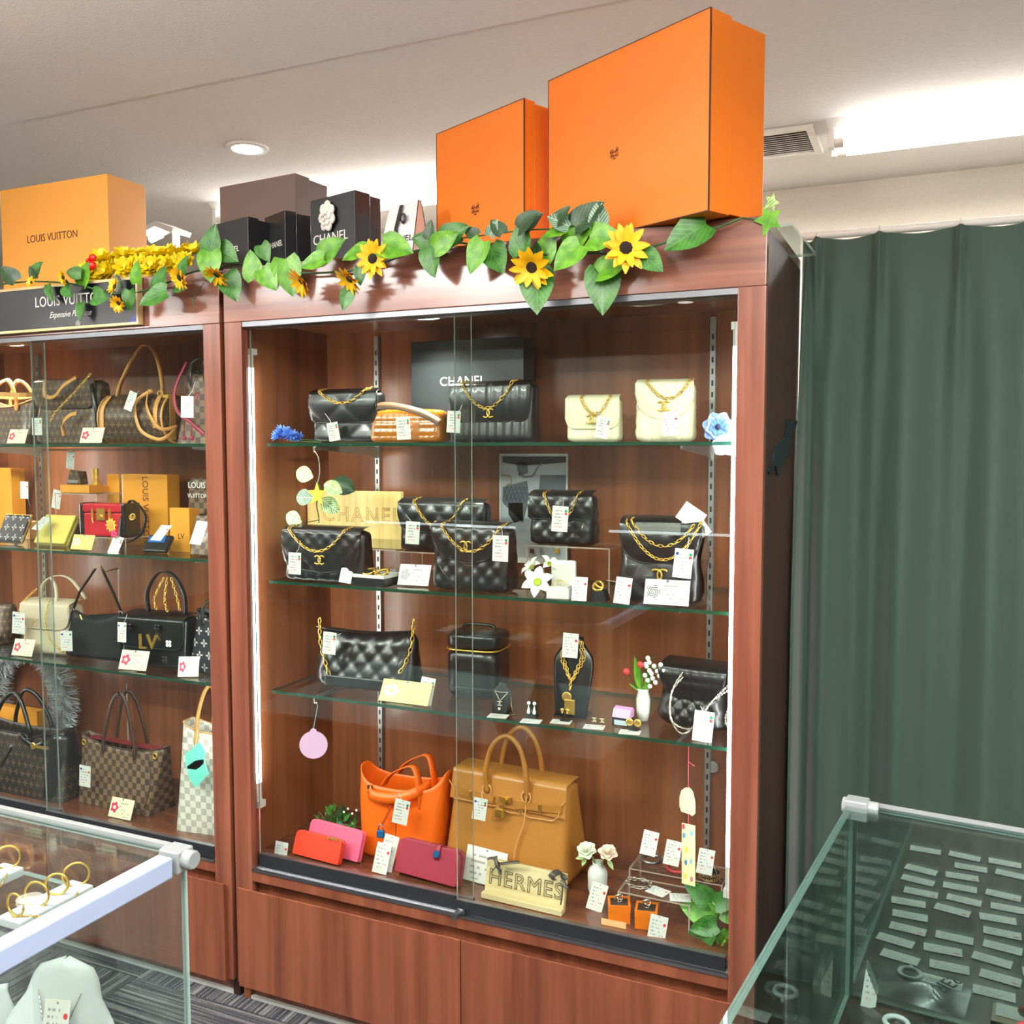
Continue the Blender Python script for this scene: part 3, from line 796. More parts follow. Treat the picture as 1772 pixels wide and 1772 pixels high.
def flapshape(mb, w, h, d, zb, rc=0.03, q=None, qp=0.028, qd=0.003, off=0.005, nu=34, nv=22, point=0.0, zt=None):
    """flap: from behind the top edge, over it and down the front to zb with rounded lower corners"""
    zt = h + off if zt is None else zt
    def low(x):
        ax = abs(x); e = w / 2 - rc
        base = zb - point * max(0, 1 - ax / (w / 2))
        return base if ax < e else base + rc * (1 - math.sqrt(max(0, 1 - ((ax - e) / rc) ** 2)))
    def fn(u, v):
        x = (u - 0.5) * w
        if v < 0.25:
            k = v / 0.25
            a = PI / 2 * k
            return Vector((x, d * 0.3 - (d * 0.3 + d / 2 - 0.008) * k - 0.008 * k - off * k, zt - 0.012 * (1 - cos(a)) * 0.8 * k))
        k = (v - 0.25) / 0.75
        z0 = zt - 0.0096; z = z0 + (low(x) - z0) * k
        y = -d / 2 - off - 0.004 * sin(PI * k) - (qd * qpat(q, x, z, qp) if q else 0)
        return Vector((x, y, z))
    mb.grid(fn, nu, nv)
    edge = [Vector((-w / 2, -d / 2 - off, h)), Vector((-w / 2, -d / 2 - off, (h + zb + rc) / 2))]
    for i in range(25):
        x = -w / 2 + w * i / 24; edge.append(Vector((x, -d / 2 - off - 0.001, low(x))))
    edge += [Vector((w / 2, -d / 2 - off, (h + zb + rc) / 2)), Vector((w / 2, -d / 2 - off, h))]
    return edge
def resample(pts, step):
    pts = [Vector(p) for p in pts]; out = [pts[0]]; acc = 0; last = pts[0]
    for a, b in zip(pts, pts[1:]):
        L = (b - a).length; pos = step - acc
        while pos <= L:
            out.append(a + (b - a) * (pos / L)); pos += step
        acc = (acc + L) % step
    return out
def spline(pts, n=8):
    pts = [Vector(p) for p in pts]; out = []
    for i in range(len(pts) - 1):
        p0, p1, p2, p3 = pts[max(i - 1, 0)], pts[i], pts[i + 1], pts[min(i + 2, len(pts) - 1)]
        for k in range(n):
            t = k / n
            out.append(0.5 * ((2 * p1) + (p2 - p0) * t + (2 * p0 - 5 * p1 + 4 * p2 - p3) * t * t + (3 * p1 - p0 - 3 * p2 + p3) * t ** 3))
    out.append(pts[-1]); return out
def chainmesh(mb, pts, link=0.012, r=0.0014, wd=0.55):
    c = resample(pts, link * 0.72)
    for i in range(len(c) - 1):
        t = (c[i + 1] - c[i]); mid = (c[i] + c[i + 1]) / 2
        q = t.to_track_quat('X', 'Z').to_matrix().to_4x4() @ RX(PI / 2 * (i % 2) + 0.5)
        mb.torus(mid, link * 0.5 - r, r, 10, 5, q, 1, wd)
    return mb
def twochain(par, pts, name='chain', link=0.013, m=None, leather=None, r=0.0014):
    o = chainmesh(MB(), pts, link, r).build(name, m or GOLD, par, smooth=True)
    if leather:
        MB().tube(pts, r * 1.3, 5).build('woven_strap', leather, o)
    return o
def catenary(a, b, sag, n=20, out=0.0):
    a, b = Vector(a), Vector(b)
    return [a + (b - a) * (i / n) + Vector((0, -out * sin(PI * i / n), -sag * (1 - (2 * i / n - 1) ** 2))) for i in range(n + 1)]
def cclogo(mb, c, R, r, n=14):
    """two interlocked C rings, facing -Y"""
    c = Vector(c)
    for s in (-1, 1):
        pts = [c + Vector((s * R * 0.62 + R * cos(a) * (1), 0.0006 * s, R * 1.05 * sin(a))) for a in [(rad(46) + rad(268) * k / n) + (0 if s > 0 else PI) for k in range(n + 1)]]
        pts = [c + Vector((-s * 0.0 + (p_.x - c.x) * 1, p_.y - c.y, p_.z - c.z)) for p_ in pts]
        mb.tube(pts, r, 6)
    return mb
def price_tag(par, pos, ang=0.0, kind='gr', h=0.06, w_=0.038, rz=0.0, tilt=0.0, string=None, label=None):
    """white swing tag; attached ones are parts of what they hang from. pos = world position of the centre"""
    p = loc2(par, pos) if par is not None else Vector(pos)
    prz = par.rotation_euler.z if par is not None else 0
    o = MB().box(-w_ / 2, w_ / 2, -0.0004, 0.0004, -h / 2, h / 2).build('price_tag', TAG[kind], par)
    o.location = p; o.rotation_euler = (tilt, ang, rz - prz)
    if string is not None:
        q = loc2(par, string) if par is not None else Vector(string)
        Mi = o.matrix_basis.inverted()
        a = Vector((0, -0.0006, h / 2 - 0.004)); b = Mi @ q
        MB().tube([a, (a + b) / 2 + Vector((0.004, -0.003, -0.004)), b], 0.0005, 4).build('tag_string', STRING, o)
    if label: tag_props(o, label, 'price tag')
    return o
def tagpx(par, x, y, Y, ang=0, kind='gr', h=0.06, w_=None, rz=0.25, tilt=0, sx=None):
    p = aty(x, y, Y)
    s = aty(sx[0], sx[1], Y + 0.004) if sx else None
    return price_tag(par, p, ang, kind, h, w_ or h * 0.63, rz, tilt, s)
def span(x0, x1, y, Y):
    """world X range of a pixel run at depth Y"""
    return aty(x0, y, Y).x, aty(x1, y, Y).x
def card_stand(label, x, y, z, wd, h, m, rz=0.0, tilt=-0.35, thick=0.0015):
    """leaning printed card in a clear holder, standing on z"""
    t = thing('info_card', label, 'card', (x, y, z), rz)
    c = MB().box(-wd / 2, wd / 2, -thick / 2, thick / 2, 0, h).build('card', m, t); c.rotation_euler = (tilt, 0, 0); c.location = (0, 0, 0.003)
    MB().strap([(0, -0.012, 0.0012), (0, h * 0.42, 0.0012), (0, h * sin(-tilt) * 0.8, h * 0.72)], wd * 0.5, 0.001, (1, 0, 0)).build('holder', ACRYL, t)
    return t

# ---- leaves and flowers
def leafmesh(L, wd, kind, curl=0.15, fold=0.22, nu=7, nv=4):
    """heart/oval leaf in local XY, stem at origin, tip at +X, upper side +Z"""
    def fn(u, v):
        if kind == 'heart': prof = (sin(PI * min(1, (u * 0.92 + 0.08) ** 0.62)) ** 0.8) if u < 1 else 0
        elif kind == 'oval': prof = sin(PI * (u * 0.97 + 0.015)) ** 0.7
        else: prof = sin(PI * (u ** 0.8 * 0.98 + 0.01))
        y = (v * 2 - 1) * wd / 2 * prof
        x = L * (u - (0.06 * (1 - abs(v * 2 - 1)) * 0 if kind != 'heart' else 0.1 * abs(v * 2 - 1) * (1 - u) ** 3))
        z = fold * abs(y) - curl * L * u * u + 0.02 * L * sin(u * 9) * abs(v * 2 - 1)
        return Vector((x, y, z))
    return MB().grid(fn, nu, nv)
LEAFS = {}
def leaf(par, pos, ang, L, m, kind='heart', wd=0.8, face=(0, -1, 0.25), spin=0.0, curl=0.12):
    """leaf with its base at world pos; ang = direction of the tip in the XZ plane (0 right, 90 up); face = upper side"""
    key = (m.name, kind, round(wd, 1), round(curl, 2))
    if key not in LEAFS: LEAFS[key] = leafmesh(1.0, wd, kind, curl).mesh('leaf', m, True)
    a = rad(ang); X = Vector((cos(a), -0.12 + spin, sin(a))).normalized()
    Z = Vector(face); Z = (Z - X * Z.dot(X)).normalized(); Y = Z.cross(X)
    p = loc2(par, pos)
    Mr = Matrix(((X.x, Y.x, Z.x, 0), (X.y, Y.y, Z.y, 0), (X.z, Y.z, Z.z, 0), (0, 0, 0, 1)))
    Pr = par.matrix_basis.to_3x3().normalized().to_4x4().inverted()
    return inst(LEAFS[key], 'leaf', par, TR(p) @ Pr @ Mr @ Matrix.Scale(L, 4))
def petalring(mb, n, r0, L, wd, lift, z=0.0, jit=0.1, ph=0.0):
    for k in range(n):
        a = 2 * PI * k / n + ph + random.uniform(-jit, jit); li = lift + random.uniform(-0.12, 0.12); l = L * random.uniform(0.88, 1.08)
        ca, sa = cos(a), sin(a)
        def P(u, v): 
            y = v * wd / 2 * sin(PI * min(0.97, u * 0.9 + 0.1)) ** 0.8; rr = r0 + l * u
            zz = z + l * (li * u - 0.25 * li * u * u) + abs(y) * 0.35
            return Vector((rr * ca - y * sa, rr * sa + y * ca, zz))
        mb.grid(lambda u, v: P(u, v * 2 - 1), 4, 2)
    return mb
SUNF = []
for k in range(3):
    pm = petalring(petalring(MB(), 11, 0.18, 0.8, 0.36, 0.25 + 0.15 * k, 0.0), 9, 0.16, 0.66, 0.34, 0.5 + 0.2 * k, 0.04, ph=0.3).mesh('petals', PETAL, True)
    dm = MB().lathe([(0.02, 0.19), (0.16, 0.17), (0.27, 0.09), (0.3, 0.0), (0.02, -0.05)], 14).mesh('seed_disc', SEED, True)
    SUNF.append((pm, dm))
def sunflower(par, pos, r, face, k=0):
    f = Vector(face).normalized(); q = f.to_track_quat('Z', 'Y').to_matrix().to_4x4()
    p = loc2(par, pos)
    o = inst(SUNF[k % 3][0], 'sunflower', par, TR(p) @ q @ RZ(random.random() * 6) @ Matrix.Scale(r, 4))
    inst(SUNF[k % 3][1], 'seed_disc', o)
    return o
# ================================================================== boxes on top of the cabinets
def boxpts(bl, br, tr, tl, side_br, Zb, lidd, edge=True):
    pass
def carton(name, label, cat, p0, p1, h, depth, lid, m, edge=None, base_m=None):
    """standing gift box: front face from p0 to p1 (world x,y on the cabinet top), lid to the front"""
    p0, p1 = Vector(p0), Vector(p1); dv = p1 - p0; wd = dv.length; rz = math.atan2(dv.y, dv.x)
    t = thing(name, label, cat, ((p0.x + p1.x) / 2, (p0.y + p1.y) / 2, p0.z), rz)
    MB().box(-wd / 2 + 0.003, wd / 2 - 0.003, lid + 0.0005, depth, 0.003, h - 0.003).build('base', base_m or m, t, bevel=0.001)
    l = MB().box(-wd / 2, wd / 2, 0, lid, 0, h).build('lid', m, t, bevel=0.0008)
    if edge:
        e = MB(); k = 0.0016
        for a, b, c, d in ((-wd / 2, wd / 2, -0.0004, k - 0.0004), (-wd / 2, wd / 2, h - k + 0.0004, h + 0.0004)): e.box(a, b, -0.0005, k, c, d)
        e.box(wd / 2 - k, wd / 2 + 0.0006, -0.0006, k * 1.4, 0, h).box(-wd / 2 - 0.0005, -wd / 2 + k, -0.0005, k, 0, h)
        e.build('dark_edging', edge, l, split=True)
    return t, wd, l
EDGEB = mat('brown_edging', (70, 34, 20), 0.6)
LOGOB = mat('brown_print', (86, 40, 22), 0.6)
def carriage(par, x, y, z, s, word, sub):
    """printed emblem: little horse and carriage over a word"""
    mb = MB(); yy = y - 0.0006
    W = lambda px_, pz_: (x + px_ * s, yy, z + pz_ * s)
    mb.tube([W(-0.9, 0.35), W(-0.75, 0.75), W(-0.3, 0.8), W(-0.2, 0.4), W(-0.9, 0.35)], 0.07 * s, 4)
    mb.tube([W(-0.55 + 0.26 * cos(a), 0.28 + 0.26 * sin(a)) for a in [k * PI / 6 for k in range(13)]], 0.05 * s, 4)
    mb.tube([W(-0.2, 0.45), W(0.25, 0.4), W(0.3, 0.1), W(0.25, 0.4), W(0.7, 0.45), W(0.72, 0.1), W(0.7, 0.45), W(0.85, 0.8), W(0.98, 0.75), W(0.85, 0.8), W(0.6, 0.55), W(0.25, 0.55)], 0.075 * s, 4)
    mb.tube([W(0.45, 0.6), W(0.5, 1.0), W(0.62, 1.05)], 0.06 * s, 4)
    mb.build('emblem', LOGOB, par)
    lettering(par, word, 0.52 * s, LOGOB, FACE(x, y - 0.0005, z - 0.22 * s))
    lettering(par, sub, 0.26 * s, LOGOB, FACE(x, y - 0.0005, z - 0.62 * s))
ZTOP = CH + 0.0005
# large orange box: corners read off the cabinet top
br = atz(1226, 364, ZTOP); H1 = aty(1229, 12, br.y).z - ZTOP
tl = atz(949, 140, ZTOP + H1)
t, wd, l_ = carton('gift_box', 'largest bright orange gift box standing at the cabinet corner', 'box', (tl.x, tl.y, ZTOP), (br.x, br.y, ZTOP), H1, 0.155, 0.056, ORANGE, EDGEB)
carriage(l_, -0.5 * wd + wd * 0.455, 0, H1 * 0.435, 0.012, 'HERMES', 'PARIS')
# smaller orange box
br2 = Vector((aty(907, 383, 0.0).x, 0.075, ZTOP)); br2 = aty(907, 383, 0.1); br2.z = ZTOP
H2 = aty(911, 169, 0.1).z - ZTOP
tl2 = atz(755, 232, ZTOP + H2)
t, wd, l_ = carton('gift_box', 'smaller orange gift box left of the largest orange box', 'box', (tl2.x, tl2.y, ZTOP), (br2.x, br2.y, ZTOP), H2, 0.115, 0.03, ORANGE, EDGEB)
carriage(l_, -0.5 * wd + wd * 0.47, 0, H2 * 0.36, 0.014, 'HERMES', 'PARIS')
# brown box
BRB = mat('brown_paper', (92, 68, 58), 0.55)
c = aty(513, 440, 0.2); H3 = aty(513, 299, 0.2).z - ZTOP; c.z = ZTOP
a = atz(380, 324, ZTOP + H3)
carton('gift_box', 'tall matt brown gift box behind the small black boxes', 'box', (a.x, a.y, ZTOP), (c.x, c.y, ZTOP), H3, 0.12, 0.05, BRB)
WPR = mat('white_print', (232, 230, 224), 0.5)
# two small black boxes
def blackbox(label, xl, xr, yt_r, Y, dep, word=None, wx=0.5, wz=0.42, ws=0.02, rz=0.0, lid=0.03, ytl=None, m=None):
    c = aty(xr, 440, Y); h = aty(xr, yt_r, Y).z - ZTOP; c.z = ZTOP
    a = atz(xl, ytl, ZTOP + h) if ytl and (ytl < 700) and abs(ZTOP + h - CAM.z) > 0.2 else Vector((aty(xl, 430, Y).x, Y, 0))
    a.z = ZTOP
    t, wd, l_ = carton('gift_box', label, 'box', a, c, h, dep, lid, m or BLACKP)
    if word: lettering(l_, word, ws, WPR, FACE(-wd / 2 + wd * wx, -0.0004, h * wz), spacing=1.0)
    return t, wd, h, l_
blackbox('small black gift box at the left of the black boxes', 374, 430, 374, 0.1, 0.07, 'CHANEL', 0.42, 0.5, 0.019, ytl=388)
blackbox('small black gift box half behind its smaller black neighbour', 458, 494, 363, 0.13, 0.07, 'CHANEL', 0.5, 0.52, 0.019, ytl=377)
t, wd, h, l_ = blackbox('larger black gift box decorated with a white camellia', 537, 615, 328, 0.085, 0.08, 'CHANEL', 0.45, 0.43, 0.031, ytl=348, lid=0.045)
# white camellia
fm = MB()
for rr, n, zz in ((0.024, 7, 0.0), (0.017, 6, 0.004), (0.010, 5, 0.008)):
    for k in range(n):
        a = 2 * PI * k / n + rr * 60
        fm.ell((rr * 0.72 * cos(a), rr * 0.95 * sin(a), zz), (rr * 0.5, rr * 0.55, 0.004), 8, 5)
fm.ell((0, 0, 0.012), 0.006, 8, 5)
fo = fm.build('camellia', mat('white_fabric', (238, 236, 228), 0.7), t, smooth=True)
fo.matrix_basis = FACE(-wd * 0.06, -0.008, h * 0.72)
# white pouch box with black ribbon
c = aty(712, 420, 0.1); c.z = ZTOP; a = aty(652, 430, 0.1); a.z = ZTOP
h = aty(718, 336, 0.1).z - ZTOP; wd = (c - a).length
t = thing('gift_pouch', 'white folded paper pouch box tied with black ribbon', 'gift pouch', ((a.x + c.x) / 2, 0.1, ZTOP), 0.0)
pm = MB()
pm.add([(-wd / 2, 0, 0), (wd / 2, 0, 0), (wd / 2, 0.09, 0), (-wd / 2, 0.09, 0), (-wd / 2 + 0.01, 0.04, h * 0.93), (wd / 2 - 0.004, 0.04, h), (wd / 2 - 0.004, 0.05, h), (-wd / 2 + 0.01, 0.05, h * 0.93)],
       [(0, 1, 5, 4), (1, 2, 6, 5), (2, 3, 7, 6), (3, 0, 4, 7), (4, 5, 6, 7), (3, 2, 1, 0)])
pm.build('pouch', mat('white_paper', (232, 230, 232), 0.45), t)
MB().tube([(wd / 2, -0.0006, 0.0), (wd / 2 - 0.004, 0.0395, h)], 0.0012, 4).tube([(wd / 2, 0.0906, 0.0), (wd / 2 - 0.004, 0.0505, h)], 0.0012, 4).build('piping', BLACKM, t)
nrm = lambda zf: 0.04 * zf / h
MB().strap([(0.0, nrm(h * 0.93) - 0.003, h * 0.93), (-0.006, nrm(h * 0.55) - 0.003, h * 0.55), (-0.003, nrm(h * 0.33) - 0.003, h * 0.33)], 0.009, 0.001, (1, 0, 0)).build('ribbon', BLACKM, t)
MB().ell((0.011, nrm(h * 0.7) - 0.006, h * 0.7), (0.008, 0.003, 0.012), 10, 6).build('seal', mat('black_seal', (52, 44, 46), 0.3), t, smooth=True)
lettering(t, 'CHANEL', 0.02, BLACKM, FACE(-0.0, nrm(h * 0.38) - 0.0012, h * 0.38, 0, -math.atan2(0.04, h)))
# amber boxes on the left cabinet, the one in front lettered
AMB = mat('amber_paper', (222, 148, 40), 0.45)
p1 = aty(190, 460, 0.1); p1.z = ZTOP; h = aty(162, 304, 0.1).z - ZTOP; p0 = aty(5, 470, 0.1); p0.z = ZTOP
t, wd, l_ = carton('gift_box', 'amber gift box lettered in dark brown behind the yellow lei', 'box', p0, p1, h, 0.13, 0.12, AMB)
q = aty(90, 410, 0.1)
lettering(l_, 'LOUIS VUITTON', 0.028, LOGOB, FACE(q.x - t.location.x, -0.0005, q.z - ZTOP), sx=0.9)
# yellow flower lei lying on the cabinet top
lei = thing('flower_lei', 'yellow artificial flower lei lying on the left cabinet', 'flower lei', (aty(240, 450, 0.04).x, 0.04, ZTOP))
LEIM = [petalring(petalring(petalring(MB(), 8, 0.1, 0.9, 0.62, 0.5, 0), 7, 0.06, 0.8, 0.6, 1.0, 0.02, ph=0.4), 6, 0.02, 0.6, 0.5, 1.6, 0.04, ph=0.2).mesh('blossom', LEI, True) for k in range(2)]
for i in range(14):
    f = i / 13; x = -0.15 + 0.30 * f
    for r_ in (0, 1):
        ps = Vector((x + random.uniform(-0.01, 0.01), -0.008 + 0.03 * r_, 0.026 + 0.036 * r_ * (1 - 0.2 * f) + random.uniform(-0.004, 0.004)))
        dr_ = Vector((random.uniform(-0.6, 0.6), -0.9 + 0.2 * r_, 0.35 + 0.5 * r_)).normalized()
        inst(LEIM[i % 2], 'blossom', lei, TR(ps) @ dr_.to_track_quat('Z', 'Y').to_matrix().to_4x4() @ RZ(i * 1.3) @ Matrix.Scale(0.030, 4))
MB().tube([(-0.16 + 0.32 * k / 10, 0.0, 0.03) for k in range(11)], 0.003, 5).build('cord', STRING, lei)
bow = MB().ell((-0.118, -0.036, 0.04), (0.016, 0.008, 0.012), 10, 6).ell((-0.112, -0.036, 0.058), (0.012, 0.006, 0.009), 10, 6).ell((-0.12, -0.042, 0.05), (0.006, 0.006, 0.006), 8, 6)
bow.build('red_bow', mat('red_plastic', (214, 22, 14), 0.3), lei, smooth=True)
# framed black signboard in front of the left cabinet's header
sy = -0.018
a = aty(-40, 506, sy); b = aty(237, 478, sy); zb_ = aty(237, 561, sy).z; zt_ = b.z
t = thing('signboard', 'black signboard in a thin pale wooden frame under the yellow lei', 'sign', (a.x, sy, zb_))
W_, H_ = b.x - a.x, zt_ - zb_
MB().box(0.004, W_ - 0.004, 0.002, 0.014, 0.004, H_ - 0.004).build('panel', mat('black_gloss', (14, 16, 22), 0.35, coat=0.05), t)
for nm, bx_ in (('frame_rail', (0, W_, 0, 0.016, 0, 0.006)), ('frame_rail', (0, W_, 0, 0.016, H_ - 0.006, H_)), ('frame_stile', (0, 0.006, 0, 0.016, 0.006, H_ - 0.006)), ('frame_stile', (W_ - 0.006, W_, 0, 0.016, 0.006, H_ - 0.006))):
    MB().box(*bx_).build(nm, PALEW2, t)
q = aty(119, 519, sy)
lettering(t, 'LOUIS VUITTON', 0.036, WPR, FACE(q.x - a.x, 0.0016, q.z - zb_), sx=0.86, spacing=1.05)
q = aty(120, 543, sy)
lettering(t, 'Expensive Purchase', 0.021, WPR, FACE(q.x - a.x, 0.0016, q.z - zb_), shear=0.5, sx=0.85)
q = aty(134, 561, sy); fl_ = MB()
for k in range(5):
    a_ = 2 * PI * k / 5 + 0.3; fl_.tube([(q.x - a.x + 0.0045 * cos(a_) + 0.0035 * cos(b_), 0.0014, q.z - zb_ + 0.002 + 0.0045 * sin(a_) + 0.0035 * sin(b_)) for b_ in [j * PI / 4 for j in range(9)]], 0.0005, 4)
fl_.build('flower_print', WPR, t)
MB().prism([(W_ - 0.03, 0.006), (W_ - 0.006, 0.006), (W_ - 0.006, 0.03)], 0.0012, 0.0019).build('blue_corner', mat('blue_print', (24, 44, 150), 0.3), t)
# glass plate lying over the cabinet's corner
pl = [atz(1338, 371, ZTOP + 0.004), atz(1368, 367, ZTOP + 0.004), atz(1411, 411, ZTOP + 0.004), atz(1384, 414, ZTOP + 0.004)]
pl = [Vector((1.09, 0.12, 0)), Vector((1.228, 0.10, 0)), Vector((1.236, 0.40, 0)), Vector((1.10, 0.42, 0))]
g = MB(); n4 = 4
g.add([(v.x, v.y, ZTOP) for v in pl] + [(v.x, v.y, ZTOP + 0.006) for v in pl], [(3, 2, 1, 0), (4, 5, 6, 7), (0, 1, 5, 4), (1, 2, 6, 5), (2, 3, 7, 6), (3, 0, 4, 7)]); g.mi = [0, 0, 1, 1, 1, 1]
tag_props(g.build('glass_plate', [glassmat('frosty_glass', (0.86, 0.92, 0.9), refl=0.25, rough=0.15), GEDGEL]), 'spare glass plate jutting over the cabinet corner beside the curtain', 'glass plate')

# ================================================================== sunflower garland
gar = thing('sunflower_garland', 'artificial sunflower garland draped along both cabinet headers', 'garland', (0, -0.006, CH - 0.05))
vine = [(0, 492), (60, 487), (130, 492), (200, 508), (262, 500), (330, 472), (380, 462), (420, 457), (480, 470), (560, 472), (640, 462), (720, 434), (790, 420), (850, 432), (930, 440), (1010, 438), (1090, 438), (1150, 420), (1230, 397), (1285, 377)]
vp = [aty(x, y, -0.022 + 0.008 * sin(i * 2.1)) for i, (x, y) in enumerate(vine)]
MB().tube([loc2(gar, p_) for p_ in spline(vp, 6)], 0.0022, 6).build('vine', STEM, gar, smooth=True)
GL = [(28, 486, 40, 135, 'd'), (58, 478, 36, 40, 'b'), (62, 482, 24, 110, 'd'), (84, 492, 34, 290, 'b'), (112, 494, 36, 320, 'b'), (142, 492, 42, 60, 'a'), (140, 474, 30, 170, 'b'), (162, 512, 42, 350, 'b'),
      (208, 500, 28, 110, 'd'), (224, 502, 36, 270, 'b'), (142, 524, 32, 275, 'b'), (238, 490, 38, 80, 'a'), (288, 506, 52, 200, 'b'), (274, 508, 50, 60, 'b'), (314, 478, 38, 55, 'b'), (304, 496, 28, 350, 'b'),
      (364, 442, 50, 72, 'b'), (364, 436, 52, 280, 'a'), (380, 430, 46, 330, 'b'), (442, 482, 46, 100, 'a'), (392, 474, 52, 300, 'b'), (452, 424, 34, 305, 'b'), (455, 466, 44, 310, 'a'), (494, 448, 60, 285, 'a'),
      (560, 448, 40, 195, 'a'), (556, 446, 54, 25, 'a'), (634, 432, 42, 195, 'a'), (662, 424, 56, 345, 'a'), (624, 462, 28, 270, 'b'), (606, 502, 32, 250, 'b'), (752, 420, 38, 165, 'b'), (744, 428, 48, 285, 'b'),
      (752, 430, 44, 25, 'a'), (766, 418, 50, 20, 'b'), (836, 418, 48, 245, 'a'), (848, 428, 50, 305, 'b'), (903, 440, 48, 90, 'b'), (898, 396, 40, 30, 'd'), (922, 428, 30, 300, 'd'), (930, 468, 62, 275, 'b'),
      (942, 448, 42, 70, 'a'), (980, 396, 32, 195, 'a'), (1004, 424, 48, 225, 'a'), (990, 426, 50, 60, 'a'), (1020, 412, 50, 355, 'a'), (1042, 466, 62, 275, 'b'), (1036, 472, 48, 20, 'a'), (1112, 440, 38, 320, 'b'), (1222, 388, 60, 210, 'b')]
for i, (x, y, L, ang, k) in enumerate(GL):
    Y = -0.026 - 0.022 * ((i * 7) % 5) / 4
    ps = aty(x, y, Y)
    leaf(gar, ps, ang, L * 1.22 / 880, {'a': LEAF_A, 'b': LEAF_B, 'd': LEAF_C}[k], 'heart', 0.8, (random.uniform(-0.35, 0.45), -1, random.uniform(0.0, 0.6)), random.uniform(-0.25, 0.05))
SF = [(110, 480, 17, (-0.4, -1, -0.2)), (199, 496, 17, (-0.3, -1, 0.3)), (206, 524, 18, (0, -1, -0.6)), (312, 480, 24, (-0.3, -0.8, -0.4)), (376, 474, 24, (-0.2, -0.7, -0.9)), (524, 485, 29, (-0.5, -0.8, -0.7)), (646, 448, 31, (0.1, -1, 0.0)),
      (606, 482, 26, (-0.4, -0.8, -0.8)), (921, 462, 34, (0.1, -1, -0.45)), (1083, 430, 35, (0.35, -1, 0.1)), (55, 489, 12, (0, -1, 0.2))]
for k, (x, y, r_, f) in enumerate(SF):
    sunflower(gar, aty(x, y, -0.058), r_ * 1.12 / 850, f, k)
MB().tube([loc2(gar, aty(x, y, -0.02)) for x, y in ((352, 490), (340, 508), (333, 520), (336, 530), (341, 542))], [0.0009, 0.0009, 0.002, 0.0016, 0.0004], 5).build('bud', STEM, gar, smooth=True)
# ivy end leaf at the corner and the darker ivy sprig behind
iv = thing('ivy_sprig', 'dark variegated ivy sprig lying against the largest orange box', 'ivy sprig', (aty(960, 400, -0.03).x, -0.02, ZTOP))
MB().tube([loc2(iv, aty(x, y, -0.035)) for x, y in ((800, 412), (860, 404), (910, 398), (960, 396), (1000, 388), (1040, 374))], 0.0015, 5).build('vine', STEM, iv)
for x, y, L, a_, m_ in ((910, 398, 42, 40, LEAF_C), (870, 404, 34, 130, LEAF_C), (848, 408, 30, 60, LEAF_S), (960, 388, 40, 45, LEAF_C), (985, 392, 44, 150, LEAF_S), (995, 392, 62, 35, LEAF_C), (1036, 394, 44, 88, LEAF_S), (826, 408, 30, 150, LEAF_C), (800, 412, 28, 200, LEAF_C), (742, 412, 32, 80, LEAF_C)):
    leaf(iv, aty(x, y, -0.038), a_, L / 900, m_, 'heart', 0.8, (random.uniform(-0.3, 0.3), -1, 0.4))
iv2 = thing('ivy_tip', 'bright green lobed ivy leaf at the cabinet top right corner', 'ivy leaf', (aty(1330, 380, -0.004).x, -0.004, aty(1330, 380, -0.004).z))
def lobed(s):
    pts = []
    for k in range(5):
        a_ = rad(-90) + 2 * PI * k / 5
        pts.append((s * cos(a_) * (1.2 if k == 0 else 1), s * sin(a_) * (1.2 if k == 0 else 1))); a_ += PI / 5; pts.append((s * 0.5 * cos(a_), s * 0.5 * sin(a_)))
    return pts
o = MB().prism(lobed(0.026), -0.0006, 0.0006).build('leaf', LEAF_A, iv2); o.rotation_euler = (0.2, 0.3, 0.2)
o = MB().prism(lobed(0.017), -0.0006, 0.0006).build('leaf', LEAF_P, iv2); o.location = (0.004, 0.004, 0.03); o.rotation_euler = (0.1, 0.9, 0.9)
MB().tube([(-0.045, 0, 0.008), (-0.02, 0, 0.002), (0, 0.002, 0.0)], 0.0012, 5).build('vine', STEM, iv2)
# black cat cut-out on the cabinet's side
cx_ = 1.2006
def sp2(x, y):
    q_ = atx(x, y, cx_ + 0.0015); return (q_.y, q_.z)
cat_ = [(1362, 727), (1367, 733), (1373, 728), (1379, 728), (1376, 740), (1369, 752), (1368, 768), (1366, 782), (1364, 788), (1359, 790), (1354, 803), (1348, 810), (1347, 822), (1344, 820), (1343, 808), (1339, 806), (1336, 812), (1332, 821), (1330, 816), (1333, 808), (1337, 800), (1339, 785), (1342, 772), (1350, 764), (1357, 758), (1359, 745)]
poly = [sp2(*c_) for c_ in cat_]
g = MB().prism(poly, 0, 0.003, Matrix(((0, 1, 0, cx_), (1, 0, 0, 0), (0, 0, 1, 0), (0, 0, 0, 1))))
tag_props(g.build('cat_cutout', mat('cat_black', (14, 32, 38), 0.4)), 'black climbing cat cut-out stuck on the cabinet side', 'wall ornament')
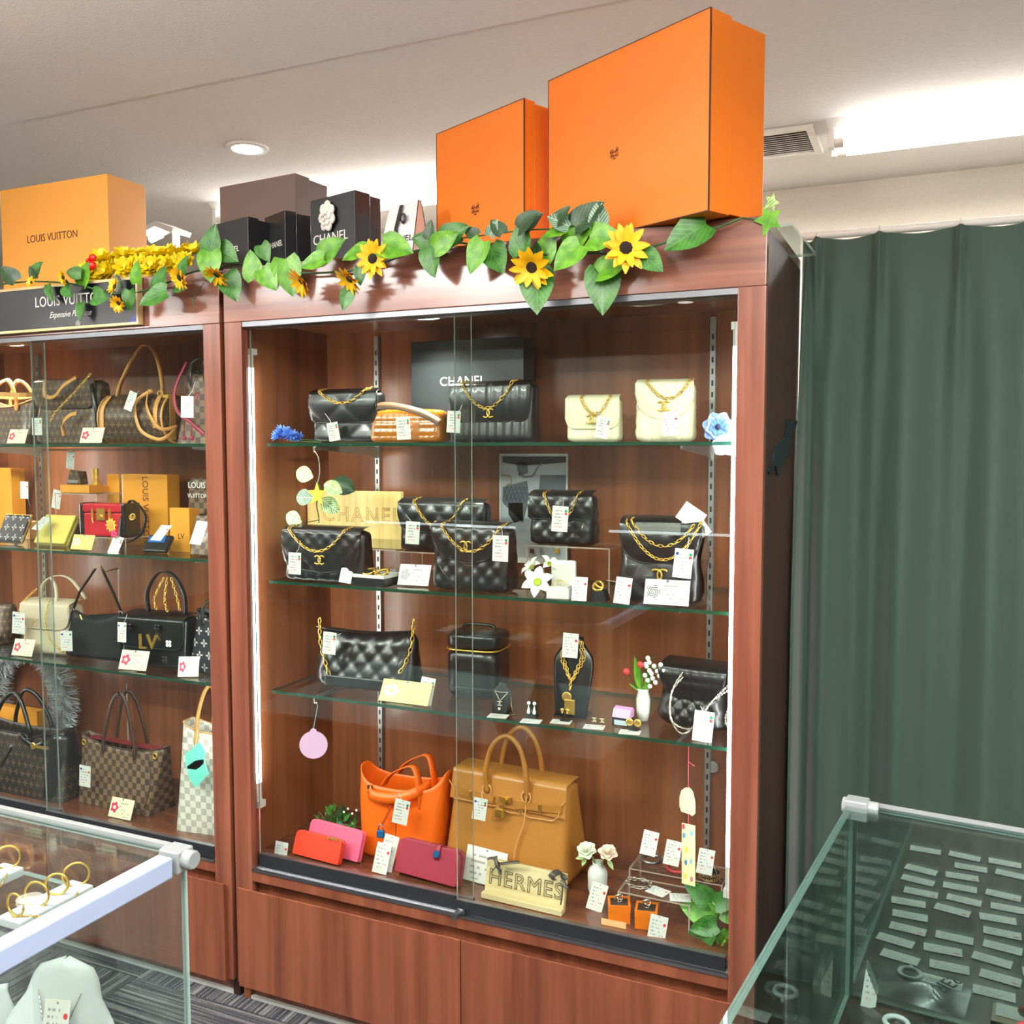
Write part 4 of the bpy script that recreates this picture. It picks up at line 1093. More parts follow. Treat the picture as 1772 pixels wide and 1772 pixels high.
# ================================================================== goods in the main cabinet
def at_front(x0, x1, ytop, ybot, Y, Z):
    """front face of a thing standing on Z: centre X, width, height, from where its corners appear at depth Y"""
    ym = (ytop + ybot) / 2
    a, b = aty(x0, ym, Y).x, aty(x1, ym, Y).x
    h = aty((x0 + x1) / 2, ytop, Y).z - Z
    return (a + b) / 2, b - a, h
def flap_bag(label, x0, x1, ytop, ybot, Y, Z, d, m, q='diamond', qp=0.03, flap=0.5, rz=0.0, rc=0.03, chain=None, cc=None, ccz=None, group=None, point=0.0, td=0.6, tag=None, sag=0.035, chx=(-0.36, 0.36), chm=None, leather=None, flapq=True, bulge=0.06, pocket=False, fq=None, hgt=None):
    cx, wd, h = at_front(x0, x1, ytop, ybot, Y, Z)
    if hgt: h = hgt
    t = thing('handbag', label, 'handbag', (cx, Y + d / 2, Z + 0.0005), rz, group)
    bodyshape(MB(), wd, h * 0.97, d, 0.012, 1.0, td, bulge, q, qp, 0.0035).build('body', m, t, smooth=True, auto=1.2)
    fb = MB(); e = flapshape(fb, wd * 1.005, h * 0.96, d * td + (d - d * td) * 0.25, h * (1 - flap), rc, fq or (q if flapq else None), qp, 0.003, 0.006 + d * (1 - td) * 0.12, point=point)
    fo = fb.build('flap', m, t, smooth=True)
    MB().tube(e, 0.0016, 5).build('piping', m, fo, smooth=True)
    yf = -(d * td + (d - d * td) * 0.25) / 2 - 0.012 - d * (1 - td) * 0.12
    if chain is not False:
        a = Vector((wd * chx[0], 0.0, h + 0.004)); b = Vector((wd * chx[1], 0.0, h + 0.004))
        pts = [a] + [Vector((a.x + (b.x - a.x) * k / 16, yf - 0.002, h - sag * (1 - (2 * k / 16 - 1) ** 2) - 0.002)) for k in range(17)] + [b]
        twochain(t, pts, 'chain', 0.0135, chm or GOLD, leather)
    if cc:
        lk = MB(); z = ccz if ccz is not None else h * (1 - flap) + 0.018
        cclogo(lk, (0, yf - 0.001, z), cc, cc * 0.2)
        lk.build('clasp', GOLD, t, smooth=True)
    if tag:
        for tg in (tag if isinstance(tag, list) else [tag]): tagpx(t, **tg)
    return t, wd, h
def bag_row(*a, **k): return flap_bag(*a, **k)

# ---------------- upper shelf
Z1 = S1 + 0.003
flap_bag('black quilted flap bag beside the blue flower bunch on the upper shelf', 537, 652, 674, 766, 0.13, Z1, 0.055, BLACKL, 'bigdiamond', 0.09, 0.62, 0.0, 0.02, sag=0.03, chx=(-0.34, 0.36), tag=dict(x=577, y=747, Y=0.105, ang=-0.18, kind='gr', h=0.042, sx=(562, 715)))
# amber embossed bag with flat strap
AMBL = mat('amber_patent', (168, 98, 18), 0.18, 0, 0.6, coat=0.6, var=0.25, bscale=60)
cx, wd, h = at_front(637, 762, 712, 766, 0.125, Z1)
t = thing('handbag', 'amber patent handbag with a taupe strap on the upper shelf', 'handbag', (cx, 0.125 + 0.03, Z1 + 0.0005))
bodyshape(MB(), wd, h, 0.06, 0.012, 0.96, 0.75, 0.05, 'grid', 0.016, 0.0022, nf=48, nv=24, topf=lambda x: 0.006 - 0.5 * x * x).build('body', AMBL, t, smooth=True, auto=1.2)
pts = spline([(-wd * 0.5, -0.012, h * 0.75), (-wd * 0.49, -0.016, h * 1.0), (-wd * 0.36, -0.026, h * 1.18), (-wd * 0.1, -0.034, h * 1.16), (wd * 0.25, -0.036, h * 0.95), (wd * 0.5, -0.032, h * 0.62)], 6)
MB().strap(pts, 0.016, 0.002, (0, 0.5, 1)).build('shoulder_strap', mat('taupe_leather', (112, 84, 64), 0.5), t, smooth=True)
tagpx(t, x=698, y=741, Y=0.1, ang=-0.06, kind='gr', h=0.05, sx=(705, 715))
# black carton behind
cx, wd, h = at_front(712, 906, 587, 766, 0.27, Z1)
t, w_, l_ = carton('gift_box', 'large black carton with white lettering behind the handbags', 'box', (cx - wd / 2, 0.27, Z1), (cx + wd / 2, 0.27, Z1), h, 0.07, 0.03, mat('black_carton', (40, 46, 52), 0.3, coat=0.3))
q = aty(800, 660, 0.27)
lettering(l_, 'CHANEL', 0.03, WPR, FACE(q.x - cx, -0.0005, q.z - Z1), spacing=1.05)
t, w_, h = flap_bag('black flap bag with vertical channel stitching on the upper shelf', 779, 917, 660, 766, 0.12, Z1, 0.07, BLACKL, 'vert', 0.019, 0.66, 0.0, 0.022, cc=0.0085, sag=0.055, chx=(-0.34, 0.3), tag=dict(x=785, y=730, Y=0.085, ang=0.06, kind='gr', h=0.046, sx=(800, 700)))
flap_bag('small cream flap bag on the upper shelf left of the larger cream bag', 978, 1066, 686, 765, 0.13, Z1, 0.06, CREAM, None, 0.02, 0.7, 0.12, 0.02, cc=0.0075, sag=0.035, chx=(-0.2, 0.34), tag=dict(x=1043, y=740, Y=0.1, ang=0.2, kind='gr', h=0.042, sx=(1030, 705)))
flap_bag('large cream quilted flap bag beside the blue anemone', 1096, 1192, 658, 766, 0.13, Z1, 0.085, CREAM, 'diamond', 0.02, 0.62, 0.15, 0.05, cc=0.0085, sag=0.035, chx=(-0.3, 0.45), ccz=0.07, tag=dict(x=1160, y=733, Y=0.09, ang=0.04, kind='r', h=0.046))
# blue flowers
BLUE1 = mat('blue_petal', (104, 148, 232), 0.6, var=0.3, bscale=90); BLUE2 = mat('pale_blue_petal', (150, 180, 236), 0.6, var=0.25, bscale=60); BDARK = mat('blue_dark', (30, 36, 70), 0.7)
q = aty(503, 760, 0.12)
t = thing('blue_flower_bunch', 'small bunch of blue cornflowers at the shelf left end', 'flower', (q.x, 0.12, Z1))
bm = petalring(petalring(petalring(MB(), 10, 0.05, 0.9, 0.3, 0.9), 9, 0.05, 0.7, 0.3, 1.6, ph=0.3), 8, 0.02, 0.5, 0.25, 3.0).mesh('blossom', BLUE1, True)
for k, (dx, dz) in enumerate(((-0.026, 0.013), (-0.012, 0.016), (0.0, 0.012), (0.014, 0.016), (-0.02, 0.026), (0.024, 0.01), (0.006, 0.024))):
    inst(bm, 'blossom', t, TR(dx, -0.01 + 0.006 * (k % 3), dz) @ Vector((random.uniform(-0.5, 0.5), -0.8, 0.6)).to_track_quat('Z', 'Y').to_matrix().to_4x4() @ Matrix.Scale(0.017, 4))
MB().tube([(0.0, 0, 0.006), (0.04, 0.005, 0.004), (0.08, 0.01, 0.003)], 0.0015, 5).tube([(0.01, 0.006, 0.01), (0.05, 0.01, 0.008), (0.075, 0.012, 0.003)], 0.0012, 5).build('stem', STEM, t)
q = aty(1243, 740, 0.075)
t = thing('anemone', 'blue anemone bloom at the shelf right end beside the cream bag', 'flower', (q.x, 0.078, Z1))
def ruffle(mb, r, n, k, zc, ph=0):
    def fn(u, v):
        a = 2 * PI * u + ph; rr = r * v * (1 + 0.10 * sin(n * a)); return Vector((rr * cos(a), rr * sin(a), zc + r * k * v * v + r * 0.07 * v * sin(n * 2 * a + ph)))
    return mb.grid(fn, 36, 5, cu=True)
Mf = TR(0, 0, q.z - Z1) @ Vector((0.1, -1, 0.1)).to_track_quat('Z', 'Y').to_matrix().to_4x4()
ruffle(ruffle(MB(), 0.028, 7, 0.25, 0.0), 0.021, 6, 0.5, 0.002, 0.5).xf(Mf).build('petals', BLUE2, t, smooth=True)
ruffle(MB(), 0.014, 6, 0.35, 0.006).xf(Mf).build('inner_petals', BLUE1, t, smooth=True)
MB().ell((0, 0, 0.012), (0.006, 0.006, 0.004), 10, 6).xf(Mf).build('flower_center', BDARK, t, smooth=True)
ruffle(MB(), 0.022, 5, 0.3, 0.0).xf(TR(0.012, -0.004, q.z - Z1 - 0.03) @ Vector((0.3, -1, -0.6)).to_track_quat('Z', 'Y').to_matrix().to_4x4()).build('lower_petals', mat('white_blue_petal', (206, 222, 246), 0.6), t, smooth=True)
MB().tube([(0, 0.004, q.z - Z1), (0.006, 0.01, 0.01), (0.008, 0.012, 0.0)], 0.0014, 5).build('stem', STEM, t)

# ---------------- middle shelf
Z2 = S2 + 0.003
def riser(label, X0, X1, Y0, Y1, Z, h, th=0.003):
    """bent clear acrylic bridge"""
    t = thing('acrylic_riser', label, 'riser', ((X0 + X1) / 2, (Y0 + Y1) / 2, Z))
    w2, d2 = (X1 - X0) / 2, (Y1 - Y0) / 2
    def slab(*b):
        g_ = MB(); g_.box(*b); return g_
    g_ = slab(-w2, w2, -d2, d2, h - th, h); g_.mi = [1, 1, 1, 1, 0, 0]; g_.build('top', [ACRYL, ACRE], t)
    for s in (-1, 1):
        a, b = (-w2, -w2 + th) if s < 0 else (w2 - th, w2)
        g_ = slab(a, b, -d2, d2, 0, h - th); g_.mi = [0, 0, 1, 1, 1, 1]; g_.build('leg', [ACRYL, ACRE], t)
    return t
# hanging star
q = aty(545, 772, 0.085)
t = thing('star_ornament', 'yellow paper star hanging from the shelf on white string', 'ornament', (q.x, 0.085, S1 - 0.0042))
zs = aty(553, 856, 0.085).z - (S1 - 0.0042)
MB().prism([(0.004 + 0.026 * (1 if k % 2 == 0 else 0.45) * cos(PI / 2 + k * PI / 5), zs + 0.028 * (1 if k % 2 == 0 else 0.45) * sin(PI / 2 + k * PI / 5)) for k in range(10)], -0.001, 0.001).build('star', mat('star_yellow', (244, 214, 60), 0.6), t)
MB().tube(spline([(0, 0, -0.012), (0.008, 0.001, -0.025), (0.012, 0, -0.05), (0.010, 0, zs + 0.04), (0.005, 0, zs + 0.027)], 4), 0.0008, 5).build('string', STRING, t)
MB().tube([(0.001, 0, 0.0), (-0.003, 0, -0.006), (-0.002, 0, -0.013), (0.002, 0, -0.012)], 0.0014, 5).build('hook', FIXW, t)
# carved wooden sign on a riser
cx, wd, h0 = at_front(532, 693, 850, 947, 0.27, Z2)
zbase = aty(612, 947, 0.27).z
r1 = riser('clear acrylic riser under the carved wooden sign', cx - wd / 2 + 0.004, cx + wd / 2 - 0.004, 0.255, 0.33, Z2, zbase - Z2)
t = thing('wooden_sign', 'pale carved wooden sign behind the quilted bag on the middle shelf', 'sign', (cx, 0.27, zbase + 0.0004))
h = aty(612, 850, 0.27).z - zbase
MB().box(-wd / 2, wd / 2, 0, 0.016, 0, h).build('board', PALEW, t, bevel=0.001)
MB().box(-wd / 2 + 0.06, wd / 2, -0.006, -0.0005, 0, h * 0.17).build('base_strip', ACRYL, t)
q = aty(625, 892, 0.27)
lettering(t, 'CHANEL', 0.052, mat('carved_line', (176, 132, 62), 0.6), FACE(q.x - cx, -0.0004, q.z - zbase), name='carved_letters', outline=0.0007, spacing=1.22)
# pothos spray
q = aty(560, 905, 0.2)
t = thing('pothos_spray', 'variegated pothos leaves behind the hanging star', 'plant', (q.x, 0.2, Z2))
MB().tube(spline([loc2(t, aty(x, y, Y)) for x, y, Y in ((552, 950, 0.2), (552, 900, 0.18), (548, 870, 0.16), (558, 850, 0.14), (545, 832, 0.14))], 5), 0.0014, 5).build('vine', STEM, t)
for x, y, L, a_, m_, Y in ((542, 826, 34, 165, LEAF_P, 0.13), (576, 832, 40, -20, LEAF_C, 0.16), (561, 838, 32, -20, LEAF_P, 0.12), (543, 861, 34, 180, LEAF_S, 0.12), (556, 864, 34, -30, LEAF_V, 0.11), (522, 904, 32, 160, LEAF_V, 0.12), (552, 905, 26, 270, LEAF_P, 0.13)):
    leaf(t, aty(x, y, Y), a_, L / 640, m_, 'oval', 0.75, (random.uniform(-0.2, 0.2), -1, 0.2), 0.1)
MB().tube([loc2(t, aty(552, 900, 0.18)), loc2(t, aty(536, 903, 0.14)), loc2(t, aty(524, 905, 0.12))], 0.001, 5).build('stem', STEM, t)
flap_bag('black quilted flap bag in front of the carved wooden sign', 490, 624, 915, 1010, 0.075, Z2, 0.065, BLACKL, 'diamond', 0.034, 0.72, 0.0, 0.03, point=0.012, cc=0.009, sag=0.05, chx=(-0.4, 0.32), tag=dict(x=510, y=975, Y=0.052, ang=0.03, kind='gr', h=0.05, rz=0.15, sx=(520, 935)))
# centre back bag on a riser
zbk = aty(760, 957, 0.2).z
a, b = span(692, 836, 950, 0.2)
riser('clear acrylic riser under the rear quilted bag', a - 0.004, b + 0.01, 0.2, 0.31, Z2, zbk - Z2)
flap_bag('black quilted flap bag with inset border on a clear riser', 690, 836, 866, 955, 0.205, zbk, 0.06, BLACKL, 'diamond', 0.045, 0.62, 0.0, 0.035, cc=0.0085, sag=0.06, chx=(-0.3, 0.28), tag=dict(x=714, y=922, Y=0.165, ang=0.05, kind='gr', h=0.052, sx=(702, 890)))
# centre front bag
t, w_, h = flap_bag('large black diamond-quilted flap bag at the centre of the middle shelf', 745, 876, 908, 1030, 0.085, Z2, 0.075, BLACKL, 'diamond', 0.036, 0.45, -0.05, 0.05, point=0.02, cc=0.010, sag=0.055, chx=(-0.34, 0.46), tag=dict(x=866, y=949, Y=0.052, ang=0.03, kind='gr', h=0.054, rz=0.1, sx=(868, 912)))
MB().tube([(-w_ * 0.1, -0.06, 0.012), (-w_ * 0.32, -0.058, h * 0.4), (-w_ * 0.2, -0.05, h * 0.55)], 0.0012, 5).build('pocket_seam', BLACKL, t)
# hoop earrings in a box
q = atz(612, 1010, Z2); q2 = atz(660, 1014, Z2)
t = thing('earring_box', 'black and white jewellery box holding gold hoop earrings', 'jewellery box', (0.335, 0.1, Z2 + 0.0005), -0.05)
w2, d2, hb = 0.042, 0.034, 0.026
MB().box(-w2, w2, -d2, d2, 0, hb * 0.72).build('base', BLACKP, t)
rim = MB(); k = 0.003
rim.box(-w2, w2, -d2, -d2 + k, hb * 0.72, hb).box(-w2, w2, d2 - k, d2, hb * 0.72, hb).box(-w2, -w2 + k, -d2 + k, d2 - k, hb * 0.72, hb).box(w2 - k, w2, -d2 + k, d2 - k, hb * 0.72, hb)
rim.build('white_rim', WHITE, t, split=True)
MB().box(-w2 + k, w2 - k, -d2 + k, d2 - k, hb * 0.72, hb * 0.8).build('velvet_pad', BLACKM, t)
for s in (-1, 1):
    e_ = MB().torus((s * 0.018, -0.006, hb + 0.003), 0.0135, 0.0028, 22, 8, RX(0.35))
    for k_ in range(11): e_.torus((s * 0.018 + 0.0135 * cos(k_ * 2 * PI / 11), -0.006 + 0.0135 * sin(k_ * 2 * PI / 11), hb + 0.003 + 0.0046 * sin(k_ * 2 * PI / 11)), 0.003, 0.0009, 8, 4, RZ(k_ * 2 * PI / 11) @ RX(PI / 2))
    e_.box(s * 0.018 - 0.005, s * 0.018 + 0.005, 0.006, 0.018, hb + 0.004, hb + 0.010)
    e_.build('hoop_earring', GOLD, t, smooth=True, auto=1.0)
price_tag(None, aty(600, 991, 0.072), 0.12, 'r', 0.047, 0.03, 0.1, -0.25, None, 'white price tag leaning at the left of the hoop earring box')
card_stand('white card with a line-drawn camellia beside the hoop earring box', aty(716, 1000, 0.11).x, 0.105, Z2, 0.075, 0.048, CAREC, 0.1, -0.4)
# framed photo print on the back panel
a, b = span(868, 981, 880, 0.366); zt_, zb_ = aty(925, 788, 0.364).z, aty(925, 966, 0.364).z
t = thing('framed_print', 'framed grey photograph of handbags on the cabinet back', 'picture', ((a + b) / 2, 0.362, zb_))
W_, H_ = b - a, zt_ - zb_
MB().box(-W_ / 2, W_ / 2, 0, 0.006, 0, H_).build('backing', mat('print_grey', (176, 182, 188), 0.35, var=0.2, bscale=9), t)
for bx_ in ((-W_ / 2 - 0.003, W_ / 2 + 0.003, -0.002, 0.006, H_, H_ + 0.004), (-W_ / 2 - 0.003, W_ / 2 + 0.003, -0.002, 0.006, -0.012, 0.0), (-W_ / 2 - 0.003, -W_ / 2, -0.002, 0.006, 0, H_), (W_ / 2, W_ / 2 + 0.003, -0.002, 0.006, 0, H_)):
    MB().box(*bx_).build('frame_side', WHITE, t)
DG = mat('print_dark', (36, 38, 44), 0.4); MG = mat('print_mid', (92, 98, 108), 0.4)
ps = lambda x, y: ((aty(x, y, 0.362).x - (a + b) / 2), aty(x, y, 0.362).z - zb_)
for poly, m_ in (([(870, 790), (980, 790), (980, 800), (905, 806), (870, 800)], DG), ([(893, 800), (912, 798), (914, 818), (898, 824)], MG), ([(935, 822), (980, 822), (980, 858), (932, 852)], MG), ([(870, 842), (912, 832), (916, 862), (905, 905), (880, 880), (870, 870)], MG), ([(880, 870), (905, 870), (905, 900), (890, 905), (880, 890)], DG)):
    MB().prism([ps(*c_) for c_ in poly], -0.0006, 0).build('printed_shape', m_, t)
pm_ = MB()
for k in range(6):
    p0_, p1_ = ps(871 + k * 7, 842), ps(880 + k * 7, 868); pm_.tube([(p0_[0], -0.0008, p0_[1]), (p1_[0], -0.0008, p1_[1])], 0.0005, 4)
    p0_, p1_ = ps(878 + k * 7, 842), ps(869 + k * 6, 866); pm_.tube([(p0_[0], -0.0008, p0_[1]), (p1_[0], -0.0008, p1_[1])], 0.0005, 4)
pm_.build('printed_lines', DG, t)
twochain(t, [(ps(x, y)[0], -0.0012, ps(x, y)[1]) for x, y in ((870, 822), (884, 824), (886, 836), (876, 840), (870, 846))], 'printed_chain', 0.008, mat('print_gold', (196, 170, 110), 0.4), None, 0.0008)
twochain(t, [(ps(x, y)[0], -0.0012, ps(x, y)[1]) for x, y in ((896, 812), (906, 826), (922, 824), (932, 806), (944, 794), (960, 790))], 'printed_chain', 0.008, mat('print_gold2', (110, 112, 112), 0.4), None, 0.0008)
for x, m_ in ((921, DG), (938, mat('print_stone', (120, 140, 158), 0.3)), (964, mat('print_bottle', (200, 160, 60), 0.3))):
    c_ = ps(x, 953); MB().prism([(c_[0] - 0.006, c_[1] - 0.006), (c_[0] + 0.006, c_[1] - 0.006), (c_[0] + 0.005, c_[1] + 0.005), (c_[0] - 0.005, c_[1] + 0.005)], -0.0025, -0.002).build('printed_shape', m_, t)
# mini bag on riser
zmb = aty(975, 945, 0.19).z
a, b = span(915, 1052, 945, 0.19)
riser('clear acrylic riser under the small quilted bag by the print', a - 0.004, b + 0.006, 0.185, 0.285, Z2, zmb - Z2)
flap_bag('small black quilted flap bag in front of the framed print', 915, 1024, 853, 945, 0.19, zmb, 0.06, BLACKL, 'diamond', 0.034, 0.5, 0.0, 0.004, chain=None, sag=0.06, chx=(-0.24, 0.3), tag=dict(x=969, y=898, Y=0.15, ang=0.06, kind='gr', h=0.054, sx=(975, 860)))
# lily
q = aty(928, 1010, 0.09)
t = thing('lily', 'white artificial lily on the middle shelf', 'flower', (q.x, 0.095, Z2))
LILY = mat('lily_petal', (244, 242, 232), 0.5); LYC = mat('lily_throat', (170, 190, 40), 0.5)
def lily(par, pos, face, s, n=6):
    mb = MB()
    for k in range(n):
        a_ = 2 * PI * k / n
        def P(u, v, a_=a_):
            y = (v * 2 - 1) * 0.24 * sin(PI * (u * 0.94 + 0.05)) ** 0.8; r_ = 0.08 + 0.75 * u ** 1.2; z_ = 0.6 * u - 0.38 * u ** 3 + abs(y) * 0.5
            return Vector((r_ * cos(a_) - y * sin(a_), r_ * sin(a_) + y * cos(a_), z_))
        mb.grid(P, 7, 4)
    Mq_ = TR(pos) @ Vector(face).to_track_quat('Z', 'Y').to_matrix().to_4x4() @ RZ(0.4) @ Matrix.Scale(s, 4)
    o_ = mb.xf(Mq_).build('bloom', LILY, par, smooth=True)
    MB().lathe([(0.02, -0.1), (0.1, 0.05), (0.2, 0.2), (0.02, 0.1)], 10).xf(Mq_).build('throat', LYC, o_, smooth=True)
lily(t, (0.006, -0.01, 0.028), (0.25, -1, 0.55), 0.042)
lily(t, (-0.014, 0.012, 0.055), (-0.5, -0.7, 0.8), 0.032, 5)
lily(t, (0.018, 0.02, 0.062), (0.6, -0.4, 0.8), 0.03, 4)
MB().tube([(0.004, 0, 0.024), (0.008, 0.012, 0.01), (0.012, 0.02, 0.001)], 0.002, 6).build('stem', STEM, t)
# white ring box, open
q = aty(970, 1036, 0.08)
t = thing('ring_box', 'open white ring box with a gold ring next to the lily', 'jewellery box', (aty(965, 1036, 0.085).x + 0.004, 0.09, Z2 + 0.0005), 0.1)
MB().box(-0.024, 0.024, -0.022, 0.022, 0, 0.022).build('base', WHITE, t, bevel=0.002)
MB().box(-0.02, 0.02, -0.018, 0.018, 0.0222, 0.024).build('cushion', mat('white_velvet', (228, 224, 214), 0.9), t)
lid_ = MB().box(-0.026, 0.026, 0.02, 0.034, 0.018, 0.074).build('lid', mat('white_plastic', (234, 234, 228), 0.35), t, bevel=0.004)
MB().box(-0.02, 0.02, 0.0192, 0.0198, 0.026, 0.066).build('lid_lining', mat('white_satin', (214, 212, 200), 0.4), t)
MB().torus((-0.002, -0.002, 0.028), 0.009, 0.0014, 18, 6, RX(1.1)).build('ring', GOLD, t, smooth=True)
price_tag(t, aty(1003, 1019, 0.066), 0.02, 'r', 0.048, 0.031, 0.1, -0.2)
# gold ring on black stand
t = thing('ring_stand', 'gold knot ring on a black holder between two tags', 'jewellery stand', (aty(1036, 1035, 0.085).x, 0.09, Z2 + 0.0005))
MB().prism([(-0.018, 0), (0.018, 0), (0.012, 0.022), (-0.012, 0.022)], -0.014, 0.014).build('holder', BLACKM, t)
MB().torus((0, -0.008, 0.03), 0.010, 0.003, 20, 6, RX(0.9)).torus((0.003, -0.01, 0.034), 0.008, 0.002, 18, 6, RX(0.5) @ RY(0.6)).build('ring', GOLD, t, smooth=True)
price_tag(t, aty(1078, 1022, 0.062), 0.09, 'r', 0.052, 0.032, 0.1, -0.2, aty(1050, 1004, 0.08))
# large black tote-like quilted bag at right
t, w_, h = flap_bag('large slouchy black quilted bag with shiny side at the shelf right end', 1068, 1205, 902, 1040, 0.1, Z2, 0.11, BLACKL, 'bigdiamond', 0.05, 0.52, 0.12, 0.05, cc=0.0115, ccz=0.055, sag=0.075, chx=(-0.42, 0.5), td=0.45, bulge=0.12, tag=dict(x=1182, y=975, Y=0.06, ang=0.1, kind='grb', h=0.056, sx=(1192, 930)))
twochain(t, [(-w_ * 0.36, -0.02, h + 0.004)] + [Vector((-w_ * 0.36 + w_ * 0.8 * k / 16, -0.052, h - 0.05 * (1 - (2 * k / 16 - 1) ** 2))) for k in range(17)], 'chain', 0.0135)
MB().grid(lambda u, v: Vector((w_ / 2 + 0.004 + 0.004 * sin(v * 9 + u * 3), -0.05 + 0.1 * u, 0.01 + (h * 0.9) * v)), 8, 10).build('side_gusset', mat('pewter_leather', (92, 84, 70), 0.28, 0.4, coat=0.4), t, smooth=True)
MB().grid(lambda u, v: Vector((-w_ * 0.3 + w_ * 0.55 * u, -0.048 - 0.004 * sin(PI * v), h * 0.78 + 0.032 * v)), 10, 4).build('inner_pocket', mat('grey_lining', (96, 96, 90), 0.5), t)
card_stand('white camellia card in front of the slouchy black bag', aty(1153, 1030, 0.075).x, 0.072, Z2, 0.088, 0.05, CAREC, 0.05, -0.35)
# crossed certificate cards on a clear stick
q = aty(1196, 893, 0.12)
t = thing('card_ornament', 'two crossed white cards propped above the slouchy bag', 'card', (q.x, 0.12, q.z))
MB().box(-0.024, 0.024, -0.001, 0.001, -0.019, 0.019).build('card', NOTE, t).rotation_euler = (0, 0.6, 0.3)
o = MB().box(-0.024, 0.024, -0.001, 0.001, -0.019, 0.019).build('card', NOTE, t); o.rotation_euler = (0, 0.95, 0.3); o.location = (0.010, 0.004, -0.022)
MB().box(-0.0015, 0.0015, 0.002, 0.004, -(q.z - Z2) + 0.0005, 0.01).build('stick', ACRE, t)

# ---------------- lower shelf
Z3 = S3 + 0.003
cx, wd, h = at_front(535, 700, 1092, 1192, 0.12, Z3)
t = thing('handbag', 'black quilted hobo bag with gold chain on the lower shelf', 'handbag', (cx, 0.12 + 0.055, Z3 + 0.0005), 0.05)
bodyshape(MB(), wd, h, 0.11, 0.03, 0.99, 0.35, 0.0, 'diamond', 0.045, 0.004, topf=lambda x: 0.42 * x * x - 0.012 + 0.05 * max(0, x) , zr=0.03, nf=44).build('body', BLACKL, t, smooth=True, auto=1.2)
MB().tube([(-wd * 0.5 + wd * k / 20, -0.018 - 0.0, h + 0.42 * (wd * (k / 20 - 0.5)) ** 2 - 0.012 + 0.05 * max(0, wd * (k / 20 - 0.5))) for k in range(21)], 0.002, 5).build('piping', BLACKL, t)
MB().box(-wd * 0.32, wd * 0.36, -0.061, -0.056, 0.012, 0.036).build('front_pocket', BLACKL, t, bevel=0.003)
twochain(t, spline([(-wd * 0.46, -0.02, h + 0.016), (-wd * 0.42, -0.036, h * 0.75), (-wd * 0.34, -0.05, h * 0.45), (-wd * 0.28, -0.056, h * 0.22)], 6), 'chain', 0.018, None, None, 0.0019)
twochain(t, spline([(wd * 0.5, -0.02, h + 0.03), (wd * 0.49, -0.03, h * 0.75), (wd * 0.44, -0.045, h * 0.45), (wd * 0.4, -0.05, h * 0.35)], 6), 'chain', 0.018, None, None, 0.0019)
tagpx(t, x=570, y=1113, Y=0.1, ang=0.08, kind='gr', h=0.052, rz=0.2, sx=(590, 1096))
t = card_stand('yellow gift-service card in a clear stand on the lower shelf', aty(695, 1215, 0.07).x, 0.075, Z3, 0.125, 0.05, CARDY, 0.0, -0.5)
price_tag(None, aty(738, 1196, 0.1), 0.12, 'gr', 0.06, 0.034, 0.1, -0.2, None, 'white price tag standing behind the yellow card')
# vanity case
cx, wd, h = at_front(757, 845, 1098, 1205, 0.165, Z3)
t = thing('vanity_case', 'tall black leather vanity case with a gold zip line', 'vanity case', (cx + 0.012, 0.165 + 0.06, Z3 + 0.0005), 0.05)
bodyshape(MB(), wd, h * 0.74, 0.11, 0.03, 1.0, 1.0, 0.0, zr=0.006, nv=8).build('body', BLACKL, t, smooth=True, auto=1.2)
lid_ = bodyshape(MB(), wd, h * 0.24, 0.11, 0.03, 1.0, 1.0, 0.0, zr=0.008, nv=8).xf(TR(0, 0, h * 0.755)).build('lid', BLACKL, t, smooth=True, auto=1.2)
rp = [(x, y, h * 0.747) for x, y, s in ringpts(wd * 1.008, 0.112, 0.03, 12, 8, 5)]
MB().tube(rp, 0.0022, 6, closed=True).build('zip', GOLD, t, smooth=True)
rp = [(x, y, h * 0.17) for x, y, s in ringpts(wd * 1.006, 0.111, 0.03, 12, 8, 5)]
MB().tube(rp, 0.0016, 5, closed=True).build('piping', BLACKL, t, smooth=True)
MB().tube(spline([(-wd * 0.3, 0, h), (-wd * 0.25, 0, h + 0.012), (wd * 0.25, 0, h + 0.012), (wd * 0.3, 0, h)], 5), 0.004, 6).build('handle', BLACKL, lid_, smooth=True)
# small necklace bust
def bust(label, x, y, z, s, mat_, hgt, rz=0.0, cat='necklace bust', prof=None):
    t = thing('necklace_bust', label, cat, (x, y, z + 0.0005), rz)
    prof_ = prof
    def fn(u, v):
        prof = prof_ or [(0.0, 0.40), (0.1, 0.42), (0.35, 0.47), (0.6, 0.52), (0.74, 0.5), (0.84, 0.36), (0.92, 0.24), (1.0, 0.22)]
        for (a0, w0), (a1, w1) in zip(prof, prof[1:]):
            if v <= a1: wv = w0 + (w1 - w0) * (v - a0) / (a1 - a0); break
        X = (u * 2 - 1) * wv * s
        return Vector((X, -0.10 * s * (1 - (u * 2 - 1) ** 2) + 0.42 * s * v, v * hgt))
    MB().grid(fn, 14, 16).build('form', mat_, t, smooth=True).modifiers.new('thickness', 'SOLIDIFY').thickness = 0.003
    MB().box(-0.42 * s, 0.42 * s, -0.1 * s, 0.5 * s, 0, 0.003).build('foot', mat_, t)
    MB().strap([(0, 0.46 * s, 0.003), (0, 0.4 * s, hgt * 0.85)], 0.2 * s, 0.003, (1, 0, 0)).build('prop', mat_, t)
    return t, fn
t, fn = bust('small black bust with a fine necklace on the lower shelf', aty(867, 1230, 0.105).x, 0.1, Z3, 0.04, BLACKM, 0.062)
nk = MB(); 
